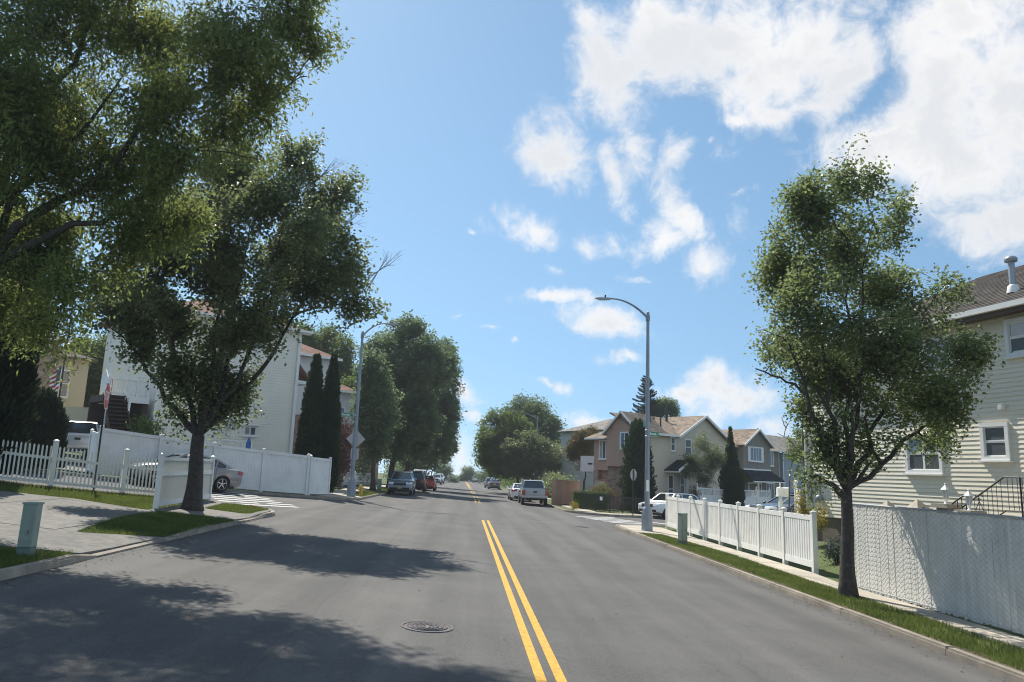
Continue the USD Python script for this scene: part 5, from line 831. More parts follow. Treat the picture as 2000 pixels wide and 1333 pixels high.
# pink stucco and tan house on the far right corner
def tan_house():
    h = thing("stucco_house", "corner house with pink stucco front, tan side siding and a red stone base", "house", at(13.3, 56)); fs = Fr((13.3, 56), 50, right=True); ff = Fr((13.3, 56), -38, right=False); g = -1.2
    zt = 5.45
    part(h, "wall", MB().add(fs.box(.02, 12.0, -3.2, -.004, g, zt)).add(fs.box(4.0, 12.0, -7.0, -3.201, g, zt)), M["siding_tan"], world=True); part(h, "gable_wall", fs.prism([(4.75, zt), (12.0, zt), (8.37, 7.25)], -.25, -.004), M["siding_tan"], world=True)
    w1, w2, dr = (3.7, 4.3, 4.2, 5.35), (5.66, 6.62, 3.95, 5.3), (3.3, 4.06, .15, 2.4)
    siding(h, fs, .12, 11.9, g + .4, zt - .01, M["siding_tan"], .19, None, [w1, w2, dr])
    siding(h, fs, 0, 0, zt + .01, 7.2, M["siding_tan"], .19, lambda z: (4.75 + (z - zt) * 2.02, 12.0 - (z - zt) * 2.02))
    part(h, "corner_board", fs.box(11.88, 12.02, .001, .036, g, zt), M["trim"], world=True)
    win(h, fs, *w1, "hung", "glass_screen", lights=1); win(h, fs, *w2, "hung", "glass_screen", lights=1)
    R = MB()
    # main ridge runs along the side wall; a cross gable faces the side street
    a, b = fs.p(-.35, .35, zt - .02), fs.p(4.6, .35, zt - .02); c, d = fs.p(8.4, -3.4, 7.25), fs.p(-.35, -2.9, 7.05)
    R.add(slab(a, b, c, d, .1)); R.add(slab(fs.p(12.3, -7.2, zt - .1), fs.p(4.0, -7.2, zt - .1), fs.p(3.6, -3.2, 7.1), c, .1))
    R.add(gable(fs, 4.75, 12.0, -3.4, 0, zt, 7.25, .35, .1, .35))
    rf = Wrap(part(h, "roof", R, M["roof_tan"], world=True), h.loc); part(h, "bargeboard", barge(fs, 4.75, 12.0, .36, zt + .06, 7.3, .36, .22), M["trim"], world=True)
    part(h, "gutter", fs.box(-.3, 4.45, .35, .47, zt - .13, zt + .02), M["trim"], world=True)
    for u, d_, z, hh, m in ((2.2, -.9, 5.95, 1.0, "dark_metal"), (3.5, -.8, 5.9, 1.0, "dark_metal"), (6.9, -2.6, 7.1, .95, "dark_metal")): part(rf, "vent_pipe", tube([fs.p(u, d_, z - .3), fs.p(u, d_, z + hh)], .06 if hh == 1 else .11, 8), M[m], True, world=True)
    for u, d_ in ((.9, -2.3), (5.1, -2.8)): part(rf, "roof_vent", fs.box(u - .16, u + .16, d_ - .16, d_ + .16, 6.75, 7.05), M["dark_metal"], world=True)
    # porch on the side
    k = MB(); k.add(gable(fs, 3.0, 6.2, 0, 1.2, 2.75, 3.5, .2, .07, .15)); part(h, "porch_roof", k, M["roof_black"], world=True); part(h, "porch_gable", fs.prism([(3.1, 2.72), (6.1, 2.72), (4.6, 3.4)], 1.1, 1.18), M["siding_tan"], world=True); part(h, "porch_bargeboard", barge(fs, 3.0, 6.2, 1.351, 2.78, 3.53, .2, .22), M["trim"], world=True); part(h, "porch_beam", fs.box(2.85, 3.1, .03, 1.3, 2.55, 2.72), M["trim"], world=True)
    part(h, "porch_post", fs.box(4.3, 4.46, 1.0, 1.16, g, 2.7), M["trim"], world=True); part(h, "porch_post", fs.box(6.0, 6.14, 1.0, 1.16, g, 2.7), M["trim"], world=True); part(h, "porch_floor", fs.box(2.9, 6.4, .03, 1.3, g, -.1), M["concrete"], world=True)
    win(h, fs, *dr, "hung", "glass_screen", lights=1, sub=False); win(h, fs, 4.9, 5.6, .7, 2.5, "hung", "glass_blind", lights=1)
    # front: gabled bay over the stone base, lower wing to the left
    w = 3.35; part(h, "gable_front", ff.prism([(0, 2.95), (w, 2.95), (w, zt + .05), (w / 2, 7.0), (0, zt + .05)], -1.0, .25), M["stucco_pink"], world=True); part(h, "stone_base", ff.box(.05, w - .05, -1.0, .1, g, 2.949), M["stone_red"], world=True); part(h, "ledge", ff.box(-.05, w + .05, .1, .36, 2.86, 2.948), M["stucco_pink"], world=True)
    part(h, "bargeboard", barge(ff, 0, w, .56, zt + .08, 7.06, .3, .2), M["trim"], world=True); part(rf, "bay_roof", gable(ff, 0, w, -3.0, .25, zt + .05, 7.0, .32, .09, .32), M["roof_tan"], world=True)
    win(h, ff, 1.0, 1.95, 4.2, 5.5, "slide", "glass", lights=2, upper="glass_blue", d=.25)
    fw = Fr(ff.p(w, -.55, 0)[:2], -32, right=False); u1 = 2.25
    part(h, "wing_wall", fw.box(.01, u1, -5, 0, 2.55, 5.1), M["stucco_pink"], world=True); part(h, "wing_base", fw.box(.01, u1 - .02, -5, -.4, g, 2.549), M["stone_red"], world=True); part(rf, "wing_roof", hipped(fw, -.5, u1 + .1, -5, .1, 5.1, 6.5, .5), M["roof_tan"], world=True); part(h, "gutter", fw.box(.3, u1 + .5, .56, .66, 4.98, 5.09), M["trim"], world=True)
    win(h, fw, .42, 1.62, 3.4, 4.95, "slide", "glass_blind", lights=3, upper="glass_screen"); part(h, "stone_pier", fw.box(u1 - .5, u1, -.39, .02, g, 2.548), M["stone_tan"], world=True); downpipe(h, fw, .12, 2.6, 5.1, "trim", .07)
    part(h, "balcony", fw.box(u1 + .02, u1 + 2.6, -.9, -.8, 2.4, 3.7), M["stucco_white"], world=True, label="white solid balcony front"); part(h, "balcony_floor", fw.box(u1 + .02, u1 + 2.6, -3.5, -.901, 2.4, 2.6), M["stucco_white"], world=True)
    for k in range(2): part(h, "balcony_slot", fw.box(u1 + .35 + k * .75, u1 + .95 + k * .7, -.801, -.79, 2.98, 3.12), M["dark_metal"], world=True)
    part(h, "balcony_pier", fw.box(u1 + .5, u1 + 1.4, -2.6, -1.4, g, 2.39), M["stone_red"], world=True)
    for u in np.arange(.5, u1 - .6, .12): part(h, "baluster", tube([fw.p(u, .4, .9), fw.p(u, .4, 1.7)], .015, 4), M["trim"], world=True)
    part(h, "entrance_steps", fw.box(.3, u1 - .3, -.1, 1.4, g, .9), M["concrete"], world=True)
tan_house()
def grey_house():
    h = thing("grey_house", "grey-brown house with a black awning roof over its garage, right of the pointed evergreen", "house", at(24.2, 66)); fr = Fr((24.2, 66), 50, right=True); g = -1.6; zt = 5.35
    part(h, "bay_wall", fr.prism([(.3, 3.1), (5.2, 3.1), (5.2, zt), (2.75, 6.75), (.3, zt)], -2, .55), M["stucco_grey"], world=True); part(h, "wall", fr.box(.3, 8.0, -8, -.001, g, 5.05), M["stone_grey"], world=True)
    part(h, "bargeboard", barge(fr, .3, 5.2, .86, zt + .05, 6.8, .3, .2), M["trim"], world=True); rf = Wrap(part(h, "roof", MB().add(gable(fr, .3, 5.2, -5, .55, zt, 6.75, .3, .1, .3)).add(slab(fr.p(-1.2, .3, 5.1), fr.p(8.3, .3, 5.1), fr.p(8.3, -4, 6.9), fr.p(-1.2, -4, 6.9), .1)), M["roof_tan"], world=True), h.loc)
    win(h, fr, 1.45, 3.55, 3.85, 5.2, "slide", "glass", lights=4, d=.55)
    for u in (1.1, 3.58): part(h, "shutter", fr.box(u, u + .32, .55, .6, 3.85, 5.2), M["trim"], world=True)
    win(h, fr, 5.45, 6.85, 3.55, 5.0, "slide", "glass", lights=3); win(h, fr, 5.3, 6.85, .4, 2.0, "slide", "glass_screen", lights=3)
    q = [fr.p(.3, .57, 3.1), fr.p(5.25, .57, 3.1), fr.p(5.9, 1.6, 2.2), fr.p(.3, 1.6, 2.2)]; part(h, "awning", slab(*q, .1), M["roof_black"], world=True); part(h, "awning_edge", fr.box(.25, 5.95, 1.5, 1.64, 2.02, 2.12), M["trim"], world=True); part(h, "awning_flashing", fr.box(.3, 5.2, .551, .62, 3.08, 3.2), M["trim"], world=True)
    part(h, "garage_frame", MB().add(fr.box(2.0, 2.14, 0, .06, g, 2.0)).add(fr.box(4.3, 4.44, 0, .06, g, 2.0)).add(fr.box(2.14, 4.3, 0, .06, 1.87, 2.0)), M["trim"], world=True)
    for k in range(5): part(h, "garage_panel", fr.box(2.15, 4.29, .0, .03, g + .55 * k + .2, g + .55 * k + .73), M["door_brown"], world=True)
    part(h, "porch_post", fr.box(1.2, 1.32, 1.35, 1.48, g, 2.0), M["trim"], world=True); downpipe(h, fr, 7.85, g, 5.0, "trim", .06)
    part(h, "gutter", fr.box(5.3, 8.3, .3, .42, 4.98, 5.1), M["trim"], world=True)
    part(rf, "vent_pipe", tube([fr.p(6.6, -1.4, 5.6), fr.p(6.6, -1.4, 7.2)], .08, 8), M["dark_metal"], True, world=True)
grey_house()
def blue_house():
    h = thing("blue_grey_house", "blue-grey clapboard house with a grey roof beyond the grey-brown house", "house", at(31, 71.5)); fr = Fr((30.9, 71.6), 50, right=True); g = -1.8; zt = 4.85
    part(h, "wall", fr.box(0, 12, -8, -.004, g, zt), M["siding_blue"], world=True); siding(h, fr, .1, 12, .6, zt, M["siding_blue"], .2); part(h, "base", fr.box(0, 12, .0, .04, g, .59), M["trim_brown"], world=True)
    part(h, "corner_board", fr.box(-.01, .12, .001, .04, g, zt), M["trim"], world=True); part(h, "roof", slab(fr.p(-.4, .4, zt + .08), fr.p(12.4, .4, zt + .08), fr.p(12.4, -4, 7.0), fr.p(-.4, -4, 7.0), .1), M["roof_grey"], world=True); part(h, "gutter", fr.box(-.4, 12.4, .4, .52, zt - .03, zt + .09), M["trim"], world=True)
    part(h, "end_wall", fr.prism([(0, zt), (.2, zt), (.2, zt + .1)], -8, -.01), M["siding_blue"], world=True); part(h, "roof_vent", fr.box(1.6, 2.0, -3.4, -3.1, 6.6, 6.95), M["dark_metal"], world=True)
blue_house()
# ---------------- fences
def vinyl_thin():
    n = {"p": ("principled_bsdf", {"base_color": (.76, .76, .73), "roughness": .45}), "t": ("translucent_bsdf", {"color": (.75, .75, .70)}), "m": ("mix_closure", {"fac": .33})}
    return usdkit.material(stage, "/World/Looks/vinyl_thin", n, [("p.BSDF", "m.closure1"), ("t.BSDF", "m.closure2")], surface="m.closure")
M["vinyl_thin"] = vinyl_thin()
class Run:
    """a fence line over the ground from a to b"""
    def __init__(s, a, b):
        s.a, s.b = np.array(a, float), np.array(b, float); s.L = np.linalg.norm(s.b - s.a); s.d = (s.b - s.a) / s.L; s.n = np.array([s.d[1], -s.d[0]])
    def q(s, u, v=0.0): return s.a + s.d * u + s.n * v
    def g(s, u): p = s.q(u); return gz(*p)
    def box(s, u0, u1, v0, v1, z0, z1, rel=True):
        """z given above the ground under each end"""
        g0, g1 = (s.g(u0), s.g(u1)) if rel is True else (rel(u0), rel(u1)); P_ = lambda u, v, z: (*s.q(u, v), z)
        v, f = hexa([P_(u0, v0, g0 + z0), P_(u1, v0, g1 + z0), P_(u1, v1, g1 + z0), P_(u0, v1, g0 + z0), P_(u0, v0, g0 + z1), P_(u1, v0, g1 + z1), P_(u1, v1, g1 + z1), P_(u0, v1, g0 + z1)])
        return v, f[:, ::-1]
def post_with_cap(t, r, u, w, h, m, finial=False, z0=-.3):
    k = MB(); g = lambda _: r.g(u); k.add(r.box(u - w / 2, u + w / 2, -w / 2, w / 2, z0, h, g)); k.add(r.box(u - w / 2 - .012, u + w / 2 + .012, -w / 2 - .012, w / 2 + .012, h + .001, h + .025, g))
    p = r.q(u); zt = r.g(u) + h + .026; a = w / 2
    if finial: k.add(lathe([(.03, zt), (.025, zt + .03), (.055, zt + .08), (.05, zt + .12), (.02, zt + .18), (.0, zt + .22)], 8, (p[0], p[1], 0)))
    else:
        c = [(*r.q(u - a, -a), zt), (*r.q(u + a, -a), zt), (*r.q(u + a, a), zt), (*r.q(u - a, a), zt), (*p, zt + .045)]; k.add((np.array(c), np.array([[1, 0, 4], [2, 1, 4], [3, 2, 4], [0, 3, 4]])))
    part(t, "post", k, m, world=True)

def slatted_fence():
    r = Run((9.2, 17.75), (9.2, 3.0)); t = thing("slatted_chain_link_fence", "tall chain-link fence filled with white vertical slats on the right", "fence", at(9.2, 17.75)); top = 1.92; fl = lambda u: -.27 - .012 * (u - 5) if u < 5 else -.27
    fl = lambda u: float(np.interp(u, [0, 5.5, 15], [-.30, -.24, -.22])); ht = lambda u: 1.66 - fl(u)
    rg = random.Random(2)
    pt = .08
    for k in range(int(r.L / pt)):
        u = .06 + k * pt; w = .0385; j = rg.uniform(-.006, .006); b = r.box(u - w, u + w, -.004 + j, .004 + j, .035 + rg.uniform(-.02, .02), ht(u) - .03 + rg.uniform(-.004, .004), fl)
        part(t, "slat", b, M[rg.choice(["slat", "slat", "slat2", "slat3"])], world=True)
    part(t, "backing_shade", r.box(.02, r.L, -.06, -.055, .05, 1.7, fl), M["pedestal_plinth"], world=True) if False else None
    w1, w2 = MB(), MB(); n = 40
    for k in range(int(r.L / pt) + 1):  # woven wire: every strand runs in a zigzag beside its neighbours
        u = .016 + k * pt; zz = np.linspace(.02, ht(u) + .02, n); du = np.where((np.arange(n) + k) % 2 == 0, -.003, pt + .003)
        pts = np.array([(*r.q(u + d - .0, .012 + .004 * (i % 2)), fl(u) + z) for i, (d, z) in enumerate(zip(du, zz))]); w1.add(tube(pts, .0032, 3, False))
    part(t, "wire_mesh", w1, M["wire"], world=True, kind="stuff")
    rail = MB().add(tube([(*r.q(u, .006), fl(u) + ht(u) - .005) for u in np.linspace(0, r.L, 12)], .024, 8)); part(t, "top_rail", rail, M["galv"], True, world=True)
    for u in (.0, 3.0, 6.0, 9.0, 12.0): part(t, "post", tube([(*r.q(u, -.05), fl(u) - .4), (*r.q(u, -.05), fl(u) + ht(u) + .05)], .03, 8), M["galv"], True, world=True)
    part(t, "tension_wire", tube([(*r.q(u, .012), fl(u) + .09) for u in np.linspace(0, r.L, 12)], .004, 4), M["wire"], world=True)
slatted_fence()
def white_fence_right():
    r = Run((9.55, 20.25), (9.72, 35.75)); t = thing("white_vinyl_fence", "sunlit white board fence along the right pavement between the tree and the lamp post", "fence", at(9.55, 20.25)); n = 8; h = 1.5; rg = random.Random(3)
    for k in range(n + 1): post_with_cap(t, r, r.L * k / n, .13, h + .08, M["vinyl"])
    for k in range(n):
        a, b = r.L * k / n + .065, r.L * (k + 1) / n - .065; m = M["vinyl"] if k % 3 else M["vinyl2"]
        part(t, "top_rail", r.box(a, b, -.045, .045, h - .13, h), m, world=True); part(t, "bottom_rail", r.box(a, b, -.045, .045, .12, .29), m, world=True)
        c = int((b - a) / .147)
        for i in range(c):
            u = a + (b - a) * (i + .5) / c; part(t, "board", r.box(u - .05, u + .05, -.034, -.014, .29, h - .13), m, world=True)
            if i < c - 1: part(t, "back_board", r.box(u + (b - a) / c / 2 - .045, u + (b - a) / c / 2 + .045, .018, .034, .29, h - .13), M["vinyl2"], world=True)
white_fence_right()
def panel_fence_left():
    r = Run((-9.06, 23.05), (-9.42, 28.75)); t = thing("white_panel_fence", "short white privacy panel with a picket top behind the left street tree", "fence", at(-9.06, 23.05)); h = 1.5
    for k in range(3): post_with_cap(t, r, r.L * k / 2, .13, h + .07, M["vinyl"])
    for k in range(2):
        a, b = r.L * k / 2 + .065, r.L * (k + 1) / 2 - .065
        for nm, z0, z1 in (("top_rail", h - .09, h), ("middle_rail", .95, 1.09), ("bottom_rail", .06, .22)): part(t, nm, r.box(a, b, -.04, .04, z0, z1), M["vinyl"], world=True)
        c = int((b - a) / .085)
        for i in range(c): u = a + (b - a) * (i + .5) / c; part(t, "slim_picket", r.box(u - .029, u + .029, -.012, .012, 1.09, h - .09), M["vinyl_thin"], world=True)
        c = int((b - a) / .12)
        for i in range(c): u = a + (b - a) * (i + .5) / c; part(t, "board", r.box(u - .0565, u + .0565, -.012, .012, .22, .95), M["vinyl_thin"], world=True)
panel_fence_left()
def picket_fence(a, b, name, label, h, pitch, pw, posts, mat_, back=False, rails_=(.30, .98)):
    r = Run(a, b); t = thing(name, label, "fence", at(*a))
    for k in range(posts + 1): post_with_cap(t, r, r.L * k / posts, .14, h + .16, mat_)
    for k in range(posts):
        u0, u1 = r.L * k / posts + .07, r.L * (k + 1) / posts - .07
        for z in rails_: part(t, "rail", r.box(u0, u1, -.03, .03, z, z + .09), mat_, world=True)
        c = int((u1 - u0) / pitch)
        for i in range(c):
            u = u0 + (u1 - u0) * (i + .5) / c; m = MB().add(r.box(u - pw / 2, u + pw / 2, -.048, -.031, .08, h - .04)); p = [r.q(u - pw / 2, -.048), r.q(u + pw / 2, -.048), r.q(u + pw / 2, -.031), r.q(u - pw / 2, -.031), r.q(u, -.04)]; z = r.g(u) + h - .04
            m.add((np.array([(*q, z) for q in p[:4]] + [(*p[4], z + .05)]), np.array([[1, 0, 4], [2, 1, 4], [3, 2, 4], [0, 3, 4]]))); part(t, "picket", m, mat_, world=True)
picket_fence((-10.05, 28.2), (-14.95, 23.8), "picket_fence", "white picket fence across the lawn in front of the pickup on the left", 1.3, .118, .05, 3, M["vinyl"], rails_=(.10, .86))
picket_fence((-9.3, 58.5), (-8.75, 74), "picket_fence", "small far white picket fence behind the left lamp post", .95, .16, .07, 6, M["vinyl2"])
def long_fence(a, b, h, name, label, n, extra=None):
    r = Run(a, b); t = thing(name, label, "fence", at(*a)); rg = random.Random(6)
    def run(r, n, h):
        for k in range(n + 1): post_with_cap(t, r, r.L * k / n, .13, h + .05, M["vinyl2"])
        for k in range(n):
            u0, u1 = r.L * k / n + .065, r.L * (k + 1) / n - .065
            part(t, "top_rail", r.box(u0, u1, -.04, .04, h - .14, h), M["vinyl2"], world=True); part(t, "bottom_rail", r.box(u0, u1, -.04, .04, .03, .19), M["vinyl2"], world=True); c = int((u1 - u0) / .16)
            for i in range(c): u = u0 + (u1 - u0) * (i + .5) / c; w = (u1 - u0) / c / 2 - .0025; part(t, "board", r.box(u - w, u + w, -.013, .013, .19, h - .14), M["vinyl2"], world=True)
    run(r, n, h)
    for e in extra or (): run(Run(*e[:2]), e[2], e[3])
long_fence((-8.2, 39.95), (-15.7, 33.2), 2.0, "long_white_fence", "long plain white vinyl fence below the tall white house, behind the grey sedan", 4, [((-8.1, 40.05), (-7.55, 42.7), 1, 1.95), ((-15.8, 33.35), (-16.85, 34.8), 1, 1.75)])
t = thing("brown_wall", "plain reddish-brown wall behind the parked pickup on the far right", "wall", at(6.85, 57.5)); r = Run((6.85, 57.5), (10.6, 69.5)); part(t, "wall", r.box(0, r.L, -.1, .1, -.3, 1.82, lambda u: gz(6.85, 57.5) + (gz(10.6, 69.5) - gz(6.85, 57.5)) * u / r.L), M["brownwall"], world=True); part(t, "end_post", r.box(-.18, .0, -.14, .14, -.3, 1.9), M["brownwall"], world=True); part(t, "coping", r.box(0.01, r.L, -.13, .13, 1.821, 1.87, lambda u: gz(6.85, 57.5) + (gz(10.6, 69.5) - gz(6.85, 57.5)) * u / r.L), M["brownwall"], world=True)
def iron_fence():
    t = thing("iron_fence", "black iron bar fence round the corner lawn below the pink stucco house", "fence", at(8.1, 51.2))
    for a, b in (((8.1, 51.4), (9.5, 48.9)), ((9.5, 48.9), (13.6, 52.2))):
        r = Run(a, b); n = int(r.L / 1.6) + 1
        for k in range(n + 1): part(t, "post", r.box(r.L * k / n - .025, r.L * k / n + .025, -.025, .025, -.2, 1.2), M["dark_metal"], world=True)
        for z in (.15, 1.0): part(t, "rail", r.box(0, r.L, -.015, .015, z, z + .035), M["dark_metal"], world=True)
        for u in np.arange(.12, r.L, .13): part(t, "bar", r.box(u - .009, u + .009, -.009, .009, .05, 1.1), M["dark_metal"], world=True)
    r = Run((8.1, 51.4), (9.5, 48.9)); part(t, "notice", r.box(1.9, 2.15, .03, .045, .75, .98), M["sign_white"], world=True)
iron_fence()
def lattice_fence():
    r = Run((17.6, 56.3), (26.2, 63.6)); t = thing("lattice_fence", "white garden fence with a lattice top across the side street on the right", "fence", at(17.6, 56.3)); n = 5; h = 2.1
    for k in range(n + 1): post_with_cap(t, r, r.L * k / n, .13, h + .06, M["vinyl"], True)
    for k in range(n):
        a, b = r.L * k / n + .065, r.L * (k + 1) / n - .065
        for nm, z0, z1 in (("top_rail", h - .08, h), ("middle_rail", h - .62, h - .52), ("bottom_rail", .02, .16)): part(t, nm, r.box(a, b, -.035, .035, z0, z1), M["vinyl"], world=True)
        part(t, "panel", r.box(a, b, -.012, .012, .16, h - .62), M["vinyl"], world=True); mb = MB(); z0, z1 = h - .52, h - .08; s = .11
        for q in np.arange(a - .44, b, s):
            for sg_ in (1, -1):
                u0, u1 = (q, q + .44) if sg_ > 0 else (q + .44, q); za, zb_ = z0, z1
                if u0 < a: za = z0 + (a - u0) * (z1 - z0) / .44 if sg_ > 0 else za; u0 = a if sg_ > 0 else u0
                if max(u0, u1) > b or min(u0, u1) < a - .001: continue
                mb.add(tube([(*r.q(u0, .01 * sg_), r.g(u0) + za), (*r.q(u1, .01 * sg_), r.g(u1) + zb_)], .014, 4, False))
        part(t, "lattice", mb, M["vinyl"], world=True, kind="stuff")
lattice_fence()
def gate_panel():
    r = Run((13.15, 29.3), (12.45, 27.2)); t = thing("white_gate_panel", "tall white gate panel with a dipping top beside the cream house's downpipe", "gate", at(13.15, 29.3)); post_with_cap(t, r, 0, .14, 1.95, M["vinyl"]); 
    for i in range(9): u = .12 + i * .15; z = 1.55 + .18 * (1 - i / 8) ** 2 + .1 * (i / 8) ** 4; part(t, "board", r.box(u, u + .14, -.012, .012, .1, z), M["vinyl"], world=True)
    part(t, "rail", r.box(.08, 1.5, .013, .05, 1.2, 1.3), M["vinyl"], world=True)
gate_panel()
def dark_fence():
    r = Run((8.9, 86), (9.0, 118)); t = thing("dark_fence", "dark board fence behind the trunks on the far right", "fence", at(8.9, 86))
    for k in range(11): part(t, "panel", r.box(k * 2.9 + .05, k * 2.9 + 2.85, -.02, .02, .05, 1.7), M["wood_dark"], world=True); part(t, "post", r.box(k * 2.9 - .045, k * 2.9 + .045, -.05, .05, -.2, 1.85), M["wood_dark"], world=True)
dark_fence()
# ---------------- street furniture
def lamp_post(x, y, top, reach, label, arm_az, az_signs=None):
    b = at(x, y); t = thing("lamp_post", label, "street lamp", b); z0 = b[2]; H_ = top - z0
    part(t, "base", lathe([(.255, -.05), (.25, .05), (.235, .75), (.20, .95), (.15, 1.02), (.13, 1.06)], 8), M["pole"])
    part(t, "pole", tube([(0, 0, 1.0), (0, 0, H_ * .5), (0, 0, H_ + .05)], [.115, .095, .068], 14), M["pole"], True); part(t, "pole_cap", lathe([(.075, H_ + .04), (.07, H_ + .1), (.0, H_ + .13)], 10), M["pole"], True)
    d = np.array([math.sin(math.radians(arm_az)), math.cos(math.radians(arm_az))]); q = np.linspace(0, 1, 14); rise = .86
    pts = [(d[0] * reach * s, d[1] * reach * s, H_ - .18 + rise * (1 - (1 - s) ** 2.2)) for s in q]; part(t, "arm", tube(pts, np.linspace(.055, .032, 14), 10), M["pole"], True); part(t, "collar", lathe([(.09, H_ - .3), (.1, H_ - .28), (.1, H_ - .06), (.09, H_ - .04)], 12), M["pole"], True)
    e = np.array(pts[-1]); n = np.array([-d[1], d[0]]); k = MB()
    for s0, s1, w0, w1, h0, h1 in ((-.05, .12, .045, .09, .05, .07), (.12, .52, .09, .12, .07, .05), (.52, .66, .12, .05, .05, .02)):
        P_ = lambda s, w, hh: (e[0] + d[0] * s + n[0] * w, e[1] + d[1] * s + n[1] * w, e[2] + hh); k.add(hexa([P_(s0, -w0, -h0), P_(s1, -w1, -h1), P_(s1, w1, -h1), P_(s0, w0, -h0), P_(s0, -w0 * .7, h0 * .6), P_(s1, -w1 * .7, h1 * .6), P_(s1, w1 * .7, h1 * .6), P_(s0, w0 * .7, h0 * .6)]))
    hd = Wrap(part(t, "lamp_head", k, M["galv"]), t.loc); part(hd, "photocell", tube([(e[0] + d[0] * .2, e[1] + d[1] * .2, e[2] + .03), (e[0] + d[0] * .2, e[1] + d[1] * .2, e[2] + .16)], .035, 8), M["dark_metal"], True); part(hd, "lens", MB().add(hexa([(e[0] + d[0] * s + n[0] * w, e[1] + d[1] * s + n[1] * w, e[2] + z) for z in (-.082, -.0705) for s, w in ((.2, -.07), (.48, -.09), (.48, .09), (.2, .07))])), M["lens"])
    return t
def street_sign(x, y, z, az, text, label, length=.78, hgt=.235, side=1, small=None):
    """the plate's face looks to the right of az; text reads along az"""
    t = thing("street_sign", label, "street sign", (x, y, z), az=az); o = .11 if side > 0 else -.11 - length
    part(t, "plate", box(o, o + length, -.006, .006, -hgt / 2, hgt / 2), M["sign_green"]); part(t, "bracket", box(min(o, 0) if side > 0 else o + length - .02, max(o + .02, 0) if side > 0 else 0, -.012, .012, -.04, .04), M["galv"])
    k = MB(); e = .009
    for a in ((o + e, o + length - e, hgt / 2 - 2 * e, hgt / 2 - e), (o + e, o + length - e, -hgt / 2 + e, -hgt / 2 + 2 * e)): k.add(box(a[0], a[1], -.0085, -.006, a[2], a[3]))
    if text:
        m = meshkit.text_mesh(text, .115, .002, True); w = m.extents[0]; av = meshkit.text_mesh(small, .07, .002, True) if small else None
        R_ = np.array([[1, 0, 0, 0], [0, 0, -1, 0], [0, 1, 0, 0], [0, 0, 0, 1.0]]); s = min(1, (length - (.2 if small else .06)) / w)
        for mm, ox, oz in ((m, o + .035, -.055), (av, o + length - .135, -.01)):
            if mm is None: continue
            v = mm.vertices * [s if mm is m else 1, 1, 1]; v = v @ R_[:3, :3].T + [ox, -.0062, oz]; k.add((v, mm.faces))
    part(t, "lettering", k, M["sign_white"]); return t
lamp_post(8.0, 32.7, 9.42, 1.75, "tall grey street lamp on the right corner beside the white fence", -86)
lamp_post(-6.28, 42.8, 9.75, 1.35, "grey street lamp on the left corner carrying the back of a diamond sign", 78)
lamp_post(8.3, 88, 8.6, 2.9, "distant street lamp in front of the far right trees", -84)
street_sign(8.0, 32.66, 4.02, 50, "Serrell", "green street name sign on the right lamp post reading Serrell Av", small="Av")
street_sign(8.0, 32.66, 4.48, 2, None, "green street name plate seen edge-on above the name sign on the right lamp", length=.85)
street_sign(-6.28, 42.7, 4.98, 62, "Serrell", "green street name sign on the left lamp post reading Serrell Av", side=-1, small="Av", length=.8)
def lamp_bits():
    t = thing("pole_stickers", "worn paper stickers and a clamp on the right lamp post", "sticker", (8.0, 32.7, 0))
    part(t, "sticker", lathe([(.108, 1.62), (.108, 2.02)], 14)if False else box(-.07, .05, -.121, -.113, 1.5, 1.98), M["sign_white"]); part(t, "clamp", lathe([(.106, 3.85), (.118, 3.86), (.118, 3.9), (.106, 3.91)], 14), M["galv"]); part(t, "clamp", lathe([(.106, 4.12), (.118, 4.13), (.118, 4.17), (.106, 4.18)], 14), M["galv"]); part(t, "tag", box(.09, .19, -.03, .03, 2.78, 2.96), M["dark_metal"]); part(t, "tag", box(.09, .19, -.03, .03, 2.35, 2.47), M["dark_metal"])
lamp_bits()
def plate_sign(name, label, x, y, z, az, poly, back="sign_back", face="sign_back", depth=.004):
    t = thing(name, label, "road sign", (x, y, z), az=az); v, f = prism(poly, 1.0); q = np.c_[v[:, 0], v[:, 2] * depth, v[:, 1]]; part(t, "plate", (q, f[:, ::-1]), M[back])
    if face != back: part(t, "face", (np.c_[v[:, 0] * .985, -.001 - .0015 * v[:, 2], v[:, 1] * .985], f), M[face])
    part(t, "clamp", box(-.1, .1, .005, .03, -.12, -.08), M["galv"]); return t
s = .535; plate_sign("diamond_sign", "bare metal back of a diamond warning sign on the left lamp post", -6.26, 42.93, 3.66, 88, [(-s, 0), (0, -s), (s, 0), (0, s)])
plate_sign("plaque_sign", "bare metal back of a small rectangular plaque below the diamond sign", -6.26, 42.93, 2.82, 88, [(-.23, -.3), (.23, -.3), (.23, .3), (-.23, .3)])
OCT = [(.41 * math.cos(math.radians(22.5 + 45 * k)) , .41 * math.sin(math.radians(22.5 + 45 * k))) for k in range(8)]
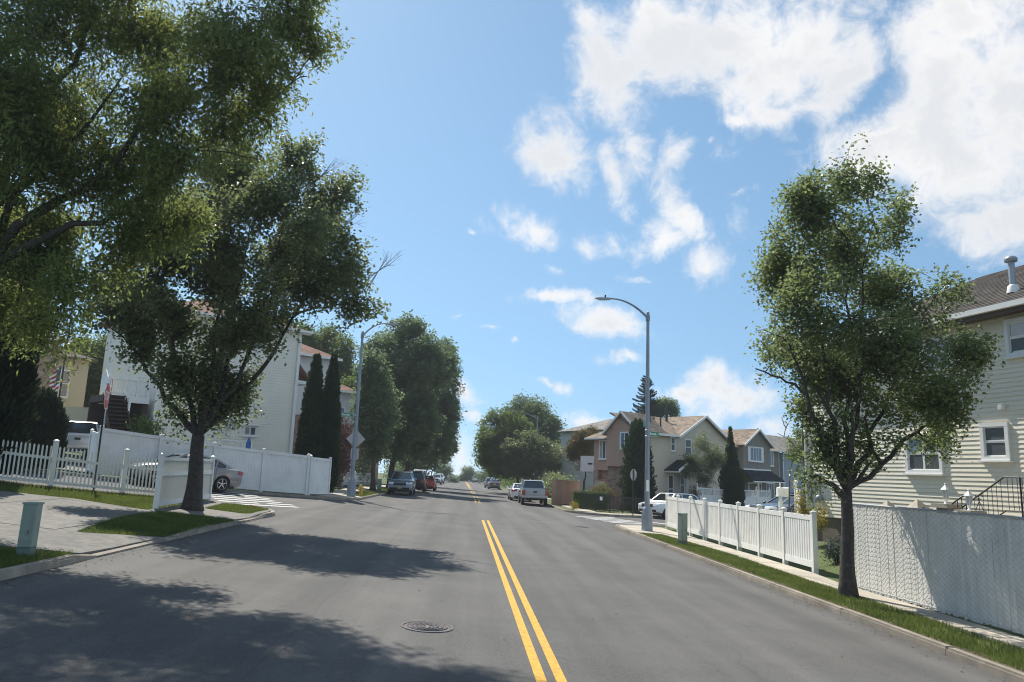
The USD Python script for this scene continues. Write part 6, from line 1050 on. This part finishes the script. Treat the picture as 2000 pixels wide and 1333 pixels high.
def stop_sign(x, y, top, az, label, post_m, r=1.0):
    b = at(x, y); t = thing("stop_sign", label, "stop sign", b, az=az); z = top - b[2]; v, f = prism([(a * r, c * r) for a, c in OCT], 1.0)
    part(t, "post", box(-.03, .03, .0, .05, -.3, z - .05), M[post_m]); part(t, "plate", (np.c_[v[:, 0], -.004 * v[:, 2] - .001, v[:, 1] + z - .41 * r], f), M["sign_back"]); part(t, "border", (np.c_[v[:, 0], -.0062 - .001 * v[:, 2], v[:, 1] + z - .41 * r], f), M["sign_white"]); part(t, "face", (np.c_[v[:, 0] * .95, -.0078 - .001 * v[:, 2], v[:, 1] * .95 + z - .41 * r], f), M["sign_red"])
    m = meshkit.text_mesh("STOP", .25 * r, .002, True); w = m.extents[0]; k = min(1, .66 * r / w); q = m.vertices - [w / 2, .125 * r, 0]; part(t, "lettering", (np.c_[q[:, 0] * k, -.0095 - q[:, 2], q[:, 1] + z - .41 * r], m.faces), M["sign_white"]); return t
stop_sign(-12.45, 26.4, 4.7, -16, "red stop sign seen almost edge-on above the picket fence, on a dark post", "dark_metal", 1.2)
stop_sign(10.75, 47.6, 2.62, -19, "grey octagonal back of a stop sign by the black iron fence", "dark_metal", .95)
def flag():
    b = at(-21.0, 39.5); t = thing("flagpole", "dark flagpole beside the stone wall on the left with a hanging flag", "flagpole", b); part(t, "pole", tube([(0, 0, -.3), (.02, 0, 8.0)], [.05, .035], 8), M["dark_metal"], True); part(t, "ball", trimesh.creation.icosphere(1, .07).apply_translation((.02, 0, 8.05)), M["hydrant"])
    f = thing("flag", "limp striped American flag hanging from the pole on the left", "flag", (b[0], b[1], b[2] + 4.75)); d = np.array([-.62, -.35]); L, Hh = 1.5, 1.75
    def P_(u, v):  # u along the fly, v down the hoist; the cloth sags towards the pole
        x = -.06 - .50 * u * (1 - .25 * v); y = -.12 * math.sin(9 * u) * u - .05; z = -Hh * v * (1 - .25 * u) - 1.0 * u * (.55 + .1 * v); return (x, y, z)
    for k in range(13):
        mb = MB(); us = np.linspace(0, 1, 12)
        for a, c in zip(us[:-1], us[1:]):
            if k < 7 and a < .4 - .01: continue
            p = [P_(a, k / 13), P_(a, (k + 1) / 13), P_(c, (k + 1) / 13), P_(c, k / 13)]; mb.add((np.array(p), np.array([[0, 1, 2], [0, 2, 3]])))
        part(f, "stripe", mb, M["sign_red"] if k % 2 == 0 else M["sign_white"])
    mb = MB(); us = np.linspace(0, .4 + .0545, 6)
    for a, c in zip(us[:-1], us[1:]): p = [P_(a, 0), P_(a, 7 / 13), P_(c, 7 / 13), P_(c, 0)]; mb.add((np.array(p), np.array([[0, 1, 2], [0, 2, 3]])))
    part(f, "canton", mb, mat("flag_blue", (.03, .05, .16), .8, .1)); st = MB()
    for i in range(5):
        for j in range(6): p = np.array(P_(.05 + .075 * i, .045 + .085 * j)); st.add((np.array([p + [-.012, -.012, 0], p + [.012, -.012, 0], p + [0, -.012, .024]]), np.array([[0, 1, 2]])))
    part(f, "stars", st, M["sign_white"], kind="stuff")
flag()
def pedestal(x, y, az, h, w, label, tilt=0.0):
    b = at(x, y); t = thing("utility_pedestal", label, "utility box", b, az=az, group="green utility pedestals on the verges"); k = MB(); e = w * .5; c = .02
    poly = [(-e, -e + c), (-e + c, -e), (e - c, -e), (e, -e + c), (e, e - c), (e - c, e), (-e + c, e), (-e, e - c)]
    v, f = prism(poly, 1.0); sh = lambda z: tilt * z; z = .14 + v[:, 2] * (h - .14); k.add((np.c_[v[:, 0] + tilt * z, v[:, 1], z], f)); part(t, "body", k, M["pedestal"])
    part(t, "plinth", box(-e * .93, e * .93, -e * .93, e * .93, -.2, .139), M["pedestal_plinth"]); part(t, "lid", hexa([(a * (e + .008) + tilt * z, b_ * (e + .008), z) for z in (h + .0005, h + .03) for a, b_ in ((-1, -1), (1, -1), (1, 1), (-1, 1))]), M["pedestal"])
    part(t, "door_seam", box(-e * .72, e * .72, -e - .006, -e + .002, .22, h - .12), M["pedestal"]); part(t, "latch", box(e * .25, e * .45, -e - .018, -e - .006, h * .42, h * .5), M["pedestal_plinth"])
    for k_ in range(3): part(t, "vent", box(e + .0005 - .006, e + .004, -e * .5, e * .5, h - .2 - .05 * k_, h - .18 - .05 * k_), M["pedestal_plinth"])
pedestal(-6.95, 12.75, 86, .80, .215, "large green utility box in the bottom left corner", .012); pedestal(7.78, 26.6, 70, 1.05, .25, "green utility box on the right verge in front of the white board fence", .01); pedestal(-6.25, 56.3, 85, .85, .3, "small far green utility box beside the slim street tree")
def hydrant():
    t = thing("fire_hydrant", "small yellow hydrant on the grass by the left lamp post", "hydrant", at(-6.15, 45.8)); part(t, "barrel", lathe([(.15, -.05), (.15, .04), (.1, .06), (.1, .42), (.13, .44), (.13, .48), (.1, .55), (.05, .62), (.03, .66), (.0, .67)], 14), M["hydrant"], True)
    for d in ((1, 0), (-1, 0), (0, -1)): part(t, "nozzle", tube([(0, 0, .34), (d[0] * .17, d[1] * .17, .34)], .05, 10), M["hydrant"], True)
hydrant()
def mailbox():
    b = at(12.8, 30.0); t = thing("mailbox", "white mailbox on a post with a finial in front of the dark blue car", "mailbox", b, az=95); part(t, "post", box(-.06, .06, -.06, .06, -.3, 1.315), M["vinyl"]); part(t, "finial", lathe([(.04, 1.70), (.045, 1.72), (.02, 1.75), (.045, 1.80), (.02, 1.85), (.0, 1.88)], 10), M["vinyl"], True); part(t, "shelf", box(-.14, .36, -.13, .13, 1.32, 1.37), M["vinyl"])
    q = np.linspace(0, math.pi, 9); poly = [(-.13, 0), (.13, 0)] + [(.13 * math.cos(a), .2 + .13 * math.sin(a)) for a in q]; v, f = prism(poly, 1.0); part(t, "box", (np.c_[-.12 + .46 * v[:, 2], v[:, 0], v[:, 1] + 1.371], f[:, ::-1] if False else f), M["vinyl"], 40); part(t, "brace", tube([(.04, 0, 1.05), (.35, 0, 1.32)], .03, 6), M["vinyl"])
mailbox()
def yard_things():
    t = thing("garden_lamp_post", "thin white lamp post standing behind the long white fence", "garden lamp", at(-13.0, 42.6)); z = t.loc[2]; part(t, "post", tube([(0, 0, -.2), (0, 0, 3.0 - z + .95)], .035, 8), M["trim"], True)
    part(t, "lantern", lathe([(.06, 3.95 - z), (.13, 4.3 - z), (.15, 4.32 - z), (.02, 4.5 - z)], 6), M["galv"])
    t = thing("surfboard_ornament", "blue arched board with a white frame behind the long white fence", "ornament", at(-11.7, 41.2)); z = t.loc[2]; part(t, "board", tube([(0, 0, 0), (0, 0, 3.3 - z)], .02, 6) if False else box(-.14, .14, -.02, .02, .2, 3.15 - z), mat("blue_board", (.02, .12, .34), .5, .1)); part(t, "peak", (np.array([(-.14, -.02, 3.15 - z), (.14, -.02, 3.15 - z), (.0, -.02, 3.5 - z), (-.14, .02, 3.15 - z), (.14, .02, 3.15 - z), (0, .02, 3.5 - z)]), np.array([[0, 1, 2], [5, 4, 3], [0, 3, 4], [0, 4, 1], [1, 4, 5], [1, 5, 2], [2, 5, 3], [2, 3, 0]])), stage.GetPrimAtPath("/World/Looks/blue_board").GetPath().pathString and UsdShade.Material.Get(stage, "/World/Looks/blue_board")); part(t, "frame", MB().add(box(-.19, -.141, -.03, .03, .2, 3.2 - z)).add(box(.141, .19, -.03, .03, .2, 3.2 - z)), M["trim"])
    t = thing("pool_ladder", "pale rails of a yard ladder behind the long white fence", "ladder", at(-12.6, 41.1)); z = t.loc[2]
    for k in range(5): part(t, "rail", tube([(-.6 + .3 * k, 0, 0), (-.6 + .3 * k, 0, 3.35 - z - .03 * k)], .02, 6), M["trim"], True)
    part(t, "top_rail", tube([(-.65, 0, 3.3 - z), (.65, 0, 3.2 - z)], .022, 6), M["trim"], True)
yard_things()
# ---------------- vehicles
def mf(vf):
    v, f = (np.array(vf.vertices), np.array(vf.faces)) if hasattr(vf, "vertices") else vf
    m = trimesh.Trimesh(v, f, process=True); m.merge_vertices()
    if m.volume < 0: m.invert()
    return manifold3d.Manifold(manifold3d.Mesh(np.asarray(m.vertices, np.float32), np.asarray(m.faces, np.uint32)))
def mbox(x0, x1, y0, y1, z0, z1): return manifold3d.Manifold.cube([x1 - x0, y1 - y0, z1 - z0]).translate([x0, y0, z0])
def loft(xs, zb, zt, hw):
    rings = []
    for x, b, t_, w in zip(xs, zb, zt, hw):
        m = b + (t_ - b) * .52; half = [(.0, b), (.80 * w, b), (.95 * w, b + .10 * (t_ - b)), (w, m - .06), (w * .995, m + .10), (.965 * w, t_ - .09 * (t_ - b)), (.88 * w, t_ - .02), (.55 * w, t_ + .015), (0, t_ + .022)]
        ring = half + [(-y, z) for y, z in half[-2:0:-1]]; rings.append([(x, y, z) for y, z in ring])
    R_ = np.array(rings); n = R_.shape[1]; v = R_.reshape(-1, 3); f = []
    for i in range(len(rings) - 1):
        for j in range(n): a, b = i * n + j, i * n + (j + 1) % n; f += [[a, b, b + n], [a, b + n, a + n]]
    k = len(v); v = np.vstack([v, R_[0].mean(0), R_[-1].mean(0)]); o = (len(rings) - 1) * n
    for j in range(n): f += [[k, (j + 1) % n, j], [k + 1, o + j, o + (j + 1) % n]]
    return v, np.array(f)
def cabin(poly, wb, wt, zb, zt, sh=0.0, pinch=.05):
    p = sg.Polygon(poly).buffer(-sh) if sh else sg.Polygon(poly); p = p.segmentize(.35)
    v, f = prism(list(p.exterior.coords)[:-1], 1.0); z = v[:, 1]; k = np.clip((z - zb) / (zt - zb), 0, 1); w = wb + (wt - wb) * k ** 1.15 - sh * 1.3
    xs = v[:, 0]; c = (min(q[0] for q in poly) + max(q[0] for q in poly)) / 2; L = (max(q[0] for q in poly) - min(q[0] for q in poly)) / 2; w = w - pinch * ((xs - c) / L) ** 2
    return np.c_[xs, (v[:, 2] * 2 - 1) * w, z], f
SPEC = {
 "sedan": dict(xs=[-2.40, -2.36, -2.2, -1.8, -1.35, -.8, 0, .8, 1.3, 1.75, 2.1, 2.3, 2.4], zb=[.50, .34, .26, .22, .2, .2, .2, .2, .2, .21, .24, .3, .42], zt=[.78, .98, 1.04, 1.05, 1.02, .98, .96, .95, .94, .89, .81, .73, .60], hw=[.62, .77, .85, .9, .915, .92, .92, .92, .915, .89, .83, .73, .58],
   cab=[(-1.95, 1.0), (-1.15, 1.38), (-.55, 1.455), (.15, 1.455), (.42, 1.41), (1.28, .92), (.0, .9), (-1.2, .94)], wb=.84, wt=.58, zc=(.95, 1.455), wheels=(-1.40, 1.45), r=.335, pil=[(-.32, .07)], belt=1.015),
 "suv": dict(xs=[-2.3, -2.27, -2.15, -1.8, -1.35, -.8, 0, .8, 1.25, 1.7, 2.05, 2.25, 2.32], zb=[.55, .42, .34, .30, .28, .28, .28, .28, .28, .29, .32, .38, .5], zt=[.95, 1.06, 1.1, 1.1, 1.09, 1.08, 1.07, 1.07, 1.06, 1.03, .98, .92, .78], hw=[.70, .82, .89, .925, .93, .93, .93, .93, .925, .91, .87, .80, .68],
   cab=[(-2.22, 1.05), (-2.0, 1.58), (-1.7, 1.68), (-.9, 1.715), (-.1, 1.70), (.28, 1.65), (1.12, 1.05), (.2, 1.0), (-1.4, 1.0)], wb=.87, wt=.64, zc=(1.05, 1.70), wheels=(-1.35, 1.38), r=.365, pil=[(-.38, .07), (-1.32, .08)], belt=1.13),
 "pickup": dict(xs=[-2.85, -2.82, -2.6, -1.8, -1.0, 0, .8, 1.4, 1.9, 2.35, 2.62, 2.7], zb=[.62, .55, .5, .46, .42, .4, .4, .4, .4, .42, .46, .58], zt=[1.14, 1.17, 1.18, 1.18, 1.18, 1.17, 1.17, 1.16, 1.14, 1.1, 1.04, .9], hw=[.90, .94, .955, .96, .96, .96, .96, .955, .95, .92, .87, .78],
   cab=[(-.98, 1.12), (-.86, 1.72), (-.62, 1.80), (.35, 1.82), (.62, 1.76), (1.38, 1.14), (.4, 1.1), (-.5, 1.1)], wb=.90, wt=.70, zc=(1.14, 1.82), wheels=(-1.75, 1.72), r=.385, pil=[(.02, .08)], belt=1.22)}
def wheel(t, x, y, r, dark, side):
    w = .115; T = lambda m: (np.c_[m[0][:, 0] + x, m[0][:, 2] * side + y, m[0][:, 1] + r], m[1][:, ::-1] if side > 0 else m[1])
    wh = Wrap(part(t, "wheel", T(lathe([(r * .66, -w), (r * .93, -w), (r, -w * .7), (r, w * .7), (r * .94, w), (r * .70, w), (r * .66, w * .75)], 28)), M["tyre"], 40), t.loc)
    k = MB().add(lathe([(r * .67, w * .2), (r * .70, w * .92), (r * .65, w * .95), (r * .63, w * .3)], 28)).add(lathe([(.0, w * .86), (r * .13, w * .84), (r * .15, w * .5)], 12))
    for i in range(5):
        a = 2 * math.pi * i / 5 + .3; c, s_ = math.cos(a), math.sin(a); P_ = lambda q, h, z: (q * c - h * s_, q * s_ + h * c, z); k.add(hexa([P_(r * .08, -r * .085, w * .55), P_(r * .66, -r * .06, w * .6), P_(r * .66, r * .06, w * .6), P_(r * .08, r * .085, w * .55), P_(r * .08, -r * .075, w * .82), P_(r * .66, -r * .05, w * .88), P_(r * .66, r * .05, w * .88), P_(r * .08, r * .075, w * .82)]))
    part(wh, "rim", T((k.get().vertices.copy(), k.get().faces)), M["rim_dark" if dark else "rim"], 30); part(wh, "brake_disc", T(lathe([(.0, .02), (r * .55, .02), (r * .55, -.02)], 20)), M["rim_dark"])
def car(kind, name, label, x, y, az, col, s=(1, 1, 1), dark_rim=False, cat="car", dz=0.0, pitch=None, plate=True, cladding=False, group=None):
    S = SPEC[kind]; d = np.array([math.sin(math.radians(az)), math.cos(math.radians(az))]); base = max(float(H(x, y)), float(H(x, y))); hf, hr = float(H(*(np.array([x, y]) + d * 1.4))), float(H(*(np.array([x, y]) - d * 1.4)))
    if dz: hf += dz; hr += dz
    t = thing(name, label, cat, (x, y, (hf + hr) / 2 + .005), group=group); t.AddRotateZOp().Set(90.0 - az); t.AddRotateYOp().Set(-math.degrees(math.atan2(hf - hr, 2.8))); t.AddScaleOp().Set(Gf.Vec3f(*s)); t.loc = np.zeros(3)
    raw = loft(S["xs"], S["zb"], S["zt"], S["hw"]); body = mf(raw); r = S["r"]; wells = None; W = max(S["hw"]); X0, X1 = S["xs"][0], S["xs"][-1]
    for wx in S["wheels"]:
        c = manifold3d.Manifold.cylinder(2 * W + .4, r * 1.13, r * 1.13, 36).rotate([90, 0, 0]).translate([wx, W + .2, r * 1.02]); c = c - mbox(wx - 1, wx + 1, -W + .28, W - .28, 0, 2); body = body - c
    if kind == "pickup": body = body - mbox(-2.72, -1.05, -.78, .78, .75, 2)
    part(t, "body", body, M["paint_" + col], 32)
    big = mf((raw[0] * [1.006, 1.011, 1.008] + [0, 0, -.005], raw[1])); fat = lambda *b: big ^ mbox(*b)
    def patch(nm, m, *bs, label_=None):
        q = None
        for b in bs: k = fat(*b); q = k if q is None else q + k
        if q is not None and q.num_tri() > 0: part(t, nm, q, M[m], 30)
    Z = S["zt"]; lo = S["zb"][4]
    if kind == "sedan":
        for sg_ in (-1, 1): y0, y1 = (.42, .92) if sg_ > 0 else (-.92, -.42); patch("headlight", "head", (2.02, 2.45, y0, y1, .60, .73)); patch("taillight", "tail", (-2.45, -2.08, y0 * .95 if sg_ > 0 else y0, y1 if sg_ > 0 else y1 * .95, .80, .97))
        patch("grille", "car_black", (2.2, 2.5, -.40, .40, .44, .62)); patch("lower_bumper", "car_black", (2.2, 2.5, -.66, .66, .30, .41), ); patch("rear_bumper_trim", "car_black", (-2.5, -2.2, -.6, .6, .30, .42))
    else:
        h = .12 if kind == "pickup" else 0
        for sg_ in (-1, 1):
            y0, y1 = (.46, .98) if sg_ > 0 else (-.98, -.46); patch("headlight", "head", (X1 - .36, X1 + .1, y0, y1, .80 + h, .93 + h))
            if kind == "suv": patch("taillight", "tail", (X0 - .1, X0 + .28, *((.62, .98) if sg_ > 0 else (-.98, -.62)), .84, 1.06)); 
            else: patch("taillight", "tail", (X0 - .1, X0 + .09, *((.74, 1.0) if sg_ > 0 else (-1.0, -.74)), .74, 1.13))
        patch("grille", "car_black", (X1 - .2, X1 + .1, -.46, .46, .70 + h, .90 + h)); patch("lower_bumper", "car_black", (X1 - .25, X1 + .1, -.70, .70, .40 + h, .55 + h)); patch("rear_bumper", "car_black" if kind == "suv" else "rim", (X0 - .1, X0 + .2, -.9, .9, .40 + h, .58 + h))
        if kind == "suv" or cladding: patch("cladding", "car_black", (-1.0, 1.0, -1.0, -.5, .2, .40)); patch("cladding", "car_black", (-1.0, 1.0, .5, 1.0, .2, .40))
    if kind == "pickup": patch("tailgate_handle", "car_black", (X0 - .1, X0 + .05, -.13, .13, .94, 1.05)); patch("tailgate_seam", "car_black", (X0 - .1, X0 + .04, -.74, -.72, .62, 1.2)); patch("tailgate_seam", "car_black", (X0 - .1, X0 + .04, .72, .74, .62, 1.2))
    for xx in {"sedan": (-1.02, -.30, .92), "suv": (-.98, -.36, .86), "pickup": (-.92, .02, .98)}[kind]: [patch("door_seam", "car_black", (xx - .006, xx + .006, y0, y1, lo + .12, 1.15)) for y0, y1 in ((-1.1, -.4), (.4, 1.1))]
    for xx in {"sedan": (-.88, .02), "suv": (-.85, -.02), "pickup": (-.78, .18)}[kind]:
        for y0, y1 in ((-1.1, -.4), (.4, 1.1)): patch("handle", "rim" if col != "black" else "car_black", (xx, xx + .2, y0, y1, S["belt"] - .16, S["belt"] - .125))
    if plate: part(t, "plate", box(X0 - .012 if kind != "sedan" else X0 - .004, X0 + .01, -.155, .155, .66, .82), M["plate"]); part(t, "plate", box(X1 - .01, X1 + .008, -.155, .155, .46, .60), M["plate"])
    # cabin: painted shell with its openings, glass inside
    cb = S["cab"]; zb_, zt_ = S["zc"]; shell = mf(cabin(cb, S["wb"], S["wt"], zb_, zt_)); side = sg.Polygon(cb).buffer(-.07).intersection(sg.box(-9, S["belt"], 9, 9)).buffer(-.03).buffer(.03)
    for px_, pw in S["pil"]: side = side.difference(sg.box(px_ - pw / 2, 0, px_ + pw / 2, 9))
    if kind == "sedan": side = side.difference(sg.LineString([(-.98, .9), (-1.25, 1.6)]).buffer(.022)); side = side.intersection(sg.box(-1.5, 0, 9, 9))
    cut = None
    for g in getattr(side, "geoms", [side]):
        if g.area < .01: continue
        v, f = prism(list(g.exterior.coords)[:-1], 1.0); q = mf((np.c_[v[:, 0], v[:, 2] * 2.4 - 1.2, v[:, 1]], f)); cut = q if cut is None else cut + q
    wm = (S["wb"] + S["wt"]) / 2; zl = S["belt"] + (.03 if kind != "sedan" else .0); zh = zt_ - .075
    tz_ = [(-S["wb"] + .13, zl - .02), (S["wb"] - .13, zl - .02), (S["wt"] - .08, zh), (-S["wt"] + .08, zh)]; v, f = prism(tz_, 1.0); m_ = np.c_[v[:, 2], v[:, 0], v[:, 1]]
    mid = (cb[3][0] + cb[2][0]) / 2; front = mf((m_ * [4, 1, 1] + [mid, 0, 0], f)); back = mf((m_ * [-4, 1, 1] + [mid - .1, 0, 0], f[:, ::-1])); shell = shell - cut - front - back
    part(t, "roof_and_pillars", shell, M["paint_" + col], 30); part(t, "windows", mf(cabin(cb, S["wb"], S["wt"], zb_, zt_, .028)), M["car_glass"], 30)
    for sg_ in (-1, 1):
        x_ = .86 if kind != "pickup" else .98; part(t, "mirror", trimesh.creation.icosphere(2, 1.0).apply_scale((.07, .11, .075)).apply_translation((x_, sg_ * (W + .09), S["belt"] + .03)), M["paint_" + col if col not in ("silver",) else "car_black"], True)
        if kind == "suv": part(t, "roof_rail", tube([(-1.6, sg_ * .56, 1.70), (-1.4, sg_ * .57, 1.74), (-.2, sg_ * .57, 1.745), (.1, sg_ * .56, 1.69)], .018, 6), M["car_black"], True)
    for wx in S["wheels"]:
        for sg_ in (-1, 1): wheel(t, wx, sg_ * (W - .13), r, dark_rim, sg_)
    part(t, "underbody", box(X0 + .3, X1 - .3, -W + .29, W - .29, lo - .02, lo + .25), M["car_black"]); return t
car("sedan", "parked_sedan", "grey sedan parked along the long white fence, partly behind the left street tree", -12.55, 34.55, 228, "grey", (1.0, 1.0, 1.04))
car("suv", "parked_suv", "white SUV on the right side street just behind the lamp post", 13.75, 50.0, 233, "white", (1.02, 1, 1.0))
car("suv", "parked_suv", "dark navy car behind the white mailbox on the right", 15.4, 34.6, 246, "navy", (1.05, 1, .98), dz=.12)
car("suv", "parked_suv", "dusty blue SUV facing the camera, nearest of the parked cars on the far left", -4.62, 56.9, 180, "blue", (1, .98, 1.0))
car("suv", "parked_suv", "dark maroon SUV seen from behind, next after the blue one", -4.35, 68.5, 0, "maroon", (1, 1.02, 1.06))
car("sedan", "parked_sedan", "bright red car seen from behind beyond the maroon SUV", -3.75, 77, 0, "red", (1, 1, 1.02))
car("suv", "parked_suv", "white high-roofed vehicle mostly hidden behind the maroon SUV", -5.0, 86, 0, "white", (1, 1, 1.2))
car("suv", "parked_suv", "silver SUV facing the camera alone at the far left kerb", -4.85, 131, 180, "silver")
car("suv", "parked_suv", "pale small vehicle right behind the far silver SUV", -4.9, 148, 180, "white", (1, 1, 1.1))
car("suv", "parked_suv", "black car in the driveway behind the left lamp post", -11.3, 56.2, 270, "black", dz=.10)
car("sedan", "parked_sedan", "white sedan seen from behind, ahead of the pickup on the far right", 4.75, 64.5, 0, "white")
car("pickup", "pickup_truck", "pale grey pickup seen from behind beside the brown wall on the far right", 5.15, 56.9, 1, "pewter", (1, 1, 1.0), cat="pickup truck", plate=False)
car("sedan", "parked_sedan", "blue-grey car at the far right kerb under the trees", 4.55, 116, 0, "darkgrey", (1, 1, 1.05))
car("suv", "parked_suv", "silver car parked just beyond the blue-grey one on the far right", 4.35, 128, 0, "silver")
car("suv", "distant_van", "tiny pale vehicle at the crest of the road in the middle", 3.0, 196, 0, "white", (1, 1, 1.15), cat="van")
car("pickup", "pickup_truck", "silver pickup seen from behind beyond the white picket fence on the left", -19.6, 39.4, 336, "silver", (1, .98, 1.02), cat="pickup truck", dz=.35, plate=False)
def trailer():
    b = at(-23.3, 46.5); t = thing("camper_trailer", "beige box trailer behind the silver pickup on the left", "trailer", (b[0], b[1], b[2] + .4), az=335); part(t, "body", box(-2, 2, -1.0, 1.0, .5, 1.5), M["door_brown"]); part(t, "upper_body", hexa([(-2.1, -.95, 1.501), (2.1, -.95, 1.501), (2.1, .95, 1.501), (-2.1, .95, 1.501), (-1.9, -.75, 2.35), (1.9, -.75, 2.35), (1.9, .75, 2.35), (-1.9, .75, 2.35)]), M["siding_beige"]); part(t, "rear_panel", box(-2.02, -1.99, -.85, .85, .9, 1.35), M["wood_orange"]); t.loc = np.zeros(3)
    for s_ in (-1, 1): wheel(t, 0, s_ * .9, .33, True, s_)
trailer()
# ---------------- summer haze over the street
def haze():
    m = usdkit.material(stage, "/World/Looks/haze_air", {"v": ("principled_volume", {"color": (.86, .92, 1.0), "density": .00045, "anisotropy": .35})}, [], volume="v.volume")
    single("haze", box(-1700, 1700, -420, 1700, -70, 22), m, "faint summer haze over the whole street", "haze", kind="stuff")
haze()
